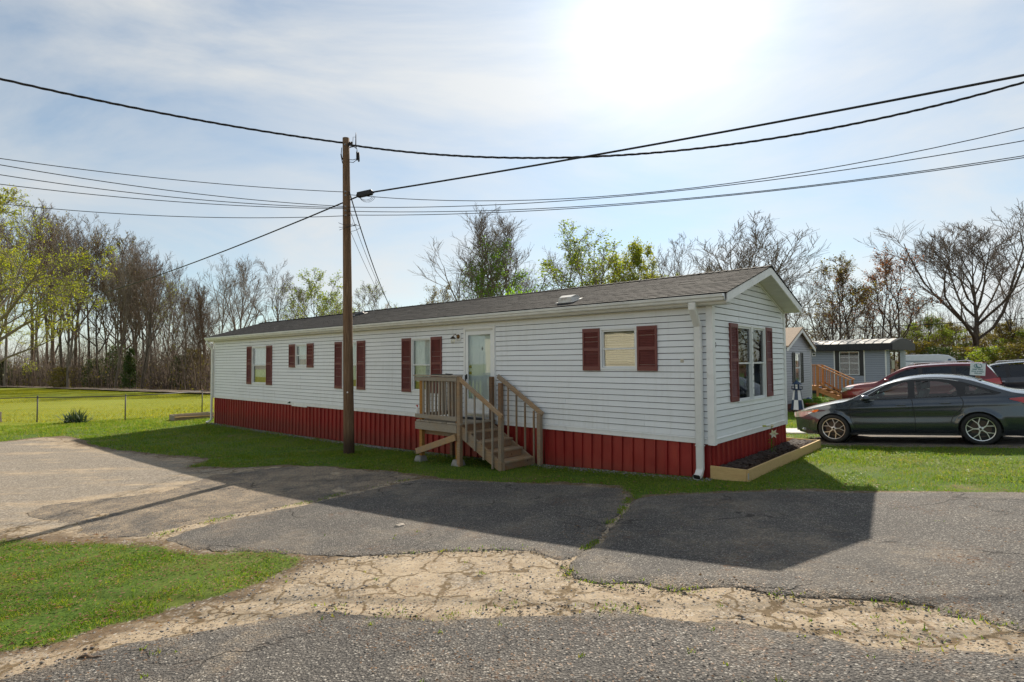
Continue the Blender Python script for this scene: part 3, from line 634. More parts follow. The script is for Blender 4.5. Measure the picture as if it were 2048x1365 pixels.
# ------------------------------------------------------------------ grass blades
rng = np.random.RandomState(11)
def blades(name, x, y, hgt, wid, mat, label, lean=.6, z0=0.0, cat='grass'):
    n = len(x); a = rng.rand(n) * 2 * np.pi; z = G(x, y) + z0
    dx, dy = np.cos(a), np.sin(a); la = rng.rand(n) * 2 * np.pi; lm = hgt * lean * rng.rand(n)
    b0 = np.stack([x - dx * wid / 2, y - dy * wid / 2, z - .005], -1); b1 = np.stack([x + dx * wid / 2, y + dy * wid / 2, z - .005], -1)
    tip = np.stack([x + np.cos(la) * lm, y + np.sin(la) * lm, z + hgt], -1)
    V = np.stack([b0, b1, tip], 1).reshape(-1, 3); F = np.arange(3 * n).reshape(n, 3)
    o = link(name, np_mesh(name, V, F, mat)); return tag(o, label, cat, kind='stuff')
def scatter(x0, x1, y0, y1, dens, thr=.02, rmin=0, rmax=1e9):
    n = int((x1 - x0) * (y1 - y0) * dens); x = x0 + (x1 - x0) * rng.rand(n); y = y0 + (y1 - y0) * rng.rand(n)
    r = np.hypot(x, y); k = (r >= rmin) & (r < rmax) & (np.abs(x) < y * 1.12 + 2.5) & (y > 0); x, y = x[k], y[k]
    lw = masks(x, y)[0]; k = lw > thr - .10 * rng.rand(len(x)); x, y = x[k], y[k]
    u, v = uv_of(x, y); k = ~((u > -.6) & (u < 21.6) & (v > -.12) & (v < 4.6)); return x[k], y[k]
def clump(x, y, s=3.0): return .55 + .9 * np.clip(fbm(x, y, s, 4) + .5, 0, 1)
# roadside patch, bottom left
x, y = scatter(-9.5, -2.0, 3.2, 8.0, 4300); k = sdf(POLY_D, x, y) > -.5; x, y = x[k], y[k]
k = rng.rand(len(x)) < np.clip(.02 + 4.5 * (fbm(x, y, 3.4, 4) + .12), .02, 1) * np.clip(.20 + 3.2 * (fbm(x + 7, y, 1.1, 3) + .22), .06, 1); x, y = x[k], y[k]
blades('lawn_grass', x, y, (.010 + .034 * rng.rand(len(x)) ** 1.5) * clump(x, y), .005 + .007 * rng.rand(len(x)), MT['blade'], 'green weedy grass patch beside the sandy road edge, bottom left', 1.5)
# strip along the home and the right lawn
xs, ys = scatter(-17, 14, 6.5, 15, 1900, rmax=16.5); x2, y2 = scatter(-26, 14, 12, 27, 700, rmin=16.5, rmax=32)
k = sdf(POLY_D, xs, ys) < -.6; xs, ys = xs[k], ys[k]
x = np.concatenate([xs, x2]); y = np.concatenate([ys, y2]); far = np.hypot(x, y) / 12
k = rng.rand(len(x)) < np.clip(.10 + 2.8 * (fbm(x, y, 2.1, 4) + .24), .08, 1) * np.clip(.45 + 2.0 * (fbm(x + 3, y, .5, 3) + .3), .2, 1); x, y, far = x[k], y[k], far[k]
blades('lawn_grass', x, y, (.014 + .040 * rng.rand(len(x)) ** 1.4) * clump(x, y) * (.8 + .3 * far), (.007 + .006 * rng.rand(len(x))) * np.clip(far, .8, 2.2), MT['blade'], 'mown green lawn along the red skirting and beside the cars', 1.3)
# open field behind the chain-link fence
x, y = scatter(-75, -8, 25, 95, 55, rmin=31); k = masks(x, y)[2] < .5; x, y = x[k], y[k]
blades('field_grass', x, y, .03 + .06 * rng.rand(len(x)), .02 + .04 * rng.rand(len(x)), MT['field'], 'sunlit yellow-green field behind the chain-link fence', .9)
# weeds in the cracks and along broken edges
cr1 = [(-1.75, 10.9), (-2.76, 9.69), (-3.2, 9.0), (-3.55, 8.68), (-4.0, 8.26), (-4.36, 7.73), (-4.6, 7.2)]; cr2 = [(1.7, 8.6), (1.66, 8.2), (1.47, 7.58), (1.15, 6.88), (.9, 6.16), (.52, 5.62)]
low = [(.5, 5.5), (.52, 5.1), (.76, 4.85), (1.07, 4.79), (1.33, 4.62), (1.84, 4.59), (2.0, 4.39), (2.5, 4.2), (2.9, 3.98), (3.05, 3.72), (3.5, 3.12)]
rdu = [(-1.5, 4.70), (-.76, 4.42), (-.1, 4.42), (.84, 4.34), (1.33, 4.12), (1.78, 3.9), (2.24, 3.6), (2.93, 3.34)]; arc = [(-1.6, 6.08), (-.7, 6.12), (.28, 6.0), (.48, 5.7)]
wx = []; wy = []; wh = []
for pl, dens, spread in ((cr1, 200, .06), (cr2, 420, .035), (low, 130, .05), (rdu, 120, .07), (arc, 60, .05)):
    for (ax, ay), (bx, by) in zip(pl[:-1], pl[1:]):
        n = int(math.hypot(bx - ax, by - ay) * dens); t = rng.rand(n); px = ax + (bx - ax) * t + rng.randn(n) * spread; py = ay + (by - ay) * t + rng.randn(n) * spread
        k = fbm(px, py, 3.3, 3) > .02; wx.append(px[k]); wy.append(py[k])
for _ in range(90):      # tiny lone weeds on the gravel
    cx_, cy_ = rng.uniform(-3, 5), rng.uniform(3.0, 7.0); n = rng.randint(3, 10); wx.append(cx_ + rng.randn(n) * .015); wy.append(cy_ + rng.randn(n) * .015)
wx = np.concatenate(wx); wy = np.concatenate(wy)
blades('crack_weeds', wx, wy, .008 + .026 * rng.rand(len(wx)) ** 1.6, .006 + .008 * rng.rand(len(wx)), MT['blade'], 'small weeds growing in the cracks of the asphalt', 1.2, .02, 'weeds')

# ------------------------------------------------------------------ loose stones and dead leaves
def pebbles(name, x, y, s, mat, label, zoff=0.0, flat=.55, cat='gravel'):
    n = len(x); o8 = np.array([(1, 0, 0), (0, 1, 0), (-1, 0, 0), (0, -1, 0), (0, 0, 1), (0, 0, -1)], float)
    f8 = np.array([(0, 1, 4), (1, 2, 4), (2, 3, 4), (3, 0, 4), (1, 0, 5), (2, 1, 5), (3, 2, 5), (0, 3, 5)])
    a = rng.rand(n) * 6.28; sc = s[:, None] * (.7 + .6 * rng.rand(n, 3)); sc[:, 2] *= flat
    P = o8[None] * sc[:, None, :]; P = P + rng.randn(n, 6, 3) * s[:, None, None] * .12
    c, s_ = np.cos(a)[:, None], np.sin(a)[:, None]
    W = np.stack([P[..., 0] * c - P[..., 1] * s_ + x[:, None], P[..., 0] * s_ + P[..., 1] * c + y[:, None], P[..., 2] + (G(x, y) + zoff)[:, None] + s[:, None] * .15], -1)
    F = (f8[None] + 6 * np.arange(n)[:, None, None]).reshape(-1, 3)
    return tag(link(name, np_mesh(name, W.reshape(-1, 3), F, mat)), label, cat, kind='stuff')
n = 5200; u = rng.rand(n) * 21.6; v = -.04 - np.abs(rng.randn(n)) * .13; x = HX + u * D1[0] + v * D2[0]; y = HY + u * D1[1] + v * D2[1]
pebbles('foundation_gravel', x, y, .010 + .016 * rng.rand(n), MT['stone_bit'], 'narrow line of grey gravel at the foot of the red skirting')
n = 9000; x = rng.uniform(-5, 5, n); y = rng.uniform(2.9, 7.2, n); k = (np.maximum(np.maximum(sdf(POLY_ROAD, x, y), sdf(POLY_SM, x, y)), sdf(POLY_SR, x, y)) < .1) & (masks(x, y)[0] < -.05); x, y = x[k], y[k]
pebbles('loose_gravel', x, y, .004 + .010 * rng.rand(len(x)) ** 2, MT['stone_bit'], 'loose pebbles strewn over the sandy strip beside the road')
# crumbs broken off the asphalt edges
MT['crumb'] = leafy('asphalt_crumb', [(.06, .056, .05), (.12, .11, .098), (.22, .20, .17)], .0, .9)
ex = []; ey = []
for pl, dens, sp_ in ((low, 150, .06), (rdu, 120, .10), (arc, 150, .07), (cr2, 60, .04), (cr1, 40, .05), ([(-3.9, 3.2), (-3.2, 3.95), (-2.6, 4.3), (-1.9, 4.58), (-1.5, 4.66)], 100, .10)):
    for (ax, ay), (bx, by) in zip(pl[:-1], pl[1:]):
        n = int(math.hypot(bx - ax, by - ay) * dens); t = rng.rand(n); ex.append(ax + (bx - ax) * t + rng.randn(n) * sp_); ey.append(ay + (by - ay) * t + rng.randn(n) * sp_)
ex = np.concatenate(ex); ey = np.concatenate(ey); k = fbm(ex, ey, 2.4, 3) > -.1; ex, ey = ex[k], ey[k]
pebbles('asphalt_crumbs', ex, ey, .004 + .012 * rng.rand(len(ex)) ** 2.5, MT['crumb'], 'dark crumbs broken off the asphalt edges', .01, .6)
# dead leaves and straw
def flakes(name, x, y, s, mat, label, zoff, cat):
    n = len(x); a = rng.rand(n) * 6.28; t = rng.randn(n) * .35; dx = np.cos(a) * s; dy = np.sin(a) * s; z = G(x, y) + zoff
    ex = -np.sin(a) * s * .45; ey = np.cos(a) * s * .45
    V = np.stack([np.stack([x - dx, y - dy, z], -1), np.stack([x + ex, y + ey, z + s * np.abs(t)], -1), np.stack([x + dx, y + dy, z + s * .1], -1), np.stack([x - ex, y - ey, z + s * .25], -1)], 1).reshape(-1, 3)
    return tag(link(name, np_mesh(name, V, np.arange(4 * n).reshape(n, 4), mat)), label, cat, kind='stuff')
n = 12000; x = rng.uniform(-5, 5.5, n); y = rng.uniform(2.7, 7.0, n); k = fbm(x, y, 1.1, 4) + .5 * np.exp(-line_dist(rdu, x, y) * 4) + .35 * np.exp(-line_dist(low, x, y) * 5) > .12; x, y = x[k], y[k]
flakes('dead_leaves', x, y, .006 + .010 * rng.rand(len(x)), MT['dead'], 'brown dead leaf litter caught on the road gravel', .034, 'leaves')
n = 3500; x = rng.uniform(-14, 8, n); y = rng.uniform(7, 17, n); lw = masks(x, y)[0]; k = (lw > -.3) & (lw < .5); x, y = x[k], y[k]
flakes('dry_straw', x, y, .015 + .03 * rng.rand(len(x)), MT['dead'], 'dry straw along the lawn edge by the drive', .02, 'straw')
# clover and broad-leaved weeds in the lawns
x, y = scatter(-9.5, -2.0, 3.2, 8.0, 1500); k = (sdf(POLY_D, x, y) > -.4) & (fbm(x + 5, y, 1.9, 4) > -.05); x, y = x[k], y[k]
flakes('clover', x, y, .006 + .010 * rng.rand(len(x)), MT['blade'], 'low clover and weeds in the roadside grass patch', .022, 'weeds')
x, y = scatter(-16, 13, 6.5, 16, 420, rmax=18); k = (sdf(POLY_D, x, y) < -.6) & (fbm(x + 5, y, 1.2, 4) > .0); x, y = x[k], y[k]
flakes('clover', x, y, .010 + .016 * rng.rand(len(x)), MT['blade'], 'low clover and weeds in the lawn before the home', .025, 'weeds')
x, y = scatter(-9.5, -2.0, 3.2, 8.0, 240); k = sdf(POLY_D, x, y) > -.4; x, y = x[k], y[k]
flakes('dead_leaves', x, y, .008 + .016 * rng.rand(len(x)), MT['dead'], 'brown dead leaves lying in the roadside grass patch', .028, 'leaves')
# two dead sticks / bark strips on the sand
for (x, y, l, a, lab) in ((-2.96, 3.99, .17, .1, 'curled brown bark strip on the sand at the road edge'), (-3.35, 3.70, .12, -.1, 'short bark sliver at the bottom left road edge')):
    m = MB(); pts = [(-l / 2 + l * i / 6, .012 * math.sin(i), .012 * math.sin(i * .9) ** 2) for i in range(7)]
    m.tube(pts, [.003, .010, .013, .012, .011, .008, .003], 6); tag(m.build('bark_strip', MT['bark_red'], None, True, (x, y, gz(x, y) + .012), (0, 0, a)), lab, 'bark')
m = MB(); _q = random.Random(8); _n = 9; _pts = [(.085 * _q.uniform(.7, 1.15) * math.cos(i * 2 * math.pi / _n), .06 * _q.uniform(.7, 1.15) * math.sin(i * 2 * math.pi / _n)) for i in range(_n)]
m.add([(x, y, -.01) for x, y in _pts] + [(x * .85, y * .85, .018 + _q.uniform(-.006, .006)) for x, y in _pts] + [(.01, .0, .026)], [(i, (i + 1) % _n, _n + (i + 1) % _n, _n + i) for i in range(_n)] + [(_n + i, _n + (i + 1) % _n, 2 * _n) for i in range(_n)])
s_ = m.build('flat_stone', simple('pale_stone', (.34, .30, .25), .9, .25, 20, .4, 60), None, False, (-1.45, 7.27, gz(-1.45, 7.27) + .018), (0, 0, .6))
tag(s_, 'pale flat stone lying on the sunlit asphalt', 'stone')
# ================================================================== THE WHITE MOBILE HOME
HL, HW, ZB, ZE = 21.48, 4.10, .55, 2.915          # length, width, bottom and top of the siding
RK = (3.80 - 3.09) / (2.05 + .27)
def zr(v): return 3.09 + RK * (min(v, HW - v) + .27)      # top of the roof deck
home = thing('mobile_home', 'long white mobile home with maroon shutters and red metal skirting', 'mobile home', (HX, HY, 0), HROT)
def LW(a, n, z): return (a, n, z)                  # long wall: along, outward, up
def GW(a, n, z): return (-n, -a, z)                # gable wall
def XW(a, n, z): return (HL + n, -a, z)            # far gable
def BW(a, n, z): return (a, -HW - n, z)            # back wall

def hexa(m, F, q, n0, n1, nb=-.012, mi=0):
    """q: four (a, z) corners bl, br, tr, tl; n0 lip offset at the bottom, n1 at the top"""
    (bl, br, tr, tl) = q
    vs = [F(bl[0], n0, bl[1]), F(br[0], n0, br[1]), F(tr[0], n1, tr[1]), F(tl[0], n1, tl[1]), F(bl[0], nb, bl[1]), F(br[0], nb, br[1]), F(tr[0], nb, tr[1]), F(tl[0], nb, tl[1])]
    m.add(vs, [(0, 1, 2, 3), (5, 4, 7, 6), (0, 4, 5, 1), (1, 5, 6, 2), (2, 6, 7, 3), (3, 7, 4, 0)], mi)

def clad(parent, F, a0, a1, z0, z1, nc, holes, mat, lim=None, seams=3.66, lip=.019, seed=1, name='siding_course', gap=.012):
    rnd = random.Random(seed); dz = (z1 - z0) / nc; lo, hi = lip, .004
    for i in range(nc):
        za, zb = z0 + i * dz, z0 + (i + 1) * dz
        if lim is not None and lim(za) is None: break
        pcs = [(a0, a1, za, zb)]
        for (h0, h1, k0, k1) in holes:
            nw = []
            for (p0, p1, y0, y1) in pcs:
                if h1 <= p0 or h0 >= p1 or k1 <= y0 or k0 >= y1: nw.append((p0, p1, y0, y1)); continue
                if p0 < h0: nw.append((p0, h0, y0, y1))
                if p1 > h1: nw.append((h1, p1, y0, y1))
                b0, b1 = max(p0, h0), min(p1, h1)
                if y0 < k0: nw.append((b0, b1, y0, k0))
                if y1 > k1: nw.append((b0, b1, k1, y1))
            pcs = nw
        if seams:
            off = (rnd.choice([.0, .9, 1.8, 2.7]) + .3) ; nw = []
            for (p0, p1, y0, y1) in pcs:
                s = a0 + off; cur = p0
                while s < p1 - .2:
                    if s > cur + .25: nw.append((cur, s - .0025, y0, y1)); cur = s
                    s += seams
                nw.append((cur, p1, y0, y1))
            pcs = nw
        for j, (p0, p1, y0, y1) in enumerate(pcs):
            m = MB()
            if y1 > zb - 1e-6 and y1 - y0 > gap * 2: y1 -= gap            # shadow gap under the next lap
            f = lambda z: lo + (hi - lo) * (z - za) / dz
            w = rnd.uniform(-.0025, .0025)
            if lim is not None:
                l0, l1 = lim(y0), lim(y1) or None
                if l1 is None: mid = (l0[0] + l0[1]) / 2; l1 = (mid - .01, mid + .01)
                q = [(max(p0, l0[0]), y0), (min(p1, l0[1]), y0), (min(p1, l1[1]), y1), (max(p0, l1[0]), y1)]
                if q[1][0] - q[0][0] < .01: continue
                if q[2][0] <= q[3][0]: q[2] = (q[3][0] + .002, y1)
            else: q = [(p0, y0), (p1, y0), (p1, y1), (p0, y1)]
            hexa(m, F, q, f(y0) + w, f(y1) + w)
            m.build(name, mat, parent)

SH = [(17.78, 18.20, 16.13, 16.56), (14.415, 14.845, 13.21, 13.62), (11.49, 11.90, 10.27, 10.68), (8.125, 8.523, 6.905, 7.315), (2.22, 2.624, 1.00, 1.405)]
WIN = [(16.57, 17.77, 1.21, 2.61), (13.63, 14.405, 1.86, 2.61), (10.69, 11.48, 1.21, 2.61), (7.325, 8.115, 1.21, 2.61), (1.415, 2.21, 1.82, 2.61)]
DOOR = (5.07, 6.09, .74, 2.815)
GWIN = (1.15, 2.73, 1.20, 2.645)
wl = thing('long_wall', None, None); wl.parent = home
wg = thing('gable_wall', None, None); wg.parent = home
clad(wl, LW, .085, HL - .085, ZB + .115, ZE - .015, 20, WIN + [DOOR], MT['siding'], seed=3)
def glim(z):
    v0 = (z + .135 - 3.09) / RK - .27; v0 = max(v0, .085); v1 = HW - max((z + .135 - 3.09) / RK - .27, .085)
    return (v0, v1) if v1 - v0 > .05 else None
clad(wg, GW, .085, HW - .085, ZB + .115, 3.70, 27, [GWIN], MT['siding'], glim, seams=2.9, seed=8)
for F, a1, par in ((LW, HL, wl), (GW, HW, wg)):
    m = MB(); hexa(m, F, [(.0 if F is LW else .0, ZB), (a1, ZB), (a1, ZB + .085), (0, ZB + .085)], .020, .014); hexa(m, F, [(.02, ZB + .088), (a1 - .02, ZB + .088), (a1 - .02, ZB + .112), (.02, ZB + .112)], .030, .012)
    m.build('starter_trim', MT['trim'], par)
# sheathing with openings behind the vinyl, so the rooms are closed
def sheath(par, F, a0, a1, z0, z1, holes, name='sheathing', ni=-.10):
    m = MB(); xs = sorted({a0, a1, *[h[0] for h in holes], *[h[1] for h in holes]})
    for p, q in zip(xs[:-1], xs[1:]):
        hs = [h for h in holes if h[0] <= p + 1e-6 and h[1] >= q - 1e-6]
        for (za, zb) in ([(z0, z1)] if not hs else [(z0, hs[0][2]), (hs[0][3], z1)]):
            vs = [F(p, -.014, za), F(q, -.014, za), F(q, -.014, zb), F(p, -.014, zb), F(p, ni, za), F(q, ni, za), F(q, ni, zb), F(p, ni, zb)]
            m.add(vs, [(0, 1, 2, 3), (5, 4, 7, 6), (0, 4, 5, 1), (1, 5, 6, 2), (2, 6, 7, 3), (3, 7, 4, 0)])
    return m.build(name, MT['interior'], par)
sheath(wl, LW, .02, HL - .02, ZB + .01, ZE + .10, WIN + [DOOR]); sheath(wg, GW, .13, HW - .13, ZB + .01, 3.05, [GWIN])
m = MB()
m.prism([(.13, 3.052), (HW - .13, 3.052), (HW - .13, zr(.13) - .14), (HW / 2, zr(2.05) - .14), (.13, zr(.13) - .14)], lambda v, z: (.016, -v, z), lambda v, z: (.08, -v, z)); m.build('gable_sheathing', MT['interior'], wg)
m = MB(); m.box(.1, HL - .1, -HW + .004, -HW + .1, ZB, 3.08); m.box(HL - .1, HL, -HW, 0, ZB, 3.04)
m.prism([(0.0, 3.04), (HW, 3.04), (HW / 2, zr(2.05) - .14)], lambda v, z: (HL - .1, -v, z), lambda v, z: (HL, -v, z)); m.build('back_wall', MT['siding'], home)
m = MB(); m.box(.11, HL - .11, -HW + .11, -.11, ZB + .02, ZB + .14); m.build('floor', MT['interior'], home)
# corner posts
m = MB()
m.box(-.030, .085, .0005, .030, ZB - .012, ZE); m.box(-.030, -.0005, -.085, -.0005, ZB - .012, 3.06); m.build('corner_post', MT['trim'], home)
m = MB(); m.box(-.030, -.0005, -HW + .0, -HW + .085, ZB - .012, 3.06); m.box(-.030, .085, -HW - .03, -HW - .0005, ZB - .012, ZE); m.build('corner_post', MT['trim'], home)
m = MB(); m.box(HL - .085, HL + .03, .0005, .03, ZB - .012, ZE); m.build('corner_post', MT['trim'], home)

# ---- windows
def bars(F, a0, a1, z0, z1, w, n0, n1, m=None, wt=None):
    m = m or MB(); wt = wt or w
    def bx(p, q, r, s):
        c0 = F(p, n0, r); c1 = F(q, n1, s); m.box(c0[0], c1[0], c0[1], c1[1], c0[2], c1[2])
    bx(a0, a0 + w, z0, z1); bx(a1 - w, a1, z0, z1); bx(a0 + w, a1 - w, z0, z0 + wt); bx(a0 + w, a1 - w, z1 - wt, z1); return m
def fbox(F, p, q, n0, n1, r, s, m=None):
    m = m or MB(); c0 = F(p, n0, r); c1 = F(q, n1, s); m.box(c0[0], c1[0], c0[1], c1[1], c0[2], c1[2]); return m
def folds(F, a0, a1, z0, z1, n, amp, per, seed):
    """a hanging cloth with folds"""
    rnd = random.Random(seed); m = MB(); k = max(8, int((a1 - a0) / per * 6)); vs = []; fs = []
    for i in range(k + 1):
        a = a0 + (a1 - a0) * i / k; o = n + amp * math.sin(i / 6 * 2 * math.pi + rnd.uniform(-.3, .3))
        zz = z0 + rnd.uniform(0, .01); vs += [F(a, o, zz), F(a, o * .9 + n * .1, z1)]
    for i in range(k): fs.append((2 * i, 2 * i + 2, 2 * i + 3, 2 * i + 1))
    b = len(vs); vs += [(p[0], p[1], p[2]) for p in vs]; m.add(vs[:b], fs); return m
def window(par, F, a0, a1, z0, z1, style, sash=True):
    gl_ = MT[{'dark': 'glass_low', 'blind': 'glass_mirror'}.get(style, 'glass')]
    o = bars(F, a0 - .012, a1 + .012, z0 - .012, z1 + .012, .042, -.03, .030).build('window', MT['sash'], par); bevel(o, .004)
    i0, i1, j0, j1 = a0 + .032, a1 - .032, z0 + .032, z1 - .032; mid = (j0 + j1) / 2 - .01
    bars(F, i0, i1, mid - .004, j1, .028, -.028, .006).build('upper_sash', MT['sash'], o)
    bars(F, i0, i1, j0, mid + .026, .030, -.04, -.012).build('lower_sash', MT['sash'], o)
    fbox(F, i0 + .02, i1 - .02, -.016, -.012, mid + .01, j1 - .02).build('pane', gl_, o)
    fbox(F, i0 + .02, i1 - .02, -.032, -.028, j0 + .02, mid + .005).build('pane', gl_, o)
    if style == 'sheer':
        folds(F, i0 + .16 * (i1 - i0), i1, mid - .12, j1 + .02, -.085, .010, .06, int(a0 * 10)).build('curtain', MT['curtain'], o, True)
        folds(F, i0 - .03, i0 + .16 * (i1 - i0), j0, j1 + .02, -.10, .014, .05, 4).build('drape', MT['drape'], o, True)
        folds(F, i0 + .18 * (i1 - i0), i1 + .02, j0 + .22, mid - .05, -.105, .012, .07, 9).build('curtain', MT['curtain'], o, True)
        folds(F, i0 + .1, i1 + .02, j0 - .05, j0 + .30, -.125, .014, .06, 5).build('drape', MT['drape'], o, True)
    if style == 'blind':
        m = MB(); zz = j0 + .11
        while zz < j1:
            tl = .08 if zz > j0 + .16 else 0
            p = F(i0 + .01, -.065, zz); q = F(i1 - .005, -.075, zz + .036); m.box(p[0], q[0], p[1], q[1], zz, zz + .036); zz += .050
        m.build('blind', MT['blind'], o)
    if style == 'dark':
        folds(F, i0 - .02, i0 + .5 * (i1 - i0), j0 - .02, j1, -.16, .02, .08, 3).build('curtain', MT['curtain_dim'], o, True)
        folds(F, i0 + .5 * (i1 - i0), i1, mid, j1, -.14, .014, .06, 5).build('drape', MT['drape'], o, True)
    return o
MT['curtain_dim'] = simple('dim_curtain', (.11, .112, .11), .9, .25, 3, stretch=(9, 9, 1))
for (a0, a1, z0, z1), st in zip(WIN, ('sheer', 'sheer', 'sheer', 'sheer', 'blind')): window(home, LW, a0, a1, z0, z1, st)
gw0 = window(home, GW, GWIN[0], 1.925, GWIN[2], GWIN[3], 'dark'); window(home, GW, 1.955, GWIN[1], GWIN[2], GWIN[3], 'dark')
m = MB(); fbox(GW, 1.913, 1.967, -.02, .036, GWIN[2] - .01, GWIN[3] + .01, m); m.build('mullion', MT['sash'], home)
m = MB()
for i in range(10): fbox(GW, 1.934, 1.946, .0362, .0385, GWIN[2] + .08 + i * .135, GWIN[2] + .12 + i * .135, m)
m.build('mullion_slots', MT['black'], home)
# ---- shutters with louvres
def shutter(F, a0, a1, z0, z1):
    m = bars(F, a0, a1, z0, z1, .038, .012, .045); zm = z0 + (z1 - z0) * (.53 if z1 - z0 > 1 else .50)
    rails = [(z0 + .038, z0 + .085), (zm - .03, zm + .03), (z1 - .075, z1 - .038)]
    for r, s in rails: fbox(F, a0 + .038, a1 - .038, .012, .043, r, s, m)
    fbox(F, a0 + .038, a1 - .038, .012, .018, z0 + .085, z1 - .075, m)
    for lo, hi in ((z0 + .085, zm - .03), (zm + .03, z1 - .075)):
        k = max(1, round((hi - lo) / .030)); d = (hi - lo) / k
        for i in range(k):
            z = lo + i * d; p = a0 + .038; q = a1 - .038
            vs = [F(p, .040, z + .003), F(q, .040, z + .003), F(q, .020, z + d - .003), F(p, .020, z + d - .003), F(p, .034, z + .001), F(q, .034, z + .001), F(q, .018, z + d - .008), F(p, .018, z + d - .008)]
            m.add(vs, [(0, 1, 2, 3), (4, 7, 6, 5), (0, 4, 5, 1), (2, 6, 7, 3)])
    return m.build('shutter', MT['shutter'], home)
for i, (l0, l1, r0, r1) in enumerate(SH):
    z0 = (1.188, 1.83, 1.188, 1.188, 1.793)[i]
    shutter(LW, l0, l1, z0, 2.625); shutter(LW, r0, r1, z0, 2.625)
shutter(GW, .755, 1.135, 1.225, 2.655); shutter(GW, 2.745, 3.13, 1.225, 2.655)

# ---- door
a0, a1, z0, z1 = DOOR
o = bars(LW, a0 - .01, a1 + .01, z0, z1, .062, -.09, .038).build('door_frame', MT['trim'], home); bevel(o, .005)
fbox(LW, a0 + .05, a1 - .05, -.09, .06, z0 - .035, z0 + .02).build('sill', MT['aluminium'], o)
fbox(LW, a0 + .052, a1 - .052, .002, .02, z1 - .105, z1 - .062).build('head_filler', MT['soffit'], o)
s0, s1, t0, t1 = a0 + .055, a1 - .055, z0 + .025, z1 - .108
d = bars(LW, s0, s1, t0, t1, .085, -.012, .026).build('storm_door', MT['sash'], home); bevel(d, .004)
fbox(LW, s0 + .08, s1 - .08, -.010, .020, t0 + .08, t0 + .34).build('kick_panel', MT['trim'], d)
fbox(LW, s0 + .08, s1 - .08, .004, .009, t0 + .34, t1 - .08).build('pane', MT['glass'], d)
m = fbox(LW, s1 - .052, s1 - .028, .026, .075, t0 + .86, t0 + .885); fbox(LW, s1 - .052, s1 - .028, .06, .078, t0 + .76, t0 + .90, m); fbox(LW, s1 - .06, s1 - .02, .026, .034, t0 + .80, t0 + .92, m); m.build('handle', MT['black'], d)
e = fbox(LW, s0 - .02, s1 + .02, -.105, -.06, t0 - .02, t1 + .04).build('entry_door', MT['door'], home)
pw = (s1 - s0 - .36) / 2
for c in (s0 + .13, s0 + .23 + pw):
    for (r, s) in ((t0 + .22, t0 + .72), (t0 + .92, t0 + 1.45), (t0 + 1.55, t0 + 1.78)):
        bars(LW, c, c + pw, r, s, .022, -.0602, -.051).build('moulding', MT['door'], e)
mm = MB(); ck = (s0 + s1) / 2 - .04
mm.prism([(-.026, 0), (0, .055), (.026, 0), (0, -.05)], lambda x, z: LW(ck + x, -.058, t0 + 1.53 + z), lambda x, z: LW(ck + x, -.044, t0 + 1.53 + z)); mm.build('knocker', MT['black'], e)
for zz, r in ((t0 + 1.10, .030), (t0 + .95, .034)):
    m = MB(); m.lathe([(r, 0), (r, .012), (r * .5, .016), (r * .5, .03), (r * .85, .038), (r * .8, .055), (0, .06)], 12, LW(s1 - .10, -.06, zz), 'Y'); m.build('door_knob', MT['brass'], e, True)
# ---- porch light on a white plate left of the door
pl = fbox(LW, 6.20, 6.36, .014, .034, 2.50, 2.68).build('porch_light', MT['trim'], home); bevel(pl, .01, 2)
m = MB(); m.lathe([(.052, 0), (.056, .01), (.035, .03), (.02, .04), (0, .045)], 14, LW(6.28, .034, 2.60), 'Y'); m.build('wall_cup', MT['brass'], pl, True)
m = MB(); m.tube([LW(6.28, .06, 2.61), LW(6.30, .10, 2.645), LW(6.34, .13, 2.635), LW(6.36, .14, 2.60)], .009, 8); m.build('arm', MT['brass'], pl, True)
m = MB(); m.lathe([(0, .05), (.02, .045), (.05, .015), (.062, 0), (.055, -.015), (.045, -.015)], 14, LW(6.36, .14, 2.56)); m.build('lamp_cap', MT['dark_metal'], pl, True)
m = MB(); m.lathe([(.045, 0), (.052, -.05), (.046, -.11), (.03, -.12)], 12, LW(6.36, .14, 2.545), cap=False); m.build('lamp_glass', glass('lamp_glass', (.9, .88, .8), 2.0), pl, True)
# ---- small fittings on the wall
bevel(fbox(LW, .50, .56, .012, .026, 1.945, 2.005).build('cable_plate', MT['paper'], home), .004)
m = MB(); m.tube([GW(.105 + .026 * math.cos(t), .018, 2.245 + .045 * math.sin(t)) for t in np.linspace(-2.9, 2.9, 17)], .007, 6); m.build('house_number', MT['black'], home)
m = fbox(LW, 14.72, 14.76, .03, .07, .60, .66); m.tube([LW(14.74, .07, .63), LW(14.74, .10, .63), LW(14.74, .11, .60)], .012, 6); m.build('hose_tap', simple('green_hose_tap', (.03, .10, .05), .5), home)
m = fbox(LW, 13.60, 14.62, .026, .032, ZB - .035, ZB + .09); m.build('patch_trim', MT['trim'], home)

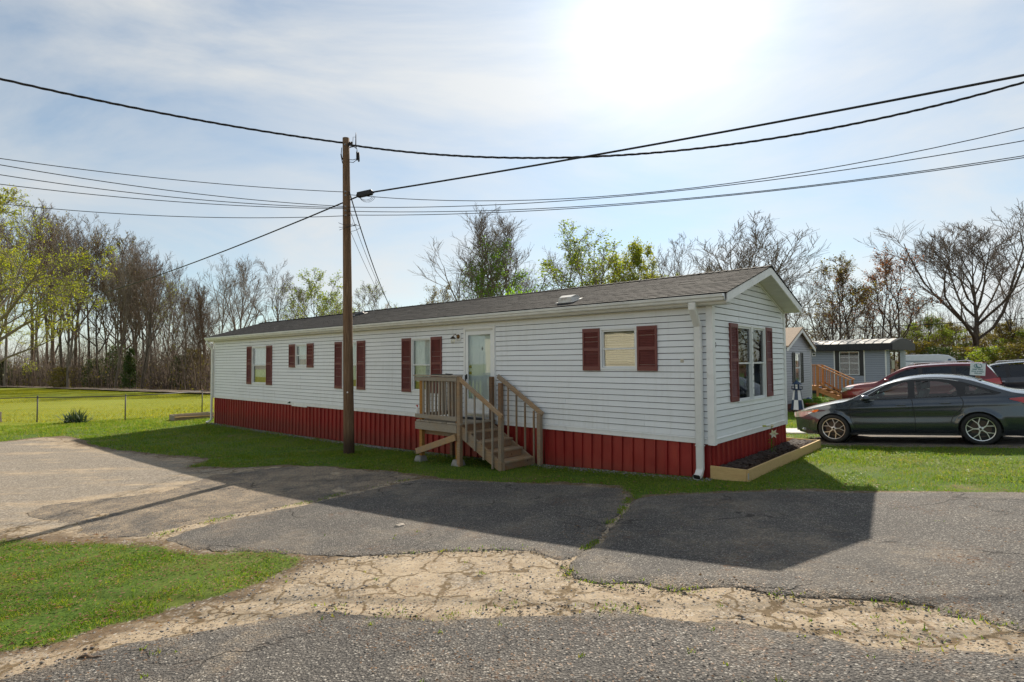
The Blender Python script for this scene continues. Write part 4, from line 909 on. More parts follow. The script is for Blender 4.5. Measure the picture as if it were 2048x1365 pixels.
# ---- red skirting, one object per sheet
def skirt(F, a0, a1, base, seed, lab):
    rnd = random.Random(seed); a = a0
    while a < a1 - .05:
        w = min(.92, a1 - a); m = MB(); prof = []; x = 0.0
        while x < w - 1e-6:
            for dx, n in ((0, -.040), (.158, -.040), (.166, -.004), (.192, -.004), (.200, -.040)):
                if x + dx <= w: prof.append((x + dx, n))
            x += .23
        if prof[-1][0] < w: prof.append((w, prof[-1][1]))
        tilt = rnd.uniform(-.012, .012); vs = []; fs = []; kick = rnd.uniform(0, .012)
        for (dx, n) in prof:
            zb = base(a + dx) - .04
            vs += [F(a + dx, n, ZB + .03), F(a + dx + tilt * .5, n + kick * .6 + tilt * (dx / w - .5) * .3, (ZB + zb) / 2), F(a + dx + tilt, n + kick, zb)]
        k = len(prof)
        for i in range(k - 1):
            for j in range(2): fs.append((3 * i + j, 3 * i + j + 1, 3 * i + 3 + j + 1, 3 * i + 3 + j))
        b = len(vs); vs += [(p[0], p[1] , p[2]) for p in [tuple(np.array(F(0, -.006, 0)) - np.array(F(0, 0, 0)) + np.array(q)) for q in vs]]
        fs += [tuple(b + i for i in f[::-1]) for f in fs]
        m.add(vs, fs); m.build('skirt_panel', MT['skirt'], home, recalc=False); a += .92
skirt(LW, .0, HL, lambda a: gz(*UV(a, 0)[:2]), 5, '')
skirt(GW, .0, HW, lambda a: gz(*UV(0, a)[:2]), 6, '')
m = MB(); m.box(.2, HL, -HW + .01, -HW + .05, -.75, ZB); m.box(HL - .05, HL - .01, -HW + .05, -.03, -.75, ZB); m.build('rear_skirt', MT['skirt'], home)

# ---- roof
OU0, OU1 = -.376, HL + .13
roof = MB()
roof.prism([(-.25, 2.99), (-.25, zr(-.25) - .012), (2.05, zr(2.05) - .012), (4.12, zr(4.12) - .012), (4.12, zr(4.12) - .11), (2.05, zr(2.05) - .13), (0, zr(0) - .13)], lambda v, z: (OU0 + .022, -v, z), lambda v, z: (OU1 - .02, -v, z))
roof = roof.build('roof', MT['interior'], home)
rnd = random.Random(21); SLP = math.hypot(1, RK); V = []; Fq = []
def shingles(side):
    row = 0; step = .135 / SLP
    v = -.275 if side == 0 else -.04
    while v < 2.03:
        u = OU0 - .012 - rnd.random() * .2
        while u < OU1 + .01:
            w = rnd.uniform(.20, .40); ua, ub = max(u, OU0 - .012), min(u + w - .005, OU1 + .01); u += w
            if ub - ua < .02: continue
            v1 = min(v + step * 1.25, 2.05); th = rnd.uniform(.012, .016); vl = v - rnd.uniform(0, .006)
            def P(uu, vv, d):
                z = 3.09 + RK * (vv + .27) + d
                return (uu, -(vv if side == 0 else HW - vv), z)
            b = len(V); V.extend([P(ua, vl, th), P(ub, vl, th), P(ub, v1, .001), P(ua, v1, .001), P(ua, vl, -.006), P(ub, vl, -.006), P(ub, v1, -.006), P(ua, v1, -.006)])
            Fq.extend([(b, b + 1, b + 2, b + 3), (b, b + 4, b + 5, b + 1), (b + 1, b + 5, b + 6, b + 2), (b + 3, b + 7, b + 4, b)])
        v += step; row += 1
shingles(0); shingles(1)
u = OU0 - .012
while u < OU1:
    w = .14; b = len(V); z = zr(2.05) + .012; d = .12; zd = z - d * RK; th = .012; e = rnd.uniform(0, .006)
    for uu, hh in ((u, .014 + e), (u + w * 1.3, .004)):
        V.extend([(uu, -2.05 + d, zd + hh), (uu, -2.05, z + hh), (uu, -2.05 - d, zd + hh), (uu, -2.05 + d, zd - .008), (uu, -2.05 - d, zd - .008)])
    Fq.extend([(b, b + 1, b + 6, b + 5), (b + 1, b + 2, b + 7, b + 6), (b, b + 3, b + 4, b + 1), (b + 1, b + 4, b + 2, b + 1)][:3]); u += w
me = bpy.data.meshes.new('shingles'); me.from_pydata(V, [], Fq); me.materials.append(MT['shingle']); me.update()
tag(link('shingles', me, roof), kind='stuff')
# fascia, soffit, rake boards
m = MB(); m.box(OU0 + .025, OU1 - .02, .225, .242, 2.925, 3.075); m.build('fascia', MT['soffit'], home)
m = MB(); m.box(OU0 + .03, OU1 - .03, .002, .224, 2.912, 2.926); m.build('soffit', MT['soffit'], home)
m = MB()
for i in range(2): m.box(0.1, HL - .1, .003, .016 + i * .008, ZE - .028 - i * 0.0 + (0 if i == 0 else .016), ZE - .006 - (0 if i else .004))
m.build('frieze_trim', MT['soffit'], home)
def rake(v0, v1, uu, name='rake_board'):
    m = MB(); s = 1 if v1 > v0 else -1
    zt = lambda v: zr(v) - .014
    m.prism([(v0, zt(v0)), (v1, zt(v1)), (v1, zt(v1) - .150), (v0, zt(v0) - .150)], lambda v, z: (uu, -v, z), lambda v, z: (uu + .024, -v, z)); return bevel(m.build(name, MT['trim'], home), .004)
rake(-.245, 2.049, OU0); rake(4.125, 2.051, OU0); rake(-.24, 2.049, OU1 - .024); rake(4.12, 2.051, OU1 - .024)
for v0, v1 in ((.0, 2.05), (4.11, 2.05)):           # sloping soffit boards under the gable overhang
    k = 12
    for i in range(k):
        va, vb = v0 + (v1 - v0) * i / k, v0 + (v1 - v0) * (i + .94) / k
        m = MB(); m.prism([(va, zr(va) - .132), (vb, zr(vb) - .132), (vb, zr(vb) - .142), (va, zr(va) - .142)], lambda v, z: (OU0 + .026, -v, z), lambda v, z: (-.001, -v, z)); m.build('soffit_panel', MT['soffit'], home)
    m = MB(); va, vb = (v0, v1 - .02) if v0 < v1 else (v0 - .02, v1 + .02)
    m.prism([(va, zr(va) - .144), (vb, zr(vb) - .144), (vb, zr(vb) - .178), (va, zr(va) - .178)], lambda v, z: (-.034, -v, z), lambda v, z: (-.005, -v, z)); m.build('gable_trim', MT['trim'], home)
# gutter and downspouts
prof = [(-.243, 3.062), (-.243, 2.958), (-.298, 2.958), (-.315, 2.975), (-.322, 3.005), (-.346, 3.028), (-.346, 3.050), (-.352, 3.052), (-.352, 3.068), (-.334, 3.068), (-.330, 3.035), (-.260, 3.030), (-.255, 3.062)]
m = MB(); m.prism(prof, lambda v, z: (OU0 + .045, -v, z), lambda v, z: (OU1 + .02, -v, z)); m.build('gutter', MT['gutter'], home)
for uu in (OU0 + .030, OU1 + .021):
    m = MB(); m.prism(prof[:9] + [(-.243, 3.068)], lambda v, z: (uu, -v, z), lambda v, z: (uu + .014, -v, z)); m.build('gutter_end_cap', MT['aluminium'], home)
def downspout(u, zb, out=(.0, .16), w=.125, d=.085):
    path = [(u, .295, 2.958), (u, .295, 2.86), (u - .0, .085, 2.56), (u, .085, zb + .16), (u + out[0] * .5, .085 + out[1] * .45, zb + .07), (u + out[0], .085 + out[1], zb + .045)]
    m = MB(); vs = []; fs = []; n = len(path)
    for i, p in enumerate(path):
        t = Vector(path[min(i + 1, n - 1)]) - Vector(path[max(i - 1, 0)]); t.normalize(); s = Vector((1, 0, 0)); s = (s - t * s.dot(t)).normalized(); b = t.cross(s)
        c = .014
        for (x, y) in ((-w / 2 + c, -d / 2), (w / 2 - c, -d / 2), (w / 2, -d / 2 + c), (w / 2, d / 2 - c), (w / 2 - c, d / 2), (-w / 2 + c, d / 2), (-w / 2, d / 2 - c), (-w / 2, -d / 2 + c)): vs.append(Vector(p) + s * x + b * y)
    for i in range(n - 1):
        for k in range(8): fs.append((8 * i + k, 8 * i + (k + 1) % 8, 8 * i + 8 + (k + 1) % 8, 8 * i + 8 + k))
    m.add(vs, fs); o = m.build('downspout', MT['gutter'], home)
    e = Vector(path[-1]); dd = (e - Vector(path[-2])).normalized(); mm = MB(); mm.bar(e - dd * .03, e - dd * .012, w - .015, d - .015); mm.build('spout_mouth', MT['black'], o)
    for zz in (zb + .55, 2.2): fbox(LW, u - w / 2 - .006, u + w / 2 + .006, .03, .085 + d / 2 + .004, zz, zz + .02).build('strap', MT['gutter'], o)
downspout(.205, gz(*UV(.2, -.1)[:2]) + .0); downspout(HL - .02, gz(*UV(HL, -.1)[:2]), (.12, .16), .095, .07)
# roof vents
def on_roof(u, v, d=0): return (u, -v, zr(v) + d)
tl = math.atan(RK)
m = MB(); hood = [(-.19, -.14, 0), (.19, -.14, 0), (.19, .16, 0), (-.19, .16, 0), (-.19, -.14, .05), (.19, -.14, .05), (.19, -.02, .115), (-.19, -.02, .115), (.15, .13, .10), (-.15, .13, .10)]
m.add(hood, [(0, 1, 5, 4), (4, 5, 6, 7), (7, 6, 8, 9), (9, 8, 2, 3), (1, 2, 8, 6, 5), (0, 4, 7, 9, 3)]); m.box(-.23, .23, -.18, .20, -.01, .008)
o = m.build('roof_vent', simple('rust_stained_vent', (.60, .58, .54), .5, .2, 8, dirt=((.22, .12, .07), 6, .7)), roof, False, on_roof(3.13, .22, .018), (-tl, 0, 0)); bevel(o, .012, 2)
m = MB(); m.box(-.15, .15, -.142, -.1405, .012, .04); m.build('vent_mouth', MT['black'], o) if False else None
m = MB(); m.lathe([(.16, 0), (.17, .03), (.13, .07), (0, .085)], 14); m.box(-.2, .2, -.2, .2, -.012, .004); m.build('roof_vent', simple('dark_vent', (.05, .05, .055), .5), roof, True, on_roof(12.8, 1.45, .018), (-tl, 0, 0))
m = MB(); m.lathe([(.035, 0), (.035, .24), (.028, .25), (0, .25)], 10); m.build('vent_pipe', MT['steel'], roof, True, (9.4, -3.1, zr(3.1) - .01))
# ================================================================== WOODEN ENTRY STEPS
su, sv = 5.2, -.6; sz = gz(*UV(su, sv)[:2])
steps = thing('entry_steps', 'weathered wooden porch steps with slatted railing below the white front door', 'steps', UV(su, sv, sz), HROT)
def S(u, v, z): return (u - su, -(v - sv), z - sz)
def plank(name, u0, u1, v0, v1, z0, z1, mat, bw=.004, par=None):
    m = MB(); a = S(u0, v0, z0); b = S(u1, v1, z1); m.box(a[0], b[0], a[1], b[1], a[2], b[2]); return bevel(m.build(name, MT[mat], par or steps), bw)
def beam(name, p, q, w, h, mat, up=(0, 0, 1)):
    m = MB(); m.bar(S(*p), S(*q), w, h, up); return bevel(m.build(name, MT[mat], steps), .004)
FZ, VF, UL, UR = .66, -1.12, 6.50, 5.06
rs = random.Random(4)
# posts
plank('post', UR - .01, UR + .085, VF - .03, VF + .065, gz(*UV(UR, VF)[:2]) - .03, 1.66, 'wood_old')
plank('post', UR + .10, UR + .185, VF + .03, VF + .115, gz(*UV(UR, VF)[:2]) + .12, 1.60, 'wood_amber')
plank('post', UL - .13, UL - .04, VF + .02, VF + .11, gz(*UV(UL, VF)[:2]) + .14, 1.60, 'wood_amber')
plank('post', UR - .06, UR + .03, -.20, -.11, gz(*UV(UR, -.2)[:2]) - .02, 1.64, 'wood_mid')
plank('post', UL - .13, UL - .04, -.16, -.07, gz(*UV(UL, -.1)[:2]) - .02, 1.58, 'wood_mid')
# concrete blocks under the posts
for (u, v) in ((UL - .06, VF + .05), (UR + .15, VF + .08)):
    z = gz(*UV(u, v)[:2]); m = MB(); s = .13
    m.add([S(u - s, v - s, z - .05), S(u + s, v - s, z - .05), S(u + s, v + s, z - .05), S(u - s, v + s, z - .05), S(u - s * .7, v - s * .7, z + .13), S(u + s * .7, v - s * .7, z + .13), S(u + s * .7, v + s * .7, z + .13), S(u - s * .7, v + s * .7, z + .13)],
          [(0, 3, 2, 1), (4, 5, 6, 7), (0, 1, 5, 4), (1, 2, 6, 5), (2, 3, 7, 6), (3, 0, 4, 7)]); bevel(m.build('footing_block', MT['concrete'], steps), .02, 2)
# landing: joists, boards
plank('rim_joist', UR + .09, UL + .05, VF - .035, VF + .0, FZ - .215, FZ - .045, 'wood_grey')
plank('rim_joist', UR + .09, UL, VF + .115, VF + .15, FZ - .33, FZ - .17, 'wood_old')
plank('rim_joist', UL - .04, UL, VF + .0, -.07, FZ - .19, FZ - .04, 'wood_grey')
for i in range(3): plank('joist', UR + .05, UL - .05, VF + .35 + i * .25, VF + .39 + i * .25, FZ - .19, FZ - .04, 'wood_mid')
k = 10; w = (UL - UR + .06) / k
for i in range(k): plank('deck_board', UR - .03 + i * w, UR - .03 + (i + .94) * w, VF - .02 + rs.uniform(-.012, .012), -.04, FZ - .038, FZ, 'wood_grey')
# front railing
plank('rail_cap', UR + .0, UL + .10, VF - .06, VF + .085, 1.662, 1.690, 'wood_grey')
plank('top_rail', UR + .088, UL + .08, VF - .036, VF - .0, 1.555, 1.645, 'wood_grey')
plank('bottom_rail', UR + .088, UL + .05, VF - .038, VF - .002, FZ + .045, FZ + .135, 'wood_grey')
plank('bottom_rail', UR + .1, UL - .05, VF + .05, VF + .088, FZ + .04, FZ + .12, 'wood_mid')
for i in range(11):
    u = UR + .16 + i * (UL - UR - .30) / 10.4; t = rs.uniform(-.012, .012)
    beam('baluster', (u + t, VF + .022, FZ + .05), (u - t, VF + .022, 1.65), .036, .036, 'wood_grey', (0, 1, 0))
# left return railing to the wall
plank('top_rail', UL - .09, UL - .055, VF + .11, -.16, 1.50, 1.59, 'wood_mid'); plank('bottom_rail', UL - .09, UL - .055, VF + .11, -.16, FZ + .06, FZ + .15, 'wood_mid')
plank('rail_cap', UL - .14, UL - .0, VF + .09, -.04, 1.600, 1.628, 'wood_grey')
for i in range(6):
    v = VF + .22 + i * .125; beam('baluster', (UL - .115, v, FZ + .06), (UL - .115, v, 1.60), .036, .036, 'wood_mid', (0, 1, 0))
# diagonal brace of newer wood
beam('brace', (UL - .02, VF - .055, gz(*UV(UL, VF)[:2]) + .235), (UR + .10, VF - .055, FZ - .30), .036, .135, 'wood_tan', (0, 0, 1))
# flight of steps
UB = 3.86; NT_ = 4; run = (UR - UB) / NT_; gzb = gz(*UV(UB, -.6)[:2]); rise = (FZ - gzb) / 5
for side, v in (('f', VF + .05), ('r', -.13)):
    m = MB(); pts = [(UR, FZ - .06), (UR, FZ - .33), (UB + .12, gzb - .01), (UB - .03, gzb - .01), (UB - .03, gzb + .13)]
    m.prism(pts, lambda u, z: S(u, v - .019, z), lambda u, z: S(u, v + .019, z)); bevel(m.build('stringer', MT['wood_old'], steps), .003)
plank('riser', UR - .002, UR + .03, VF + .07, -.15, FZ - rise, FZ - .04, 'wood_mid')
for i in range(NT_):
    z = FZ - rise * (i + 1); ua = UR - run * i; ub = ua - run
    plank('tread', ub - .02, (ua + ub) / 2 - .003, VF + .03, -.11, z - .036, z, 'wood_old'); plank('tread', (ua + ub) / 2 + .003, ua, VF + .03, -.11, z - .036, z, 'wood_old')
    if i < NT_ - 1 or True: plank('riser', ub + .004, ub + .032, VF + .07, -.15, z - rise + .002, z - .038, 'wood_mid')
plank('post', UB - .02, UB + .07, VF - .03, VF + .06, gz(*UV(UB, VF)[:2]) - .02, .86, 'wood_old')
plank('post', UB - .22, UB - .13, -.16, -.07, gz(*UV(UB, -.1)[:2]) - .02, .88, 'wood_old')
beam('stair_rail', (UR + .04, VF - .01, 1.635), (UB - .03, VF - .01, .875), .04, .09, 'wood_old')
beam('stair_rail', (UR - .17, -.115, 1.655), (UB - .26, -.115, .865), .04, .10, 'wood_old')
plank('post', UR - .30, UR - .21, -.16, -.07, .30, 1.50, 'wood_mid')
for i in range(4):
    t = (i + .75) / 4.7; u = UR - t * (UR - UB); zt = 1.60 - t * .76; zb = FZ - .20 - t * (FZ - gzb - .12)
    beam('baluster', (u, VF - .005, max(zb - .06, gzb + .02)), (u, VF - .005, zt), .036, .036, 'wood_grey', (0, 1, 0))
for i in range(4):
    t = (i + .9) / 4.9; u = UR - .26 - t * (UR - UB); zt = 1.56 - t * .79; zb = FZ - .28 - t * (FZ - gzb - .10)
    beam('baluster', (u, -.115, zb), (u, -.115, zt), .036, .036, 'wood_old', (0, 1, 0))
# things on the landing
m = MB(); m.prism([(.45 * math.cos(t) * (1 if math.sin(t) > 0 else 1), max(-.02, .30 * math.sin(t))) for t in np.linspace(0, 2 * math.pi, 24, endpoint=False)], lambda x, y: (x, y, 0), lambda x, y: (x, y, .014))
tag(m.build('door_mat', MT['mat_black'], None, False, UV(5.60, -.36, FZ + .001), (0, 0, HROT + math.pi)), 'black half-round doormat on the porch landing', 'doormat')
b = UV(UL - .02, VF - .02, FZ + .136); t = thing('spray_bottle', 'small white bottle with red cap on the porch railing', 'bottle', b, HROT)
m = MB(); m.lathe([(.028, 0), (.030, .01), (.030, .10), (.022, .13), (.012, .145), (.012, .155)], 12); m.build('body', MT['bottle'], t, True)
m = MB(); m.lathe([(.014, .150), (.016, .155), (.016, .185), (.010, .20), (0, .20)], 10); m.box(-.012, .045, -.008, .008, .178, .196); m.build('cap', MT['red_cap'], t)
m = MB(); m.bar((-.40, 0, .012), (.22, 0, .012), .03, .022); m.bar((.05, 0, .03), (.26, .01, .022), .02, .016); tag(m.build('black_strip', MT['black'], None, False, UV(5.55, VF - .02, 1.691), (0, 0, HROT + math.pi)), 'black strip lying on the porch rail cap', 'strip')

# ================================================================== GARDEN BED at the gable
pu0, pu1, pv1 = -.59, -.035, 4.56; pz = gz(*UV(-.3, 2)[:2])
bed = thing('garden_bed', 'new pine plank garden border filled with dark mulch', 'garden bed', UV(-.3, 2.2, pz), HROT)
def B(u, v, z): return (u + .3, -(v - 2.2), z - pz)
def bplank(u0, u1, v0, v1, z0, z1, nm='plank'):
    m = MB(); a = B(u0, v0, z0); b = B(u1, v1, z1); m.box(a[0], b[0], a[1], b[1], a[2], b[2]); return bevel(m.build(nm, MT['wood_new'], bed), .004)
pt = pz + .20
bplank(pu0 + .041, .05, -.045, -.006, pz - .08, pt); bplank(pu0, pu0 + .038, -.045, 2.30, pz - .08, pt + .004); bplank(pu0 + .004, pu0 + .040, 2.303, pv1, pz - .08, pt - .004); bplank(pu0 + .042, 1.1, pv1 - .038, pv1, pz - .08, pt - .01)
m = MB(); a = B(pu0 + .0, -.05, pz + .05); m.box(a[0] - .002, a[0] + .02, a[1] - .002, a[1] + .004, pz + .05 - pz, pt - .05 - pz); m.build('corner_bracket', MT['steel'], bed)
nx, ny = 14, 80; V = []; F = []
for i in range(nx + 1):
    for j in range(ny + 1):
        u = pu0 + .03 + (pu1 - pu0 - .03) * i / nx; v = -.01 + (pv1 - .02) * j / ny; X_, Y_ = UV(u, v)[:2]
        V.append(B(u, v, pz + .14 + .07 * float(fbm(X_, Y_, 3, 3)) + .05 * float(fbm(X_, Y_, 18, 2)) + .03 * (i / nx)))
for i in range(nx):
    for j in range(ny): k = i * (ny + 1) + j; F.append((k, k + 1, k + ny + 2, k + ny + 1))
m = MB(); m.add(V, F); m.build('mulch', simple('mulch_soil', (.035, .022, .016), .95, .5, 30, .8, 90), bed)
n = 4200; u = pu0 + .04 + rng.rand(n) * (pu1 - pu0 - .04); v = rng.rand(n) * (pv1 - .05); x = HX + u * D1[0] + v * D2[0]; y = HY + u * D1[1] + v * D2[1]
flakes('mulch_chips', x, y, .010 + .022 * rng.rand(n), MT['mulch'], 'dark bark mulch chips in the garden border', pz - 0 + .155 - float(G(*UV(-.3, 2)[:2])), 'mulch')
# lily
lx, ly, lz = UV(-.24, 2.30, pz + .14)
lily = thing('lily_plant', 'tall lily with one white open flower and a bud beside red skirting', 'flower', (lx, ly, lz), HROT)
m = MB(); m.tube([(0, 0, 0), (.01, .005, .17), (-.005, 0, .36), (0, 0, .52)], [.009, .008, .007, .005], 6); m.build('stem', MT['leaf_bright'], lily)
rr = random.Random(2); m = MB()
def leafq(m, p, d, l, w, droop=.3):
    p = Vector(p); d = Vector(d).normalized(); s = d.cross(Vector((0, 0, 1)));
    if s.length < 1e-3: s = Vector((1, 0, 0))
    s.normalize(); q = p + d * l * .5 + Vector((0, 0, -droop * l * .1)); e = p + d * l + Vector((0, 0, -droop * l * .5))
    m.add([p, q + s * w / 2, e, q - s * w / 2], [(0, 1, 2, 3)])
for i in range(46):
    a = i * 2.4; z = .04 + .36 * i / 46; leafq(m, (0, 0, z), (math.cos(a), math.sin(a), .5), rr.uniform(.09, .14), .022, .8)
m.build('leaf', MT['leaf_bright'], lily, recalc=False)
def flower(c, d, open_, mat, name):
    m = MB(); d = Vector(d).normalized(); s = d.cross(Vector((0, 0, 1))).normalized(); t = s.cross(d)
    for i in range(6):
        a = i * math.pi / 3; o = s * math.cos(a) + t * math.sin(a); p = Vector(c); w = (s * -math.sin(a) + t * math.cos(a)) * .022
        m.add([p, p + d * .05 + o * .035 * open_ + w * 1.3, p + d * .07 + o * .10 * open_, p + d * .05 + o * .035 * open_ - w * 1.3], [(0, 1, 2, 3)])
    return m.build(name, mat, lily, recalc=False)
flower((-.01, .02, .40), (-.75, .65, -.05), 1.0, MT['petal'], 'bloom'); flower((0, 0, .50), (-.3, .3, .9), .35, MT['petal'], 'bloom')
m = MB(); m.tube([(0, 0, .51), (.03, .06, .53), (.06, .10, .54)], [.004, .005, .006], 5); m.tube([(.06, .10, .54), (.08, .13, .545), (.105, .165, .545), (.12, .185, .545)], [.010, .020, .020, .004], 7); m.build('bud', MT['bud'], lily, True)

# ================================================================== UTILITY POLE
px, py = -4.224, 14.56; pgz = gz(px, py)
TOPP = Vector((-4.34, 14.56, 7.89))
pole = thing('utility_pole', 'brown creosoted wooden utility pole standing before the white home', 'utility pole', (px, py, pgz))
def pp(z, dx=0, dy=0, dz=0): t = (z - pgz) / (7.89 - pgz); return Vector(((TOPP.x - px) * t + dx, dy, z - pgz + dz))
m = MB(); m.tube([pp(pgz - .4)] + [pp(pgz + (7.89 - pgz) * i / 14) for i in range(15)], [.142] + [.140 - .052 * (i / 14) for i in range(15)], 18); m.build('shaft', MT['pole'], pole, True)
m = MB(); m.lathe([(.0, .05), (.022, .05), (.03, .03), (.03, 0)], 8, tuple(pp(7.72, .11, -.05))); m.lathe([(.016, 0), (.03, .02), (.016, .04), (.03, .06), (.02, .09), (0, .095)], 10, tuple(pp(7.68, .16, -.06))); m.bar(pp(7.70, .06), pp(7.70, .18, -.05), .03, .03); m.build('insulator', MT['dark_metal'], pole, True)
m = MB(); m.tube([pp(7.60, .28, -.05), pp(7.70, .27, -.05), pp(7.95, .275, -.05), pp(8.02, .278, -.05)], [.012, .016, .010, .006], 6); m.tube([pp(7.66, .1), pp(7.66, .28, -.05)], .008, 5); m.tube([pp(7.66, .18, -.03), pp(7.9, .20, -.05), pp(7.9, .275, -.05)], .006, 5); m.build('arrester_bracket', MT['dark_metal'], pole, True)
m = MB()
for dx, z0, z1 in ((.30, 7.52, 7.28), (.345, 7.50, 7.24)): m.tube([pp(z0, dx, -.05), pp(z0 - .02, dx, -.05), pp(z1 + .02, dx, -.05), pp(z1, dx, -.05)], [.006, .024, .024, .012], 8)
m.tube([pp(7.62, .1, -.05), pp(7.64, .22, -.06), pp(7.58, .30, -.05), pp(7.5, .30, -.05)], .010, 6); m.tube([pp(7.24, .08, -.05), pp(7.22, .2, -.06), pp(7.30, .30, -.05)], .008, 6); m.tube([pp(7.30, .08, -.05), pp(7.29, .2, -.06), pp(7.32, .29, -.05)], .008, 6)
m.build('splice_connector', MT['wire'], pole, True)
m = MB(); m.tube([pp(7.62, -.10, -.05), pp(7.4, -.12, -.05), pp(7.2, -.08, -.06)], .010, 6); m.tube([pp(7.45, -.12, -.05), pp(7.3, -.09, -.05)], .018, 6); m.build('dead_end_clamp', MT['dark_metal'], pole, True)
for z in (7.66, 6.42, 6.32, 6.03, 5.92, 5.80):
    m = MB(); c = pp(z, .02, -.12); m.bar(c, c + Vector((0, -.06, 0)), .022, .022); m.lathe([(.02, 0), (.02, .012), (0, .013)], 8, tuple(c + Vector((0, -.06, 0))), 'Y'); m.build('bolt', MT['steel'], pole)
m = MB(); m.box(-.018, .018, -.006, .006, -.018, .018); o = m.build('tag_disc', MT['white_paint'], pole, False, pp(1.22, .015, -.137)); bevel(o, .004)
m = MB()
for k in range(3):
    c = pp(5.62 - .06 * k, .0, -.02); m.tube([c + Vector((.19 * math.cos(t) * (1 + .25 * k) + .05 * k, .14 * math.sin(t) - .08, .06 * math.sin(t * 1.3 + k) - .03)) for t in np.linspace(-2.6, .6 + .5 * k, 16)], .006, 5)
m.build('cable_loop', MT['wire'], pole, True)
# splice closure hanging on the lower cable
box = thing('splice_closure', 'black splice box hanging on the cable beside the pole', 'cable box', (-3.80, 14.46, 6.36), .0)
m = MB(); m.bar((-.20, 0, -.02), (.20, -.08, .035), .13, .14); bevel(m.build('housing', MT['wire'], box), .025, 2)
m = MB()
for x in (-.205, .205): m.lathe([(.05, -.02), (.035, .02), (.02, .05)], 8, (x, -.04 - x * .2, .0 + x * .14), 'X')
m.build('end_cap', MT['wire'], box)
m = MB()
for k in range(3): m.tube([(-.14 + .16 * (1 - math.cos(t)) * (1 + .12 * k), -.02, -.05 - (.10 + .03 * k) * math.sin(t)) for t in np.linspace(0, math.pi, 12)], .005, 5)
m.build('drip_loop', MT['wire'], box, True)

# ------------------------------------------------------------------ overhead cables
def cable(a, b, sag, r, label, mat='wire', n=26, twist=0.0, ext=1.0):
    a = Vector(a); b = Vector(b); b = a + (b - a) * ext; m = MB(); o = a.copy(); L_ = (b - a).length
    def P(t, k=0):
        p = a.lerp(b, t); w = t * ext; p.z -= sag * 4 * w * (1 - w); return p - o
    if twist:
        k = max(40, int(L_ / .16))
        for s in (0, 1, 2):
            pts = []
            for i in range(k + 1):
                t = i / k; p = P(t); w = t * L_ / twist * 2 * math.pi + s * 2.09; pts.append(p + Vector((0, math.cos(w), math.sin(w))) * r)
            m.tube(pts, r * .85, 4)
    else: m.tube([P(i / n) for i in range(n + 1)], r, 6)
    return tag(m.build('overhead_cable', MT[mat], None, True, o), label, 'cable', 'overhead cables on the pole')
pt_ = lambda z, dx=0.0, dy=-.1: (px + (TOPP.x - px) * ((z - pgz) / (7.89 - pgz)) + dx, py + dy, z)
cable(pt_(7.73, -.06), (-10.25, 11.05, 7.72), .10, .016, 'thick twisted power cable from the pole top to the upper left', twist=.9, ext=1.35)
cable(pt_(7.68, .08), (10.65, 11.42, 7.70), .86, .016, 'thick twisted power cable sagging from the pole top to the upper right', twist=.9, ext=1.25)
cable((-3.55, 14.38, 6.40), (8.24, 8.83, 6.52), .06, .021, 'thick straight cable from the splice box to the upper right', ext=1.3)
cable((-3.98, 14.50, 6.33), (-41.95, 45.81, 6.30), .75, .019, 'thick cable descending from the splice box behind the woods, lower left', ext=1.35)
for (z, e, sg, lb) in ((6.43, (-10.72, 11.66, 6.32), .10, 'topmost thin cable running from the pole to the left edge'), (6.05, (-10.07, 10.91, 5.92), .12, 'second thin cable from the pole to the left edge'), (6.02, (-10.54, 11.43, 5.90), .14, 'third thin cable from the pole to the left edge'), (5.99, (-11.04, 11.97, 5.88), .12, 'fourth thin cable from the pole to the left edge'), (5.80, (-11.81, 12.82, 5.70), .16, 'lowest thin cable from the pole to the left edge')):
    cable(pt_(z, -.05), e, sg, .0085, lb, ext=1.3)
for (z, e, sg, lb) in ((6.36, (9.44, 10.16, 6.22), .62, 'topmost of the four thin cables crossing to the right edge'), (6.03, (9.32, 10.04, 5.93), .36, 'second of the four thin cables crossing to the right edge'), (5.92, (9.68, 10.44, 5.80), .34, 'third of the four thin cables crossing to the right edge'), (5.82, (9.57, 10.32, 5.72), .30, 'lowest of the four thin cables crossing to the right edge')):
    cable(pt_(z, .06), e, sg, .0085, lb, ext=1.3)
cable(pt_(6.44, .10), (-5.01, 23.0, 4.27), .22, .016, 'dark service drop cable from the pole over the roof ridge')
cable(pt_(5.98, .10), (-5.25, 23.0, 4.75), .16, .0075, 'upper thin drop wire from the pole to behind the roof', 'wire_grey')
cable(pt_(5.45, .10), (-5.35, 23.0, 4.65), .10, .0065, 'lower thin drop wire from the pole to behind the roof', 'wire_grey')
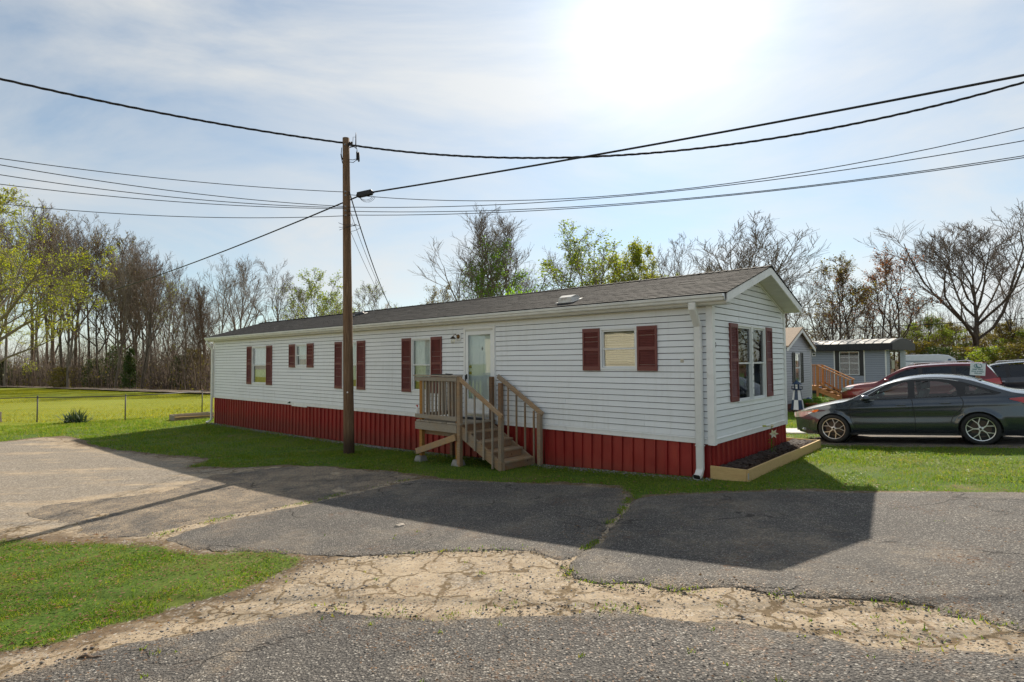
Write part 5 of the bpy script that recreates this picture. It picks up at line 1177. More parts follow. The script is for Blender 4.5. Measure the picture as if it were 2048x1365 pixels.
# ================================================================== VEHICLES
def interp(c, x): return np.interp(x, [p[0] for p in c][::-1], [p[1] for p in c][::-1]) if c[0][0] > c[-1][0] else np.interp(x, [p[0] for p in c], [p[1] for p in c])
def smooth_curve(c, n=8):
    """Catmull-Rom through (x, z) points, kept single-valued in x"""
    c = [np.array(p, float) for p in c]; out = []
    for i in range(len(c) - 1):
        p0 = c[max(i - 1, 0)]; p1 = c[i]; p2 = c[i + 1]; p3 = c[min(i + 2, len(c) - 1)]
        for k in range(n):
            t = k / n; out.append(.5 * ((2 * p1) + (-p0 + p2) * t + (2 * p0 - 5 * p1 + 4 * p2 - p3) * t * t + (-p0 + 3 * p1 - 3 * p2 + p3) * t ** 3))
    out.append(c[-1]); return [(float(p[0]), float(p[1])) for p in out]
def msurf(sfun, x0, x1, z0, z1, h, mapf, name, mat, parent, mirror=False, smooth=True):
    """the surface y = f(x, z) over the region sfun(x, z) > 0"""
    gx = np.arange(x0, x1 + h, h); gz_ = np.arange(z0, z1 + h, h); XX, ZZ = np.meshgrid(gx, gz_); S = sfun(XX, ZZ); ny, nx = S.shape
    key = {}; V = []; F = []
    def vid(x, z, k):
        if k not in key:
            key[k] = len(V); V.append((x, float(mapf(np.array(x), np.array(z))), z))
        return key[k]
    ins = S > 0
    for j in range(ny - 1):
        for i in range(nx - 1):
            c = [(j, i), (j, i + 1), (j + 1, i + 1), (j + 1, i)]; fl = [ins[p] for p in c]
            if not any(fl): continue
            poly = []
            for k in range(4):
                a = c[k]; b = c[(k + 1) % 4]; sa = S[a]; sb = S[b]
                if sa > 0: poly.append(vid(XX[a], ZZ[a], a))
                if (sa > 0) != (sb > 0):
                    t = sa / (sa - sb); lo, hi = min(a, b), max(a, b)
                    poly.append(vid(XX[a] + t * (XX[b] - XX[a]), ZZ[a] + t * (ZZ[b] - ZZ[a]), (lo, hi)))
            if len(poly) >= 3: F.append(tuple(poly))
    objs = []
    for sg in ((1, -1) if mirror else (1,)):
        m = MB(); m.add([(p[0], p[1] * sg, p[2]) for p in V], F if sg > 0 else [f[::-1] for f in F]); o = m.build(name, mat, parent, smooth, recalc=False); objs.append(o)
    return objs

def wheel(parent, x, y, r, w, side, style, seed=0):
    o = thing('wheel', None, None); o.parent = parent; o.location = (x, y, r); rim = r * .73
    m = MB(); m.lathe([(rim, -w / 2), (r * .93, -w / 2), (r * .985, -w / 2 + .02), (r, -w / 2 + .045), (r, w / 2 - .045), (r * .985, w / 2 - .02), (r * .93, w / 2), (rim, w / 2 - .005), (rim * .97, w / 2 - .03), (rim * .96, -w / 2)], 40, (0, 0, 0), 'Y', cap=False); m.build('tyre', MT['rubber'], o, True)
    f = side
    m = MB(); m.lathe([(rim * .965, f * (w / 2 - .012)), (rim * 1.005, f * (w / 2 - .004)), (rim * 1.005, f * (w / 2 + .003)), (rim * .955, f * (w / 2 + .001)), (rim * .945, f * (w / 2 - .02))], 40, (0, 0, 0), 'Y', cap=False); 
    yy = f * (w / 2 - .016)
    for k in range(5):
        a = math.pi / 2 + k * 2 * math.pi / 5 + seed
        P = lambda rr, t: (rr * math.cos(t), yy, rr * math.sin(t))
        if style == 'Y':
            m.bar(P(rim * .18, a), P(rim * .52, a), rim * .10, .016, (0, 1, 0))
            for s in (-1, 1): m.bar(P(rim * .47, a), P(rim * .96, a + s * .30), rim * .06, .016, (0, 1, 0))
        else: m.bar(P(rim * .15, a), P(rim * .96, a), rim * .20, .02, (0, 1, 0))
    m.lathe([(0, yy + f * .012), (rim * .14, yy + f * .012), (rim * .22, yy), (rim * .22, yy - f * .02)], 20, (0, 0, 0), 'Y', cap=False); m.build('rim', MT['aluminium'], o)
    m = MB(); m.lathe([(0, yy + f * .016), (rim * .085, yy + f * .016), (rim * .09, yy + f * .01)], 16, (0, 0, 0), 'Y')
    for k in range(5):
        a = math.pi / 2 + (k + .5) * 2 * math.pi / 5 + seed; m.lathe([(0, yy + f * .008), (.009, yy + f * .008), (.009, yy - f * .004)], 8, (rim * .19 * math.cos(a), 0, rim * .19 * math.sin(a)), 'Y')
    m.build('hub_cap', MT['black'], o)
    m = MB(); m.lathe([(0, yy - f * .06), (rim * .72, yy - f * .06), (rim * .72, yy - f * .075)], 28, (0, 0, 0), 'Y'); m.build('brake_disc', MT['caliper'], o)
    m = MB(); m.lathe([(0, yy - f * .10), (rim * .96, yy - f * .10), (rim * .96, yy - f * .11)], 28, (0, 0, 0), 'Y'); m.build('inner_wheel', MT['black'], o)

MT['handle'] = paint('handle_paint', (.09, .10, .11), .2, .6)
def car(name, label, loc, rot, c, paint_m, glass_m, style='Y', scale=1.0, grp=None, h=.03):
    t = thing(name, label, 'car', loc, 0, grp); t.rotation_euler = rot; t.scale = (scale,) * 3
    zc = smooth_curve(c['zc']); ze = smooth_curve(c['ze']); XF, XR = c['ze'][0][0], c['ze'][-1][0]; ax = c['axles']; wr = c['wr']; B0 = c['belt']
    def yfun(x, z):
        w = np.interp(z, c['wz'], c['wy']); x = np.asarray(x, float)
        f = np.clip((x - c['tf']) / (XF - c['tf']), 0, 1); r = np.clip((c['tr'] - x) / (c['tr'] - XR), 0, 1)
        w = w * (1 - c['kf'] * f ** 2.4) * (1 - c['kr'] * r ** 2.6)
        w = w - .022 * np.exp(-((z - (B0 - .38)) / .10) ** 2) * np.exp(-(x / 1.25) ** 6) + .010 * np.exp(-((z - (B0 - .14 - .02 * x)) / .028) ** 2)
        for a in ax: w = w + .014 * np.exp(-((np.hypot(x - a, z - wr) - wr * 1.12) / .035) ** 2)
        return w
    outline = [(x, z) for x, z in ze] + [(XR, .42), (XR + .12, c['sill'] + .05), (XR + .32, c['sill']), (XF - .30, c['sill']), (XF - .06, c['sill'] + .04), (XF, .42)]
    wins = c['wins']
    def wsd(X, Z):
        s = np.full(X.shape, -1e9)
        for w_ in wins: s = np.maximum(s, sdf(w_, X, Z))
        return s
    def dlo(X, Z): return sdf(c['dlo'], X, Z)
    def arches(X, Z): return np.minimum.reduce([np.hypot(X - a, Z - wr) - wr * 1.095 for a in ax])
    lamps = c['lamps']
    def lsd(X, Z):
        s = np.full(X.shape, -1e9)
        for l in lamps: s = np.maximum(s, sdf(l[0], X, Z))
        return s
    bx = (XR - .05, XF + .05, c['sill'] - .05, max(z for _, z in ze) + .05)
    msurf(lambda X, Z: np.minimum.reduce([sdf(outline, X, Z), arches(X, Z), -dlo(X, Z), -lsd(X, Z)]), *bx, h, yfun, 'body_side', paint_m, t, True)
    msurf(lambda X, Z: np.minimum(dlo(X, Z), -wsd(X, Z)), *bx, h * .8, lambda x, z: yfun(x, z) - .004, 'window_trim', MT['black'], t, True)
    for w_ in wins: msurf(lambda X, Z: sdf(w_, X, Z) + .004, min(p[0] for p in w_) - .05, max(p[0] for p in w_) + .05, min(p[1] for p in w_) - .05, max(p[1] for p in w_) + .05, h * .8, lambda x, z: yfun(x, z) - .010, 'side_window', glass_m, t, True)
    for poly, mt, nm in lamps: msurf(lambda X, Z: sdf(poly, X, Z) + .003, *bx, h * .8, lambda x, z: yfun(x, z) + .004, nm, MT[mt], t, True)
    # top skins
    xs = np.arange(XR, XF + .001, .045); xs[-1] = XF; NY = 14
    def skin(xa, xb, nm, mat, inset=0.0, drop=0.0):
        m = MB(); X_ = [xa] + [x for x in xs if xa + .01 < x < xb - .01] + [xb]; V = []; F = []
        for x in X_:
            e = float(interp(ze, x)); k = float(interp(zc, x)); w = float(yfun(x, e)) - inset
            for j in range(NY + 1):
                s = -1 + 2 * j / NY; V.append((x, w * s, e + (k - e) * (1 - abs(s * (w / (w + inset))) ** 3.0) - drop))
        for i in range(len(X_) - 1):
            for j in range(NY): a = i * (NY + 1) + j; F.append((a, a + NY + 1, a + NY + 2, a + 1))
        m.add(V, F); return m.build(nm, mat, t, True, recalc=False)
    x1, x2, x3, x4 = c['cuts']          # rear glass low, rear glass top, windscreen top, cowl
    skin(XR, x1, 'boot_lid', paint_m); skin(x1, x2, 'rear_window', MT['car_glass_dark'], .06); skin(x2, x3, 'roof', paint_m); skin(x3, x4, 'windscreen', glass_m, .05); skin(x4, XF, 'bonnet', paint_m)
    for (xa, xb) in ((x1, x2), (x3, x4)):      # pillars
        for sg in (1, -1):
            m = MB(); V = []; F = []; X_ = np.linspace(xa, xb, 14)
            for x in X_:
                e = float(interp(ze, x)); k = float(interp(zc, x)); w = float(yfun(x, e))
                for s in (1.0, .96, .88): V.append((x, sg * w * s, e + (k - e) * (1 - s ** 3) + .002))
            for i in range(13):
                for j in range(2): a = i * 3 + j; F.append((a, a + 3, a + 4, a + 1) if sg > 0 else (a, a + 1, a + 4, a + 3))
            m.add(V, F); m.build('pillar', paint_m, t, True, recalc=False)
    # nose and tail
    for (xx, sg, nm) in ((XF, 1, 'front_bumper'), (XR, -1, 'rear_bumper')):
        m = MB(); V = []; F = []; zt = float(interp(ze, xx)); zz = np.linspace(c['sill'] + .03, zt, 9)
        for z in zz:
            w = float(yfun(xx, z))
            for j in range(NY + 1): s = -1 + 2 * j / NY; V.append((xx + sg * (.09 * (1 - s * s) + .02 * math.sin((z - zz[0]) / (zt - zz[0]) * math.pi) * (1 - s * s)), w * s, z))
        for i in range(8):
            for j in range(NY): a = i * (NY + 1) + j; F.append((a, a + 1, a + NY + 2, a + NY + 1) if sg > 0 else (a, a + NY + 1, a + NY + 2, a + 1))
        m.add(V, F); m.build(nm, paint_m, t, True, recalc=False)
    # underside and arch liners
    m = MB(); wi = c['wy'][2] - .16; m.box(XR + .25, XF - .25, -wi, wi, c['sill'] + .01, c['sill'] + .10)
    for a in ax:
        for s in (1, -1): m.lathe([(wr * 1.10, s * (wi + .13)), (wr * 1.12, s * (wi - .12)), (0, s * (wi - .12))], 24, (a, 0, wr), 'Y', cap=False)
    m.build('underbody', MT['black'], t)
    m = MB(); ym = float(yfun(0, c['sill'] + .03)); 
    for s in (1, -1): m.bar((ax[0] - wr * 1.12, s * (ym - .02), c['sill'] + .02), (ax[1] + wr * 1.12, s * (ym - .02), c['sill'] + .02), .05, .05)
    m.build('sill_skirt', MT['black'], t)
    for a in ax:
        for s in (1, -1): wheel(t, a, s * (c['wy'][2] - .115), wr, .215, s, style, .2 * a)
    # shut lines
    for pl in c['seams']:
        for s in (1, -1):
            m = MB(); pts = smooth_curve([p[::-1] for p in pl], 6) if abs(pl[0][1] - pl[-1][1]) > .2 else pl
            pts = [(q[1], q[0]) for q in pts] if abs(pl[0][1] - pl[-1][1]) > .2 else pts
            m.tube([(x, s * (float(yfun(x, z)) - .001), z) for x, z in pts], .008, 5); m.build('shut_line', MT['black'], t)
    # handles, mirrors
    for (hx, hz) in c['handles']:
        for s in (1, -1):
            y = float(yfun(hx, hz)); m = MB(); m.tube([(hx - .10, s * (y + .0), hz), (hx - .08, s * (y + .022), hz + .002), (hx + .06, s * (y + .022), hz), (hx + .09, s * (y + .0), hz - .002)], [.006, .013, .013, .006], 8); m.build('door_handle', MT['handle'] if c.get('hp', True) else MT['aluminium'], t, True)
    mx, mz = c['mirror']
    for s in (1, -1):
        y = float(yfun(mx, mz)); o = MB(); o.lathe([(0, -.10), (.055, -.085), (.075, -.03), (.078, .04), (.06, .06), (0, .062)], 14, (0, 0, 0), 'X'); mm = o.build('mirror', paint_m, t, True, (mx - .0, s * (y + .13), mz + .06)); mm.scale = (1.0, 1.35, .95)
        o = MB(); o.bar((mx, s * (y - .01), mz + .0), (mx, s * (y + .09), mz + .03), .05, .03); o.build('mirror_arm', MT['black'], t)
    # cabin
    fz = c['sill'] + .12
    for (sx, sy) in ((.0, .36), (.0, -.36), (-.95, .33), (-.95, -.33)):
        o = thing('seat', None, None); o.parent = t; o.location = (sx, sy, fz)
        m = MB(); m.box(-.25, .27, -.24, .24, .12, .28); bevel(m.build('cushion', MT['seat'], o), .05, 2)
        m = MB(); m.bar((-.22, 0, .24), (-.42, 0, .82), .46, .14, (0, 1, 0)) if False else m.add([(-.14, -.23, .26), (-.14, .23, .26), (-.36, .21, .82), (-.36, -.21, .82), (-.28, -.23, .26), (-.28, .23, .26), (-.46, .21, .82), (-.46, -.21, .82)], [(0, 1, 2, 3), (5, 4, 7, 6), (0, 4, 5, 1), (1, 5, 6, 2), (2, 6, 7, 3), (3, 7, 4, 0)]); bevel(m.build('backrest', MT['seat'], o), .04, 2)
        m = MB(); m.box(-.47, -.38, -.12, .12, .84, 1.0); bevel(m.build('headrest', MT['seat'], o), .03, 2)
    m = MB(); m.box(x4 - .42, x4 - .02, -.66, .66, fz + .40, B0 - .03); m.box(-1.5, x4, -.68, .68, fz - .02, fz + .02); bevel(m.build('dashboard', MT['seat'], t), .04, 2)
    m = MB(); m.tube([(.17 * 0, .17 * math.cos(a), .17 * math.sin(a)) for a in np.linspace(0, 2 * math.pi, 22)], .015, 6, False); m.tube([(0, -.17, 0), (0, .17, 0)], .02, 6); m.tube([(0, 0, 0), (.25, 0, -.08)], .03, 6)
    m.build('steering_wheel', MT['black'], t, True, (x4 - .50, .36, B0 + .03), (0, R(-22), 0))
    return t, yfun

SED = dict(
    zc=[(2.20, .64), (2.08, .765), (1.7, .875), (1.3, .955), (.98, 1.005), (.55, 1.215), (.15, 1.385), (-.35, 1.47), (-.9, 1.445), (-1.25, 1.36), (-1.85, 1.105), (-2.22, 1.055), (-2.33, 1.04)],
    ze=[(2.20, .60), (2.08, .70), (1.7, .815), (1.3, .90), (.98, .965), (.55, 1.165), (.15, 1.325), (-.35, 1.41), (-.9, 1.385), (-1.25, 1.31), (-1.85, 1.055), (-2.22, .985), (-2.33, .95)],
    wz=[.15, .30, .55, .80, .95, 1.2, 1.45], wy=[.80, .885, .912, .895, .865, .735, .585], tf=1.15, tr=-1.45, kf=.36, kr=.20, sill=.19, belt=.95, axles=(-1.325, 1.325), wr=.325,
    dlo=[(.80, .955), (.30, 1.245), (.06, 1.335), (-.30, 1.375), (-.75, 1.36), (-1.10, 1.29), (-1.45, 1.155), (-1.72, 1.035), (-1.60, 1.005), (-.9, .985), (-.2, .965)],
    wins=[[(.64, .985), (.28, 1.205), (.06, 1.295), (-.17, 1.335), (-.17, .99)], [(-.29, .995), (-.29, 1.338), (-.66, 1.325), (-.90, 1.27), (-1.00, 1.17), (-1.01, 1.01)], [(-1.14, 1.035), (-1.16, 1.225), (-1.38, 1.145), (-1.60, 1.045)]],
    lamps=[([(2.22, .58), (2.22, .70), (1.95, .75), (1.72, .765), (1.78, .70), (2.0, .60)], 'lamp_clear', 'headlight'), ([(1.80, .705), (1.72, .762), (1.60, .770), (1.66, .715)], 'lamp_amber', 'marker_lamp'), ([(-2.35, .93), (-2.0, .945), (-1.78, .925), (-1.95, .87), (-2.10, .80), (-2.35, .78)], 'lamp_red', 'tail_light')],
    seams=[[(.92, .90), (.98, .70), (.94, .50), (.86, .30)], [(-.23, .97), (-.25, .7), (-.25, .45), (-.22, .26)], [(-1.05, 1.0), (-1.10, .88), (-1.06, .74), (-.92, .60), (-.86, .46)]],
    handles=[(-.02, .835), (-.80, .86)], mirror=(.62, .95), cuts=(-1.85, -1.22, .13, .98))
SEDPOS = (9.10, 12.94); sgz = (gz(7.6, 13.24) + gz(9.54, 11.44)) / 2 + .012
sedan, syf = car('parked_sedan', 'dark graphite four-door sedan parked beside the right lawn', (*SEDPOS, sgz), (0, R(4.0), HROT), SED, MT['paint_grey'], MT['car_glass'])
m = MB(); m.add([(-.95, -.03, 1.455), (-.95, .03, 1.455), (-1.10, .02, 1.43), (-1.10, -.02, 1.43), (-1.04, 0, 1.475)], [(0, 1, 4), (1, 2, 4), (2, 3, 4), (3, 0, 4)]); m.tube([(-1.04, 0, 1.46), (-1.22, 0, 1.57)], .006, 6); m.build('aerial', MT['black'], sedan)
m = MB()
for s in (1,): m.tube([(2.02, .70, .30), (1.98, .735, .30)], .035, 10)
m.build('fog_light', MT['lamp_clear'], sedan)
# bright sill strip and window surround
m = MB(); m.tube([(x, float(syf(x, z)) - .002, z) for x, z in smooth_curve([(.74, .975), (.28, 1.262), (.06, 1.342), (-.30, 1.383), (-.75, 1.368), (-1.05, 1.305)], 5)], .006, 5); m.build('window_moulding', MT['aluminium'], sedan, True)

SUV = dict(
    zc=[(2.38, .86), (2.25, 1.02), (1.75, 1.115), (1.15, 1.175), (.75, 1.41), (.35, 1.625), (0, 1.715), (-.7, 1.745), (-1.4, 1.735), (-2.0, 1.69), (-2.14, 1.62), (-2.40, 1.20), (-2.45, .95)],
    ze=[(2.38, .82), (2.25, .96), (1.75, 1.06), (1.15, 1.13), (.75, 1.37), (.35, 1.575), (0, 1.66), (-.7, 1.69), (-1.4, 1.68), (-2.0, 1.63), (-2.14, 1.56), (-2.40, 1.13), (-2.45, .90)],
    wz=[.2, .40, .65, .95, 1.12, 1.4, 1.72], wy=[.86, .95, .975, .96, .935, .83, .70], tf=1.3, tr=-1.7, kf=.30, kr=.14, sill=.30, belt=1.10, axles=(-1.40, 1.45), wr=.37,
    dlo=[(.98, 1.11), (.50, 1.42), (.2, 1.56), (-.2, 1.625), (-.9, 1.635), (-1.6, 1.60), (-1.98, 1.52), (-2.08, 1.40), (-1.90, 1.16)],
    wins=[[(.80, 1.14), (.42, 1.40), (.15, 1.53), (-.20, 1.59), (-.20, 1.13)], [(-.32, 1.13), (-.32, 1.59), (-1.15, 1.59), (-1.18, 1.14)], [(-1.30, 1.15), (-1.28, 1.575), (-1.85, 1.51), (-1.98, 1.42), (-1.83, 1.20)]],
    lamps=[([(2.40, .84), (2.28, .97), (2.0, 1.02), (1.85, 1.02), (2.05, .90), (2.40, .78)], 'lamp_clear', 'headlight'), ([(-2.47, .92), (-2.42, 1.14), (-2.05, 1.10), (-1.95, 1.06), (-2.15, .96)], 'lamp_red', 'tail_light')],
    seams=[[(1.05, 1.0), (1.08, .8), (1.0, .55)], [(-.26, 1.1), (-.27, .8), (-.26, .42)], [(-1.22, 1.1), (-1.2, .9), (-1.05, .72)]],
    handles=[(-.06, .99), (-1.0, 1.0)], mirror=(.78, 1.12), cuts=(-2.40, -2.14, .33, 1.15))
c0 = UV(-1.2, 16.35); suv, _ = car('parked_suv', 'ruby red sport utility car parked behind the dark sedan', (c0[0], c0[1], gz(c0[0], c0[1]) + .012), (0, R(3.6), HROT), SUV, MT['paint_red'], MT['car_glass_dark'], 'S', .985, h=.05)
for s in (1, -1):
    m = MB(); m.tube([(.1, s * .62, 1.71), (.0, s * .62, 1.775), (-1.6, s * .60, 1.79), (-1.75, s * .60, 1.72)], .018, 6); m.build('roof_rail', MT['aluminium'], suv, True)
m = MB(); m.add([(-2.02, -.55, 1.70), (-2.02, .55, 1.70), (-2.30, .52, 1.71), (-2.30, -.52, 1.71), (-2.02, -.55, 1.66), (-2.02, .55, 1.66)], [(0, 1, 2, 3), (4, 3, 2, 5), (0, 3, 4), (1, 5, 2)]); m.build('spoiler', MT['paint_red'], suv)
c0 = UV(-3.55, 19.4); dsv, _ = car('parked_suv', 'dark navy sport utility car at the right edge behind the red one', (c0[0], c0[1], gz(c0[0], c0[1]) - .08), (0, R(3.6), HROT), dict(SUV, hp=False), MT['paint_navy'], MT['car_glass_dark'], 'S', .97, h=.06)
for s in (1, -1):
    m = MB(); m.tube([(.1, s * .62, 1.70), (.0, s * .62, 1.77), (-1.6, s * .60, 1.78), (-1.75, s * .60, 1.71)], .018, 6); m.build('roof_rail', MT['aluminium'], dsv, True)

# ================================================================== SIGN beside the cars
sx, sy = UV(-3.18, 9.0)[:2]; sg_z = gz(sx, sy)
sign = thing('parking_sign', 'small pale sign with teal lettering on a wooden post between the cars', 'sign', (sx, sy, sg_z), R(-38))
def _sgn():
    m = MB(); m.box(-.045, .045, .0, .09, -.2, 1.60); bevel(m.build('post', MT['wood_mid'], sign), .004)
    o = thing('sign_panel', None, None); o.parent = sign; o.location = (.0, -.012, 1.50); o.rotation_euler = (0, R(4), 0)
    m = MB(); m.box(-.15, .15, -.004, .004, -.155, .155); bevel(m.build('panel', MT['sign_white'], o), .002)
    m = MB(); m.tube([(.075 * math.cos(t), -.006, .085 + .058 * math.sin(t)) for t in np.linspace(0, 2 * math.pi, 22)], .006, 5, False)
    m.tube([(-.03, -.006, .125), (-.028, -.006, .08), (-.01, -.006, .055), (.03, -.006, .052), (.042, -.006, .035)], [.010, .016, .014, .010, .008], 6); m.build('emblem', MT['sign_teal'], o)
    m = MB(); r_ = random.Random(5)
    for z, spans in ((-.005, ((-.10, -.02), (.0, .10))), (-.055, ((-.12, -.03), (-.015, .02), (.03, .12))), (-.10, ((-.06, .005), (.015, .09)))):
        for a, b in spans:
            x = a
            while x < b: w = r_.uniform(.010, .018); m.box(x, min(x + w, b), -.0062, -.0042, z - .014, z + .014 * r_.choice((1, .6, 1))); x += w + .007
    m.build('lettering', MT['sign_teal'], o)
_sgn()

# ================================================================== NEIGHBOURING HOMES
def nhome(name, label, u0, v0, length, width, zb, ze, zap, mat, F_first):
    t = thing(name, label, 'mobile home', UV(u0, v0, 0), HROT); return t
nz = gz(*UV(3.3, 17)[:2])
h2 = thing('grey_home', 'grey sided mobile home end with black shutters beyond the garden bed', 'mobile home', UV(3.27, 15.74, 0), HROT)
W2, ZB2, ZE2, ZA2 = 4.12, .12, 2.58, 3.38
wall2 = thing('gable_wall', None, None); wall2.parent = h2
k2 = (ZA2 - ZE2) / (W2 / 2)
def lim2(z):
    v0 = max(.06, (z - ZE2) / k2); return (v0, W2 - v0) if W2 - 2 * v0 > .06 else None
H2WIN = (1.46, 2.28, .98, 2.28)
clad(wall2, GW, .06, W2 - .06, ZB2, ZA2 - .06, 30, [H2WIN], MT['siding_grey'], lim2, 0, .022, 4)
o = bars(GW, *H2WIN, .05, -.03, .03).build('window', MT['sash'], h2); fbox(GW, 1.5, 2.24, -.02, .015, 1.60, 1.66).build('meeting_rail', MT['sash'], o)
fbox(GW, 1.5, 2.24, -.012, -.008, 1.02, 2.24).build('pane', MT['glass'], o); folds(GW, 1.5, 2.24, 1.62, 2.26, -.08, .012, .08, 2).build('curtain', MT['curtain_dim'], o, True)
MTB = simple('black_shutter', (.02, .021, .023), .5)
for p, q_ in ((1.02, 1.42), (2.32, 2.70)):
    m = bars(GW, p, q_, .95, 2.31, .045, .012, .045)
    for i in range(26): fbox(GW, p + .045, q_ - .045, .014, .030, 1.0 + i * .048, 1.035 + i * .048, m)
    m.build('shutter', MTB, h2)
m = MB(); m.box(.03, 15.8, -W2 + .004, -W2 + .08, ZB2, ZE2); m.box(.03, 15.8, -.08, -.004, ZB2, ZE2); m.box(15.7, 15.8, -W2 + .08, -.08, ZB2, ZE2); m.prism([(.05, ZE2), (W2 - .05, ZE2), (W2 / 2, ZA2 - .08)], lambda v, z: (.012, -v, z), lambda v, z: (.06, -v, z)); m.build('wall', MT['siding_grey'], h2)
m = MB(); m.box(.014, .06, -W2 + .081, -.081, ZB2, .97); m.box(.014, .06, -W2 + .081, -2.30, .97, ZE2 - .001); m.box(.014, .06, -1.44, -.081, .97, ZE2 - .001); m.build('sheathing', MT['interior'], h2)
m = MB()
for s in (0, 1):
    f = (lambda v: v) if s == 0 else (lambda v: W2 - v)
    m.prism([(f(-.18), ZE2 - .07 + .06), (f(W2 / 2), ZA2 + .06), (f(W2 / 2), ZA2), (f(-.18), ZE2 - .07)], lambda v, z: (-.22, -v, z), lambda v, z: (15.95, -v, z))
m.build('roof', simple('tan_shingle_roof', (.30, .22, .15), .9, .25, 20, .5, 70), h2)
for s in (0, 1):
    f = (lambda v: v) if s == 0 else (lambda v: W2 - v); m = MB()
    m.prism([(f(-.16), ZE2 - .075), (f(W2 / 2 - .002), ZA2 - .002), (f(W2 / 2 - .002), ZA2 - .17), (f(-.16), ZE2 - .23)], lambda v, z: (-.20, -v, z), lambda v, z: (-.165, -v, z)); m.build('rake_board', MT['trim'], h2)
    m = MB(); v = f(.0); m.box(-.03, .055, -(v + (.06 if s == 0 else .0)), -(v - (0 if s == 0 else .06)), ZB2, ZE2 - .12); m.build('corner_post', MT['trim'], h2)
m = MB(); m.box(.04, 15.7, -W2 + .03, -.03, nz - .15, ZB2); m.build('brick_skirt', MT['brick'], h2)

# grey-blue trailer with black roof edge
TL, TE = np.array([-.667, .745]), np.array([.745, .667]); TROT = math.atan2(TL[1], TL[0]); tz = gz(23, 34.5)
tr = thing('blue_grey_trailer', 'blue-grey trailer home with black fascia and pale metal roof', 'mobile home', (23.0, 34.5, 0), TROT)
tw = thing('long_wall', None, None); tw.parent = tr
TWIN = (1.46, 2.60, 1.0, 2.50); EWIN = (.75, 2.9, 1.0, 2.5)
clad(tw, LW, .06, 12, .1, 2.56, 22, [(1.2, 2.86, .96, 2.56)], MT['siding_blue'], None, 0, .03, 2)
te = thing('end_wall', None, None); te.parent = tr
clad(te, GW, .06, 4.3, .1, 2.56, 22, [EWIN], MT['siding_blue'], None, 0, .03, 3)
for p, q_ in ((1.2, 1.46), (2.60, 2.86)): fbox(LW, p, q_, -.02, .03, .96, 2.56).build('black_panel', MTB, tr)
o = bars(LW, *TWIN, .04, -.02, .035).build('window', MT['sash'], tr)
fbox(LW, 2.01, 2.05, -.01, .02, 1.04, 2.46).build('mullion', MT['sash'], o)
for z in (1.36, 1.74, 2.12): fbox(LW, 1.5, 2.56, -.008, .016 + (.01 if z == 1.74 else 0), z, z + (.045 if z == 1.74 else .02)).build('glazing_bar', MT['sash'], o)
for p, q_ in ((1.5, 2.01), (2.05, 2.56)): fbox(LW, p, q_, -.02, -.016, 1.04, 2.46).build('pane', MT['glass'], o)
fbox(LW, 1.5, 2.56, -.10, -.09, 1.04, 2.46).build('curtain', MT['curtain_dim'], o)
o = bars(GW, *EWIN, .05, -.02, .035).build('window', MT['wood_mid'], tr); fbox(GW, EWIN[0] + .05, EWIN[1] - .05, -.012, -.008, 1.05, 2.45).build('pane', MT['glass'], o); fbox(GW, 1.05, 1.75, .012, .016, 1.38, 1.92).build('paper_notice', MT['paper'], o)
fbox(GW, 1.78, 1.86, -.01, .03, 1.05, 2.45).build('mullion', MT['wood_mid'], o)
for a in (1.16, 2.88, 0.0): fbox(LW, a - .02 if a else -.03, a + .05, .005, .045, .1, 2.55).build('corner_trim', MT['trim'], tr)
fbox(LW, 4.02, 4.24, .02, .05, 2.22, 2.44).build('light_plate', MT['white_paint'], tr); m = MB(); m.lathe([(.05, 0), (.06, .04), (0, .09)], 10, LW(4.12, .05, 2.34), 'Y'); m.build('wall_light', MT['black'], tr, True)
fbox(LW, .0, 12, -.09, -.03, tz - .2, 2.6).build('wall', MT['interior'], tr); fbox(GW, .1, 4.3, -.12, -.06, tz - .2, .99).build('wall', MT['interior'], tr)
m = MB(); m.box(.1, 11.9, -4.25, -.25, .0, .1); m.box(0.05, 12, -4.3, -4.22, .1, 2.6); m.box(11.92, 12, -4.2, -.1, .1, 2.6); m.build('back_wall', MT['siding_blue'], tr)
prof = [(-.45 + 5.2 * i / 16, 2.98 + .34 * math.sin(math.pi * i / 16) ** .8) for i in range(17)]
m = MB(); m.prism(prof + [(4.75, 2.92), (-.45, 2.92)], lambda v, z: (-.42, -v, z), lambda v, z: (12.4, -v, z))
m.build('roof', MT['metal_roof'], tr)
for i in range(27):
    a = -.38 + i * .48; m = MB(); m.tube([(a, -v, z + .012) for v, z in prof[:9]], .022, 4); m.build('roof_rib', MT['metal_roof'], tr)
m = MB(); m.box(-.42, 12.4, .44, .47, 2.56, 2.96)
for i in range(90): m.box(-.40 + i * .14, -.37 + i * .14, .471, .484, 2.57, 2.95)
m.build('fascia', MT['fascia_black'], tr)
m = MB(); m.prism(prof + [(4.75, 2.56), (-.45, 2.56)], lambda v, z: (-.46, -v, z - .03 if z > 2.7 else z), lambda v, z: (-.425, -v, z - .03 if z > 2.7 else z)); m.build('end_fascia', MT['fascia_black'], tr)
fbox(LW, -.4, 12.3, -.02, .44, 2.565, 2.60).build('soffit', MTB, tr)
m = MB(); m.box(.05, 11.9, -4.2, -.04, tz - .15, .1); m.build('skirting', MT['interior'], tr)

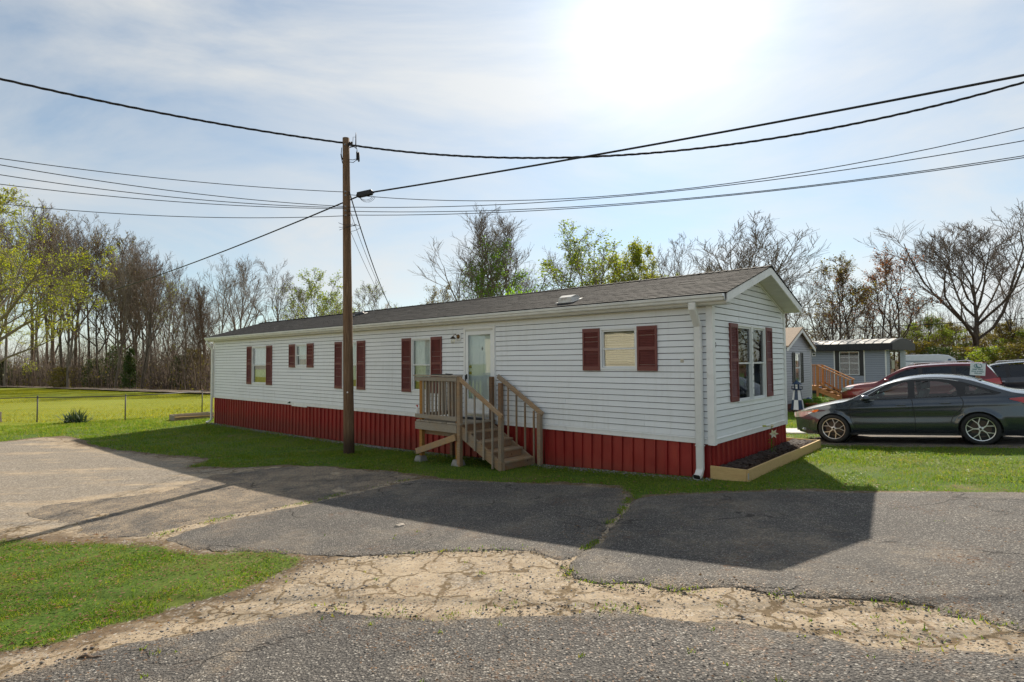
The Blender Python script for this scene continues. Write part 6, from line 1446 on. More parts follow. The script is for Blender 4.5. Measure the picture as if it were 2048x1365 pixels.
# cedar steps of the trailer
qx, qy = UV(3.87, 23.6)[:2]; qz = gz(qx, qy)
cs = thing('cedar_steps', 'orange-brown wooden stairs with railings before the trailer home', 'steps', (qx, qy, qz), HROT)
def cb(nm, u0, u1, v0, v1, z0, z1):
    m = MB(); m.box(u0, u1, -v0, -v1, z0 - qz, z1 - qz); return m.build(nm, MT['wood_orange'], cs)
def cl(nm, p, q_, w, h_):
    m = MB(); m.bar((p[0], -p[1], p[2] - qz), (q_[0], -q_[1], q_[2] - qz), w, h_); return m.build(nm, MT['wood_orange'], cs)
LZ = .60
for v in (0, 1.15):
    cb('post', -.05, .05, v - .05, v + .05, qz - .1, 1.70); cb('post', 1.35, 1.45, v - .05, v + .05, qz - .1, 1.66); cb('post', -1.45, -1.36, v - .05, v + .05, qz - .1, .92)
    cl('hand_rail', (0.03, v, 1.70), (-1.50, v, .93), .14, .05); cl('hand_rail', (-.02, v, 1.70), (1.5, v, 1.70), .14, .05); cl('bottom_rail', (0, v, LZ + .2), (-1.4, v, qz + .16), .04, .09)
    for i in range(7):
        t_ = (i + .8) / 8; cb('baluster', -1.42 * t_ - .02, -1.42 * t_ + .02, v - .02, v + .02, LZ + .12 - t_ * (LZ - qz), 1.66 - t_ * .76)
    for i in range(6): cb('baluster', .18 + i * .2, .22 + i * .2, v - .02, v + .02, LZ, 1.67)
    m = MB(); m.prism([(0, LZ - .05), (0, LZ - .32), (-1.2, qz), (-1.42, qz), (-1.42, qz + .1)], lambda u, z: (u, -(v - .02), z - qz), lambda u, z: (u, -(v + .02), z - qz)); m.build('stringer', MT['wood_orange'], cs)
cb('rim_joist', 0, 1.5, -.04, .0, LZ - .24, LZ - .04); cb('landing', -.02, 1.5, -.05, 1.2, LZ - .04, LZ)
for i in range(4): z = LZ - (i + 1) * (LZ - qz) / 5; cb('tread', -(i + 1) * .35, -i * .35 + .02, -.02, 1.17, z - .04, z)

# ------------------------------------------------------------------ lighthouse garden ornament
lgx, lgy = UV(2.82, 15.78)[:2]; lgz = gz(lgx, lgy) + .10
lh = thing('lighthouse_ornament', 'blue and white wooden lighthouse ornament beside the grey home', 'ornament', (lgx, lgy, lgz), HROT + .4)
def octo(m, r0, r1, z0, z1, mi_fn=lambda k: 0, n=8):
    for k in range(n):
        a, b = 2 * math.pi * k / n, 2 * math.pi * (k + 1) / n
        m.add([(r0 * math.cos(a), r0 * math.sin(a), z0), (r0 * math.cos(b), r0 * math.sin(b), z0), (r1 * math.cos(b), r1 * math.sin(b), z1), (r1 * math.cos(a), r1 * math.sin(a), z1)], [(0, 1, 2, 3)], mi_fn(k))
m = MB(); octo(m, .255, .20, 0, .40, lambda k: k % 2); octo(m, .20, .14, .40, .80, lambda k: (k + 1) % 2); m.build('tower', [MT['navy'], MT['white_paint']], lh)
m = MB(); octo(m, .14, .22, .80, .83); octo(m, .22, .22, .83, .86); octo(m, .22, .0, .86, .861); m.build('gallery', MT['navy'], lh)
m = MB(); octo(m, .11, .11, .86, 1.04, lambda k: k % 2); m.build('lantern', [MT['navy'], MT['white_paint']], lh)
m = MB(); octo(m, .20, .05, 1.04, 1.17); octo(m, .0, .20, 1.035, 1.04); m.lathe([(.05, 1.16), (.03, 1.2), (.035, 1.22), (.01, 1.26), (0, 1.30)], 8); m.build('cupola', MT['navy'], lh)
m = MB()
for k in range(8): a = 2 * math.pi * (k + .5) / 8; m.tube([(.21 * math.cos(a), .21 * math.sin(a), .86), (.21 * math.cos(a), .21 * math.sin(a), .95)], .008, 5)
m.tube([(.21 * math.cos(a), .21 * math.sin(a), .95) for a in np.linspace(0, 2 * math.pi, 17)], .007, 5, False); m.build('gallery_rail', MT['black'], lh)
eb = thing('edging_bricks', 'low row of dark bricks around the flower bed by the grey home', 'brick edging', UV(2.6, 16.2, gz(*UV(2.6, 16.2)[:2])), HROT)
bm_ = MB(); bm_.box(-.055, .055, -.105, .105, -.03, .09); bme = bm_.mesh('brick', MT['brick'])
for i in range(12): link('brick', bme, eb, (0 + .01 * (i % 3), .9 - i * .225, .02), (0, 0, rs.uniform(-.04, .04)))
m = MB(); p0 = UV(3.0, 17.4); m.lathe([(.0, -.05), (1.4, -.04), (1.45, .02), (1.2, .09), (0, .11)], 20); o = m.build('flower_bed', simple('bed_soil', (.06, .04, .028), .95, .4, 20, .6), None, True, (p0[0], p0[1], gz(p0[0], p0[1])), (0, 0, HROT)); o.scale = (.3, 1.25, 1); tag(o, 'dark soil flower bed along the grey home', 'flower bed', kind='structure')
pt_x = UV(2.62, 17.0); tp = thing('terracotta_planter', 'orange terracotta planter in the bed by the lighthouse ornament', 'planter', (pt_x[0], pt_x[1], gz(pt_x[0], pt_x[1]) + .02), HROT)
m = MB(); m.lathe([(.16, 0), (.22, .22), (.25, .23), (.25, .28), (.22, .28), (.20, .24)], 16); m.build('pot', MT['terracotta'], tp, True)
m = MB(); m.lathe([(0, .23), (.2, .235), (.205, .22)], 14); m.build('soil', MT['mulch'], tp)
pt_x = UV(2.85, 17.7); gb = thing('glazed_ball', 'dark blue glazed garden ball among the bed plants', 'garden ball', (pt_x[0], pt_x[1], gz(pt_x[0], pt_x[1]) + .08), 0)
m = MB(); m.lathe([(.10, 0), (.08, .08), (.06, .10), (.0, .10)], 14); m.build('stand', MT['concrete'], gb, True)
m = MB(); m.lathe([(.17 * math.sin(a), .26 - .17 * math.cos(a)) for a in np.linspace(0.0, math.pi, 12)], 18); m.build('ball', MT['cobalt'], gb, True)

# ------------------------------------------------------------------ far right: caravan, shed
cx_, cy_ = 36.6, 50.0; cz_ = -.2
rv = thing('travel_caravan', 'white rounded travel caravan behind the trailer home', 'caravan', (cx_, cy_, cz_), R(-22))
prof = [(-3.0, .45), (-3.0, 2.3), (-2.7, 2.55), (.9, 2.60), (1.6, 2.52), (2.05, 2.2), (2.35, 1.5), (2.4, .9), (2.2, .45)]
m = MB(); m.prism(prof, lambda x, z: (x, -1.15, z), lambda x, z: (x, 1.15, z)); bevel(m.build('body', MT['rv_white'], rv), .08, 3)
m = MB(); m.box(-1.0, .2, -1.16, -1.152, 1.2, 1.9); m.box(-2.6, -1.8, -1.16, -1.152, 1.2, 1.9); m.build('window', MT['car_glass_dark'], rv)
m = MB(); m.prism([(-2.9, 2.05), (1.2, 2.02), (1.5, 1.95), (1.2, 1.97), (-2.9, 1.98)], lambda x, z: (x, -1.165, z), lambda x, z: (x, -1.155, z)); m.prism([(1.55, 2.2), (1.75, 2.2), (1.72, 2.05), (1.5, 2.05)], lambda x, z: (x, -1.165, z), lambda x, z: (x, -1.155, z)); m.build('decal', MT['decal_blue'], rv)
for x in (-.4, .4):
    m = MB(); m.lathe([(0, -.1), (.3, -.1), (.34, -.05), (.34, .1), (0, .1)], 20, (x, -1.05, .34), 'Y'); m.build('wheel', MT['rubber'], rv, True)
sh = thing('maroon_shed', 'maroon shed with ribbed pale metal roof behind the parked cars', 'shed', (45.0, 60.0, -.2), R(-20))
m = MB(); m.box(-2.6, 2.6, -1.7, 1.7, 0, 2.15); m.prism([(-1.7, 2.15), (1.7, 2.15), (0, 2.75)], lambda y, z: (-2.6, y, z), lambda y, z: (2.6, y, z)); m.build('wall', MT['maroon_wall'], sh)
for s in (-1, 1):
    m = MB(); m.prism([(s * 2.0, 2.08), (0, 2.82), (0, 2.86), (s * 2.0, 2.12)], lambda y, z: (-2.8, y, z), lambda y, z: (2.8, y, z)); o = m.build('roof', MT['metal_roof'], sh)
    for i in range(13): m = MB(); m.bar((-2.76 + i * .46, s * 2.0, 2.13), (-2.76 + i * .46, 0, 2.87), .05, .05); m.build('roof_rib', simple('dark_rib', (.30, .29, .28), .5) if i == 0 and s == -1 else bpy.data.materials['dark_rib'], o)
m = MB(); m.lathe([(.08, 0), (.1, .1), (0, .14)], 8, (2.62, -.3, 2.3), 'X'); m.build('lamp', MT['white_paint'], sh)
# distant power line on the right
for a, b, r_, lb in (((20, 50, 4.6), (62, 50, 6.9), .03, 'distant dark power line across the trees on the right'), ((44, 60, 3.2), (70, 58, 3.9), .025, 'low distant wire across the trees on the far right')):
    m = MB(); n_ = 20; A_, B_ = Vector(a), Vector(b); m.tube([A_.lerp(B_, i / n_) - Vector((0, 0, 1.2 * 4 * (i / n_) * (1 - i / n_) * .4)) - A_ for i in range(n_ + 1)], r_, 5); tag(m.build('distant_cable', MT['wire'], None, True, A_), lb, 'cable')

# ================================================================== CREAM HOME ACROSS THE ROAD (seen mirrored in the windows)
ch = thing('cream_home', 'cream sided home across the road, mirrored in the windows', 'mobile home', UV(3.5, -15.5, 0), HROT)
def CW(a, n, z): return (a, -n, z)
cwl = thing('front_wall', None, None); cwl.parent = ch
CWIN = [(4.6, 5.6, 1.2, 2.5), (9.0, 10.0, 1.2, 2.5), (13.5, 14.6, 1.2, 2.5)]
clad(cwl, CW, .0, 17, .5, 3.6, 26, CWIN, MT['siding_cream'], None, 0, .02, 6)
for w_ in CWIN:
    o = bars(CW, *w_, .08, -.02, .04).build('window', MT['sash'], ch); fbox(CW, w_[0] + .06, w_[1] - .06, -.02, -.01, w_[2] + .06, w_[3] - .06).build('pane', MT['car_glass_dark'], o); fbox(CW, w_[0] + .06, w_[1] - .06, -.012, .02, 1.82, 1.88).build('meeting_rail', MT['sash'], o)
m = MB(); m.box(0, 17, .02, 4.2, .5, 3.6); m.build('wall', MT['siding_cream'], ch)
m = MB(); m.prism([(-.3, 3.65), (2.1, 4.4), (4.5, 3.65), (4.5, 3.6), (-.3, 3.6)], lambda v, z: (-.3, v, z), lambda v, z: (17.3, v, z)); m.build('roof', simple('brown_shingles', (.09, .075, .065), .9, .3, 20), ch)
m = MB(); m.box(0.02, 16.98, .03, 4.18, -.6, .5); m.build('skirting', MT['concrete'], ch)

# ================================================================== CHAIN-LINK FENCE and yard things on the left
fl = [(-46.0, 24.6), (-41.5, 24.75), (-37.0, 24.9), (-32.6, 25.05), (-28.3, 25.2), (-25.0, 25.35), (-21.51, 25.47), (-17.58, 25.55), (-16.55, 30.0), (-13.5, 34.5)]
FH = 1.12
fence = thing('chain_link_fence', 'low dark chain-link fence between the yard and the field', 'fence', (fl[6][0], fl[6][1], gz(*fl[6])))
fo = Vector((fl[6][0], fl[6][1], gz(*fl[6])))
m = MB(); m.tube([(0, 0, -.3), (0, 0, FH + .02)], .026, 8); m.lathe([(.032, FH + .01), (.034, FH + .04), (.018, FH + .075), (0, FH + .085)], 8); pme = m.mesh('fence_post', MT['wire_grey'], True)
for i, (x, y) in enumerate(fl): link('post', pme, fence, Vector((x, y, gz(x, y))) - fo)
for (a, b) in zip(fl[:-1], fl[1:]):
    A_ = Vector((*a, gz(*a))) - fo; B_ = Vector((*b, gz(*b))) - fo
    m = MB(); m.tube([A_ + Vector((0, 0, FH)), (A_ + B_) / 2 + Vector((0, 0, FH - .012)), B_ + Vector((0, 0, FH))], .021, 8); m.build('top_rail', MT['wire_grey'], fence, True)
    L_ = (B_ - A_).length; V = []; F = []; nn = int(L_ / .10); d = (B_ - A_) / L_; H_ = FH - .05; nrm = Vector((-d.y, d.x, 0)) * .003
    def seg(p, q_):
        b0 = len(V); w = Vector((0, 0, .0028)); V.extend([p - w + nrm, p + w + nrm, p - nrm, q_ - w + nrm, q_ + w + nrm, q_ - nrm]); F.extend([(b0, b0 + 3, b0 + 4, b0 + 1), (b0 + 1, b0 + 4, b0 + 5, b0 + 2), (b0 + 2, b0 + 5, b0 + 3, b0)])
    for k in range(-int(H_ / .10), nn + 1):
        for s in (1, -1):
            x0, x1 = k * .10, k * .10 + H_; z0_, z1_ = (.02, .02 + H_) if s > 0 else (.02 + H_, .02)
            t0_ = max(0, -x0 / H_); t1_ = min(1, (L_ - x0) / H_)
            if t1_ <= t0_: continue
            P_ = lambda t: A_ + d * (x0 + H_ * t) + Vector((0, 0, z0_ + (z1_ - z0_) * t))
            seg(P_(t0_), P_(t1_))
    m = MB(); m.add(V, F); tag(m.build('wire_mesh', MT['wire_grey'], fence, recalc=False), kind='stuff')
yx, yy_ = -19.36, 24.92; yu = thing('yucca_plant', 'spiky grey-green yucca clump before the chain-link fence', 'plant', (yx, yy_, gz(yx, yy_)))
r_ = random.Random(3)
for grp_ in range(3):
    m = MB()
    for i in range(34):
        a = r_.uniform(0, 6.28); el = r_.uniform(.15, 1.4); l = r_.uniform(.45, .80); c = Vector((r_.uniform(-.22, .22) + (grp_ - 1) * .25, r_.uniform(-.15, .15), 0)); d = Vector((math.cos(a) * math.cos(el), math.sin(a) * math.cos(el), math.sin(el))); s = d.cross(Vector((0, 0, 1))).normalized() * .022
        m.add([c - s, c + s, c + d * l * .6 + s, c + d * l * .6 - s, c + d * l + Vector((0, 0, -.05))], [(0, 1, 2, 3), (3, 2, 4)])
    m.build('leaf_clump', MT['yucca'], yu, recalc=False)
tx, ty = -14.75, 25.9; tg = thing('wood_trough', 'weathered open plank box lying by the fence near the home', 'wooden box', (tx, ty, gz(tx, ty)), R(53))
for (a, b, c_, d_, e_, f_) in ((-.85, .85, -.28, -.24, 0, .26), (-.85, .85, .24, .28, 0, .26), (-.85, -.81, -.238, .238, 0, .25), (.81, .85, -.238, .238, 0, .25), (-.80, .80, -.23, .23, .02, .05)):
    m = MB(); m.box(a, b, c_, d_, e_, f_); m.build('plank', MT['wood_grey'], tg)
m = MB(); m.box(-.9, .95, -.36, -.30, .13, .16); m.build('loose_board', MT['wood_new'], tg, False, None, (0, .03, .05))
stx, sty = -23.5, 25.6; m = MB(); m.tube([(0, 0, -.1), (.0, 0, .05), (.02, 0, .25), (.03, .01, .48)], [.26, .22, .18, .17], 12); st = thing('tree_stump', 'short dark stump at the left edge by the fence', 'stump', (stx, sty, gz(stx, sty))); m.build('trunk', MT['bark_dark'], st, True)
m = MB(); m.lathe([(0, .483), (.165, .481)], 12, (.03, .01, 0)); m.build('cut_face', MT['wood_mid'], st)
# ================================================================== TREES
class Tubes:
    def __init__(s): s.v = []; s.f = []
    def path(s, pts, rads, n):
        b = len(s.v); k = len(pts)
        for i in range(k):
            p = pts[i]; q = pts[min(i + 1, k - 1)]; o = pts[max(i - 1, 0)]
            dx, dy, dz = q[0] - o[0], q[1] - o[1], q[2] - o[2]; l = math.sqrt(dx * dx + dy * dy + dz * dz) or 1; dx /= l; dy /= l; dz /= l
            if abs(dz) < .9: ax, ay, az = -dy, dx, 0.0
            else: ax, ay, az = 0.0, -dz, dy
            l = math.sqrt(ax * ax + ay * ay + az * az) or 1; ax /= l; ay /= l; az /= l
            bx, by, bz = dy * az - dz * ay, dz * ax - dx * az, dx * ay - dy * ax; r = rads[i]
            for j in range(n):
                t = 6.28318 * j / n; c, sn = math.cos(t) * r, math.sin(t) * r; s.v.append((p[0] + ax * c + bx * sn, p[1] + ay * c + by * sn, p[2] + az * c + bz * sn))
        for i in range(k - 1):
            for j in range(n): s.f.append((b + i * n + j, b + i * n + (j + 1) % n, b + (i + 1) * n + (j + 1) % n, b + (i + 1) * n + j))
def vnorm(v): l = math.sqrt(v[0] ** 2 + v[1] ** 2 + v[2] ** 2) or 1; return (v[0] / l, v[1] / l, v[2] / l)
def gen_tree(seed, H=16, r0=.30, stems=1, start=.30, nl=10, ang=(25, 60), ll=.55, up=.12, wob=.22, nb=7, nt=6, nf=4, leaf=0, lsize=.14, droop=0.0, twr=.013, taper=.9, lean=0.0, apical=.85):
    rn = random.Random(seed); T = Tubes(); C = Tubes(); tips = []
    def grow(p, d, length, rad, k, w, upv, nside, out, rend=.35):
        pts = [p]; rs_ = [rad]; st = length / k
        for i in range(k):
            d = vnorm((d[0] + rn.gauss(0, w), d[1] + rn.gauss(0, w), d[2] + rn.gauss(0, w * .7) + upv)); p = (p[0] + d[0] * st, p[1] + d[1] * st, p[2] + d[2] * st); pts.append(p); rs_.append(rad * (1 - (1 - rend) * (i + 1) / k))
        out.path(pts, rs_, nside); return pts, rs_, d
    def side(d, a, az):
        ref = (0, 0, 1) if abs(d[2]) < .95 else (1, 0, 0)
        x = vnorm((d[1] * ref[2] - d[2] * ref[1], d[2] * ref[0] - d[0] * ref[2], d[0] * ref[1] - d[1] * ref[0])); y = (d[1] * x[2] - d[2] * x[1], d[2] * x[0] - d[0] * x[2], d[0] * x[1] - d[1] * x[0])
        ca, sa, c, s = math.cos(a), math.sin(a), math.cos(az), math.sin(az)
        return vnorm(tuple(d[i] * ca + (x[i] * c + y[i] * s) * sa for i in range(3)))
    def at(pts, rs_, t):
        f = t * (len(pts) - 1); i = min(int(f), len(pts) - 2); g = f - i
        return tuple(pts[i][k] + (pts[i + 1][k] - pts[i][k]) * g for k in range(3)), rs_[i] + (rs_[i + 1] - rs_[i]) * g, vnorm(tuple(pts[i + 1][k] - pts[i][k] for k in range(3)))
    for s in range(stems):
        a0 = rn.uniform(0, 6.28); sl = (.16 if stems > 1 else 0.0)
        d = vnorm((math.cos(a0) * sl + lean, math.sin(a0) * sl, 1)); h = H * apical * rn.uniform(.9, 1.0)
        base = (math.cos(a0) * .25 * (stems > 1), math.sin(a0) * .25 * (stems > 1), -.3)
        pts, rs_, d = grow(base, d, h, r0 / (stems ** .4), 11, wob * .28, .06, 8, T, .12)
        n1 = nl if stems == 1 else max(4, int(nl / stems) + 1)
        for i in range(n1):
            t = start + (1 - start) * ((i + rn.uniform(0, .9)) / n1) ** .9; t = min(t, .985); p, r, dd = at(pts, rs_, t)
            q = (t - start) / (1 - start); a = R(ang[1] + (ang[0] - ang[1]) * q + rn.uniform(-8, 8)); L_ = H * ll * (1 - .48 * q) * rn.uniform(.75, 1.1)
            ld = side(dd, a, i * 2.4 + rn.uniform(-.5, .5)); lp, lr, _ = grow(p, ld, L_, r * .62 + .015, 7, wob * .75, up, 6, T, .25)
            for j in range(nb):
                t2 = .30 + .70 * (j + rn.random()) / nb; p2, r2, d2_ = at(lp, lr, min(t2, .99)); L2 = L_ * .46 * (1.2 - .62 * t2) * rn.uniform(.7, 1.15)
                bp, br, _ = grow(p2, side(d2_, R(rn.uniform(24, 50)), rn.uniform(0, 6.28)), L2, r2 * .5 + .006, 5, wob * .6, up * .8 - droop * .3, 4, C, .3)
                for k in range(nt):
                    t3 = .25 + .75 * (k + rn.random()) / nt; p3, r3, d3 = at(bp, br, min(t3, .99)); L3 = L2 * .55 * (1.1 - .5 * t3) * rn.uniform(.7, 1.2)
                    tp, tr_, _ = grow(p3, side(d3, R(rn.uniform(20, 45)), rn.uniform(0, 6.28)), L3, max(r3 * .45, twr * 1.25), 3, wob * .6, up * .6 - droop, 3, C, .5)
                    for m_ in range(nf):
                        t4 = .1 + .9 * (m_ + rn.random()) / nf; p4, r4, d4 = at(tp, tr_, min(t4, .99)); L4 = max(.3, L3 * .6) * rn.uniform(.6, 1.2)
                        fp, _, _ = grow(p4, side(d4, R(rn.uniform(20, 42)), rn.uniform(0, 6.28)), L4, twr, 2, wob * .6, up * .5 - droop, 3, C, .6)
                        tips.append(fp[-1]); tips.append(fp[1])
    me_t = np_mesh('trunk', np.array(T.v), np.array(T.f), MT['bark'], True); me_c = np_mesh('crown', np.array(C.v), np.array(C.f), MT['twig'], False); me_l = None
    if leaf:
        tp = np.array(tips); rr = np.random.RandomState(seed); n = int(len(tp) * leaf); P = tp[rr.randint(0, len(tp), n)] + rr.randn(n, 3) * lsize * .9
        me_l = quads_mesh('foliage', P, lsize * (.5 + .8 * rr.rand(n)), rr)
    return me_t, me_c, me_l
def quads_mesh(name, P, s, rr, mat=None):
    n = len(P); a = rr.randn(n, 3); a /= np.linalg.norm(a, axis=1)[:, None]; b = np.cross(a, rr.randn(n, 3)); b /= np.linalg.norm(b, axis=1)[:, None]
    s = np.asarray(s)[:, None]; V = np.stack([P - a * s * .5, P + b * s * .32, P + a * s * .5, P - b * s * .32], 1).reshape(-1, 3)
    return np_mesh(name, V, np.arange(4 * n).reshape(n, 4), mat or MT['leaf_green'])
PROTO = {
    'great': gen_tree(41, 16, .27, 1, .30, 14, (12, 46), .66, .15, .20, 9, 7, 4, apical=.70, twr=.015),
    'oak': gen_tree(1, 16, .27, 1, .22, 13, (12, 52), .60, .13, .15, 8, 6, 4, apical=.74, twr=.015),
    'oak2': gen_tree(23, 16, .22, 1, .18, 13, (10, 46), .58, .13, .13, 8, 6, 4, apical=.80, twr=.012),
    'vase': gen_tree(3, 18, .19, 1, .36, 10, (14, 40), .46, .16, .16, 6, 5, 3),
    'vase2': gen_tree(14, 18, .18, 1, .42, 10, (16, 44), .40, .16, .18, 6, 5, 3, leaf=.30, lsize=.16),
    'slim': gen_tree(5, 19, .15, 1, .52, 9, (20, 50), .32, .14, .14, 6, 5, 3),
    'bushy': gen_tree(6, 16, .18, 1, .28, 12, (18, 50), .48, .13, .2, 7, 6, 4, leaf=.35, lsize=.15),
    'spring': gen_tree(7, 15, .22, 1, .26, 12, (18, 55), .56, .12, .2, 7, 6, 3, leaf=1.5, lsize=.20),
    'spring2': gen_tree(17, 14, .20, 1, .22, 13, (20, 58), .52, .10, .2, 7, 6, 3, leaf=2.6, lsize=.21),
    'redbud': gen_tree(8, 14, .17, 3, .26, 13, (14, 42), .44, .13, .18, 6, 6, 3, leaf=.7, lsize=.17),
    'crook': gen_tree(9, 15, .24, 1, .32, 9, (28, 68), .60, .08, .40, 7, 6, 4, lean=.10, apical=.8),
    'willow': gen_tree(10, 14, .26, 1, .18, 14, (22, 70), .60, .03, .2, 8, 6, 4, leaf=3.6, lsize=.105, droop=.14),
}
def ever(seed, H=6, rad=1.7, n=5200, cone=.75, ls=.22):
    rr = np.random.RandomState(seed); z = H * (.08 + .92 * rr.rand(n)); prof = rad * (1 - cone * z / H) * (.75 + .5 * vnoise(z * 1.7 + seed, np.zeros(n)))
    r = prof * np.sqrt(rr.rand(n)) * .98; a = rr.rand(n) * 6.283; P = np.stack([r * np.cos(a), r * np.sin(a), z], -1) + rr.randn(n, 3) * .12
    k = fbm(P[:, 0] * 1.0 + P[:, 2], P[:, 1] + seed * 3.1, 1.3, 3) > -.14; P = P[k]
    T = Tubes(); T.path([(0, 0, -.2), (0, 0, H * .5), (.05, 0, H * .97)], [.10, .06, .015], 6)
    rn = random.Random(seed)
    for i in range(26): zz = H * rn.uniform(.1, .9); a_ = rn.uniform(0, 6.28); l = rad * (1 - cone * zz / H) * .9; T.path([(0, 0, zz), (l * math.cos(a_), l * math.sin(a_), zz + l * .25)], [.03, .008], 4)
    return np_mesh('trunk', np.array(T.v), np.array(T.f), MT['bark_dark'], True), None, quads_mesh('foliage', P, ls * (.6 + .7 * rr.rand(len(P))), rr, MT['leaf_dark'])
PROTO['cedar'] = ever(31); PROTO['holly'] = ever(32, 5, 2.0, 3600, .45, .20)
_mats = {}
def variant(me, mat):
    if me is None: return None
    k = (me.name, mat)
    if k not in _mats:
        c = me.copy(); c.materials.clear(); c.materials.append(MT[mat]); _mats[k] = c
    return _mats[k]
def top_z(proto):
    a, b, c = PROTO[proto]; me = b or c; v = np.zeros(len(me.vertices) * 3, np.float32); me.vertices.foreach_get('co', v); return float(v.reshape(-1, 3)[:, 2].max())
TOPZ = {k: top_z(k) for k in PROTO}
def tree(proto, x, y, H, W, label, group=None, bark_='bark', twig='twig', leaf='leaf_green', rot=None, rs2=random.Random(77), cat='tree', name='tree', sink=0.0):
    t = thing(name, label, cat, (x, y, gz(x, y) - .05 - sink), rs2.uniform(0, 6.28) if rot is None else rot, group)
    a, b, c = PROTO[proto]; H0 = {'great': 16, 'oak': 16, 'oak2': 16, 'vase': 18, 'vase2': 18, 'slim': 19, 'bushy': 16, 'spring': 15, 'spring2': 14, 'redbud': 14, 'crook': 15, 'willow': 14, 'cedar': 6, 'holly': 5}[proto]
    t.scale = (W, W, H / TOPZ[proto])
    link('trunk', variant(a, bark_), t)
    if b is not None: link('crown', variant(b, twig), t)
    if c is not None: link('foliage', variant(c, leaf), t)
    return t
def crown_radius(proto):
    a, b, c = PROTO[proto]; me = b or c; v = np.zeros(len(me.vertices) * 3, np.float32); me.vertices.foreach_get('co', v); v = v.reshape(-1, 3)
    return float(np.percentile(np.abs(v[:, 0] - np.median(v[:, 0])), 96))
CR = {k: crown_radius(k) for k in PROTO}
def XP(pxl, D): return (pxl - 1024) / 1121.08 * D
def HT(top, D, x, pxl=1024): return CZ + (724.1 - .0063 * (pxl - 1024) - top) / 1121.08 * D - gz(x, D)
def at_px(proto, pxl, D, top, halfw, label, w0, **k):
    """place a tree at a direction and distance, sized from its seen height and crown half-width"""
    x = XP(pxl, D); H = HT(top, D, x, pxl); W = 1.22 * halfw / 1121.08 * D / CR[proto]; return tree(proto, x, D, H, W, label, **k)
# trees beyond the roof, left to right
at_px('vase', 428, 62, 500, 38, 'slender dark bare tree standing just left of the roof end', 5.0)
at_px('oak2', 478, 68, 506, 56, 'bare round-topped tree behind the far end of the roof', 7.6)
at_px('crook', 545, 64, 514, 50, 'leaning crooked bare tree behind the far roof', 7.2, rot=.3, twig='twig')
at_px('bushy', 598, 74, 566, 40, 'low twiggy bare tree beside the pale green one', 5.6, leaf='leaf_olive')
at_px('spring', 634, 66, 530, 52, 'pale green leafing tree left of the utility pole', 6.4, leaf='leaf_green')
at_px('spring', 668, 72, 585, 34, 'small pale green tree touching the left of the pole', 6.4, leaf='leaf_green', rot=2.0)
at_px('bushy', 742, 66, 560, 56, 'sparse budding tree right of the utility pole', 5.6, leaf='leaf_green')
at_px('redbud', 786, 50, 607, 18, 'small rusty-red budding tree at the roof ridge', 4.2, leaf='leaf_red', twig='twig_red')
at_px('spring', 878, 60, 560, 40, 'low budding tree left of the big double tree', 6.4, leaf='leaf_olive')
at_px('oak2', 955, 52, 408, 86, 'left of the two tall bare trees rising behind the roof', 7.6, rot=1.0)
at_px('oak2', 1022, 53, 416, 88, 'right of the two tall bare trees rising behind the roof', 7.6, rot=3.9)
at_px('spring', 985, 50, 470, 70, 'fresh green ivy-leaved tree between the two tall bare trees', 6.2, leaf='leaf_bright')
at_px('holly', 1045, 27, 570, 38, 'bright green rounded shrub peeping over the roof', 2.0, leaf='leaf_bright', cat='shrub', name='shrub')
at_px('vase', 1108, 60, 470, 54, 'bare thin tree between the double tree and the green-tipped one', 5.0)
at_px('spring', 1166, 55, 446, 84, 'tall green-tipped tree above the middle of the roof', 6.4, leaf='leaf_green', rot=.6)
at_px('spring', 1240, 58, 495, 60, 'yellow-green tree left of the leafier yellow one', 6.4, leaf='leaf_yg', rot=2.2)
at_px('spring2', 1290, 56, 470, 70, 'leafy yellow-green tree above the roof right of centre', 6.2, leaf='leaf_yg', rot=4.0)
at_px('redbud', 1318, 52, 545, 34, 'low reddish budding tree at the roof line', 4.2, leaf='leaf_olive', twig='twig_red')
at_px('vase', 1372, 60, 470, 56, 'bare feathery tree left of the wide bare one', 5.0, rot=1.4)
at_px('oak', 1475, 55, 420, 96, 'wide bare tree above the gable peak', 8.4, rot=.4)
at_px('bushy', 1430, 62, 520, 50, 'brownish twiggy tree low behind the roof near the gable', 5.6, leaf='leaf_olive')
at_px('crook', 1585, 48, 484, 58, 'crooked bare tree just right of the gable overhang', 7.2, rot=2.6)
at_px('crook', 1625, 56, 548, 46, 'second smaller crooked bare tree right of the gable', 7.2, rot=5.0)
at_px('redbud', 1682, 58, 504, 56, 'multi-stemmed tree with brown-red buds above the trailer', 4.2, leaf='leaf_olive', twig='twig_red', bark_='bark_dark', rot=.2)
at_px('redbud', 1722, 60, 524, 36, 'second red-budded tree above the trailer roof', 4.2, leaf='leaf_red', twig='twig_red', bark_='bark_dark', rot=1.9)
at_px('redbud', 1782, 60, 496, 52, 'slender red-budded tree left of the great bare oak', 4.2, leaf='leaf_red', twig='twig_red', bark_='bark_dark', rot=3.3)
at_px('bushy', 1830, 66, 590, 44, 'low olive budding tree behind the trailer end', 5.6, leaf='leaf_olive')
at_px('great', 1955, 58, 412, 100, 'great spreading bare oak at the right', 8.4, bark_='bark_dark', rot=2.0)
at_px('vase', 2038, 62, 548, 34, 'dark bare tree right of the great oak', 5.0, bark_='bark_dark', rot=.9)
at_px('vase2', 2085, 58, 520, 50, 'bare tree at the very right edge', 5.0, bark_='bark_dark', leaf='leaf_olive')
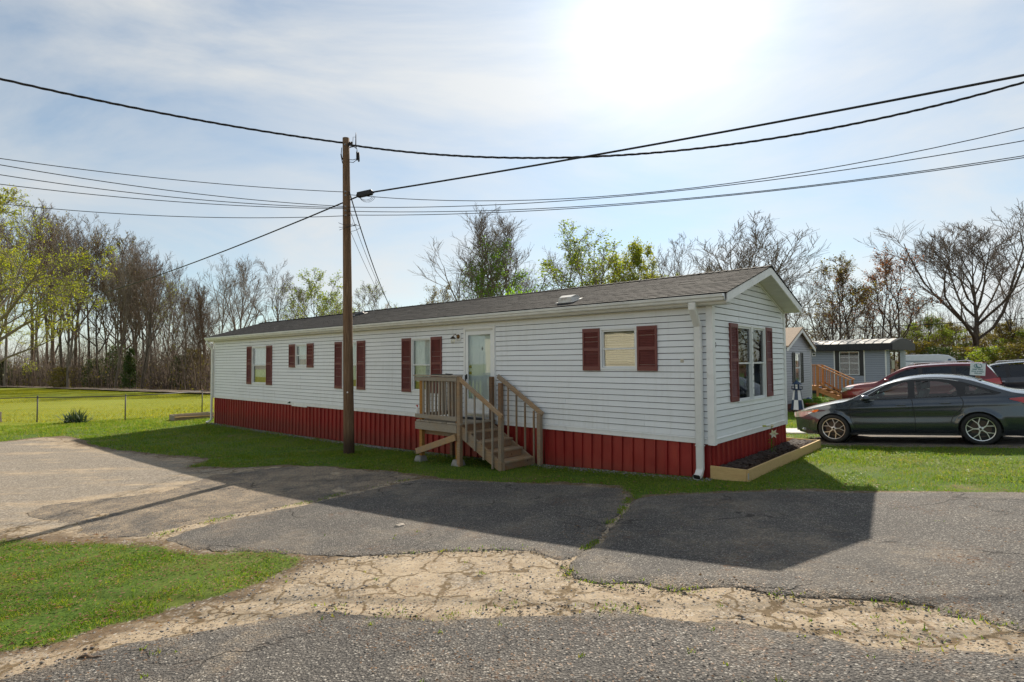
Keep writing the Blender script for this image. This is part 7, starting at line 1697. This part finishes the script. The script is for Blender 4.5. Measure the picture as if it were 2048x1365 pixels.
for (pxl, D, top, hw, pr, lf, lb) in ((1650, 64, 618, 55, 'bushy', 'leaf_olive', 'low olive thicket tree behind the grey home'), (1745, 66, 612, 60, 'bushy', 'leaf_olive', 'low brown-green thicket tree above the trailer roof'), (1868, 62, 628, 46, 'spring2', 'leaf_green', 'green bushy tree beside the oak trunk on its left'), (1905, 66, 640, 46, 'spring2', 'leaf_olive', 'rusty olive bushy tree just left of the oak trunk'), (2000, 64, 640, 46, 'spring2', 'leaf_olive', 'dull olive bushy tree right of the oak trunk'), (2055, 60, 650, 46, 'spring2', 'leaf_green', 'green bushy tree at the right edge below the oak')):
    at_px(pr, pxl, D, top, hw, lb, 5.8, leaf=lf, bark_='bark_dark', twig='twig_red')
for (pxl, D, top, hw, lf, lb) in ((1880, 52, 690, 28, 'leaf_dark', 'dark evergreen shrub left of the oak trunk'), (1925, 56, 690, 30, 'leaf_olive', 'brown-green shrub hiding the foot of the oak'), (1985, 52, 690, 34, 'leaf_green', 'green shrub right of the oak trunk'), (2035, 50, 684, 34, 'leaf_olive', 'olive shrub at the right edge behind the navy car'), (1845, 60, 680, 30, 'leaf_olive', 'olive shrub behind the maroon shed'), (1600, 46, 690, 26, 'leaf_dark', 'dark shrub behind the grey home roof')):
    at_px('holly', pxl, D, top, hw, lb, 2.0, leaf=lf, cat='shrub', name='shrub')
# small plants in the bed by the grey home
for i, (u, v, w, lb) in enumerate(((2.75, 16.9, .22, 'leafy green plant beside the lighthouse ornament'), (2.8, 17.3, .26, 'green leafy plant left of the blue garden ball'), (2.75, 18.2, .26, 'green leafy plant right of the blue garden ball'), (2.7, 18.9, .24, 'last leafy plant at the right of the flower bed'))):
    p = UV(u, v); tree('holly', p[0], p[1], .48, w, lb, leaf='leaf_bright', cat='plant', name='bed_plant', sink=-.05)
# near yellow-green tree at the left edge
tree('willow', -31.5, 33.5, 14.6, .92, 'large yellow-green tree with drooping twigs at the left edge', leaf='leaf_yg', rot=1.1)
tree('willow', -36.5, 38.5, 12.5, .80, 'second yellow-green tree half outside the left edge', leaf='leaf_yg', rot=3.4)
# the woods beyond the field
rw = random.Random(5); WOOD = []
for i in range(50):
    pxl = rw.uniform(-80, 425); near = np.interp(pxl, [-100, 0, 100, 200, 300, 430], [104, 92, 80, 71, 63, 57]); D = near + 2 + rw.random() ** 1.3 * 26
    top = np.interp(pxl, [-80, 60, 140, 200, 300, 350, 425], [360, 385, 420, 452, 475, 500, 545]) + rw.uniform(-8, 75); pr = rw.choice(['vase', 'vase', 'vase2', 'slim', 'slim', 'slim', 'vase', 'oak2', 'bushy'])
    x = XP(pxl, D); H = HT(top, D, x, pxl); W = H / 18 * rw.uniform(.75, 1.05) * (.8 if pr == 'oak2' else 1)
    tree(pr, x, D, H, W, 'bare brown-grey tree in the dense woods beyond the field' if pr in ('vase', 'slim', 'oak2') else 'budding olive-brown tree in the dense woods beyond the field', 'trees of the woods beyond the field' if pr in ('vase', 'slim', 'oak2') else 'budding trees of the woods beyond the field', bark_=rw.choice(['bark', 'bark_red', 'bark_dark']), twig=rw.choice(['twig', 'twig_red']), leaf=rw.choice(['leaf_olive', 'leaf_olive', 'leaf_yg']))
for i in range(9):
    pxl = rw.uniform(-60, 430); near = np.interp(pxl, [-100, 0, 100, 200, 300, 430], [104, 92, 80, 71, 63, 57]); D = near + 2 + rw.random() * 14; x = XP(pxl, D)
    tree('cedar' if i % 2 else 'holly', x, D, rw.uniform(3, 6.5), rw.uniform(.7, 1.2), 'dark evergreen among the lower trunks of the far woods', 'evergreens at the foot of the woods', leaf=rw.choice(['leaf_dark', 'leaf_dark', 'leaf_olive']))
# undergrowth that reads as one mass
def brush(name, spans, n, hmin, hmax, label, mat, leafmat, nleaf, seed, lz=(.1, 1.0), ls=.3):
    rr = np.random.RandomState(seed); T = Tubes(); rn = random.Random(seed); P = []
    for i in range(n):
        pxl = rn.uniform(spans[0][0], spans[-1][0]); near = np.interp(pxl, [s[0] for s in spans], [s[1] for s in spans]); D = near + rn.random() * spans[0][2]; x = XP(pxl, D); z = gz(x, D); h = rn.uniform(hmin, hmax) * (.6 + .8 * rn.random())
        lx, ly = rn.gauss(0, .12) * h, rn.gauss(0, .12) * h; r = rn.uniform(.015, .05)
        T.path([(x, D, z - .2), (x + lx * .5, D + ly * .5, z + h * .55), (x + lx * 1.2, D + ly, z + h)], [r, r * .7, r * .3], 3)
        for k in range(4):
            t = rn.uniform(.2, .9); bx, by, bz = x + lx * t, D + ly * t, z + h * t; a = rn.uniform(0, 6.28); l = h * rn.uniform(.12, .3)
            T.path([(bx, by, bz), (bx + l * math.cos(a), by + l * math.sin(a), bz + l * .7)], [r * .45, r * .2], 3)
    o = link(name, np_mesh(name, np.array(T.v), np.array(T.f), MT[mat])); tag(o, label, 'undergrowth', kind='stuff')
    pxl = rr.uniform(spans[0][0], spans[-1][0], nleaf); near = np.interp(pxl, [s[0] for s in spans], [s[1] for s in spans]); D = near + rr.rand(nleaf) * spans[0][2]; x = (pxl - 1024) / 1121.08 * D
    z = G(x, D) + hmax * (lz[0] + (lz[1] - lz[0]) * rr.rand(nleaf) ** 1.8); k = fbm(x + z, D - z * .7, .35, 3) > -.10
    P = np.stack([x, D, z], -1)[k]
    o = link(name + '_leaves', quads_mesh(name, P, ls * (.4 + .9 * rr.rand(len(P))), rr, MT[leafmat])); tag(o, label + ', its leaves', 'undergrowth', kind='stuff')
WS = [(-120, 96, 22), (0, 94, 22), (100, 82, 22), (200, 73, 22), (300, 65, 22), (440, 58, 22)]
brush('woods_undergrowth', WS, 2200, 1.5, 6.5, 'tangled brown undergrowth at the foot of the woods', 'brush', 'leaf_olive', 5000, 3, (.02, .5), .26)
brush('woods_thicket', [(s[0], s[1] + 14, 20) for s in WS], 1500, 3, 9, 'dense brown thicket deep in the woods', 'brush', 'leaf_olive', 6000, 4, (.02, .5), .45)
RS_ = [(1540, 66, 12), (2140, 64, 12)]
brush('hedgerow_undergrowth', RS_, 900, 1.8, 6.0, 'tangled olive undergrowth behind the trailer and cars', 'twig_red', 'leaf_olive', 8000, 8, (.02, .8), .30)
brush('roadside_thicket', [(1540, 78, 16), (2200, 74, 16)], 1300, 4, 10, 'brown thicket behind the trees on the right', 'brush', 'leaf_olive', 7000, 9, (.02, .6), .4)
brush('far_thicket', [(430, 96, 20), (1000, 96, 20), (1560, 90, 20)], 1200, 3, 8, 'distant thicket hidden behind the long roof', 'twig', 'leaf_olive', 6000, 10, (.02, .7), .5)

# the same thicket and trees go on to the right, where the gable window looks
brush('hedgerow_beyond', [(2240, 56, 10), (3000, 36, 10), (4200, 22, 10)], 500, 2, 7, 'olive thicket going on beyond the right edge', 'brush', 'leaf_olive', 7000, 12, (.02, .8), .4)
for (x, y, H, pr, lb) in ((60, 44, 13, 'spring2', 'leafy tree beyond the right edge mirrored in the gable window'), (58, 33, 12, 'bushy', 'twiggy tree beyond the right edge mirrored in the gable window'), (62, 22, 14, 'spring2', 'second leafy tree beyond the right edge'), (56, 12, 12, 'spring', 'budding tree beyond the right edge')):
    tree(pr, x, y, H, 1.3, lb, leaf='leaf_olive', bark_='bark_dark')
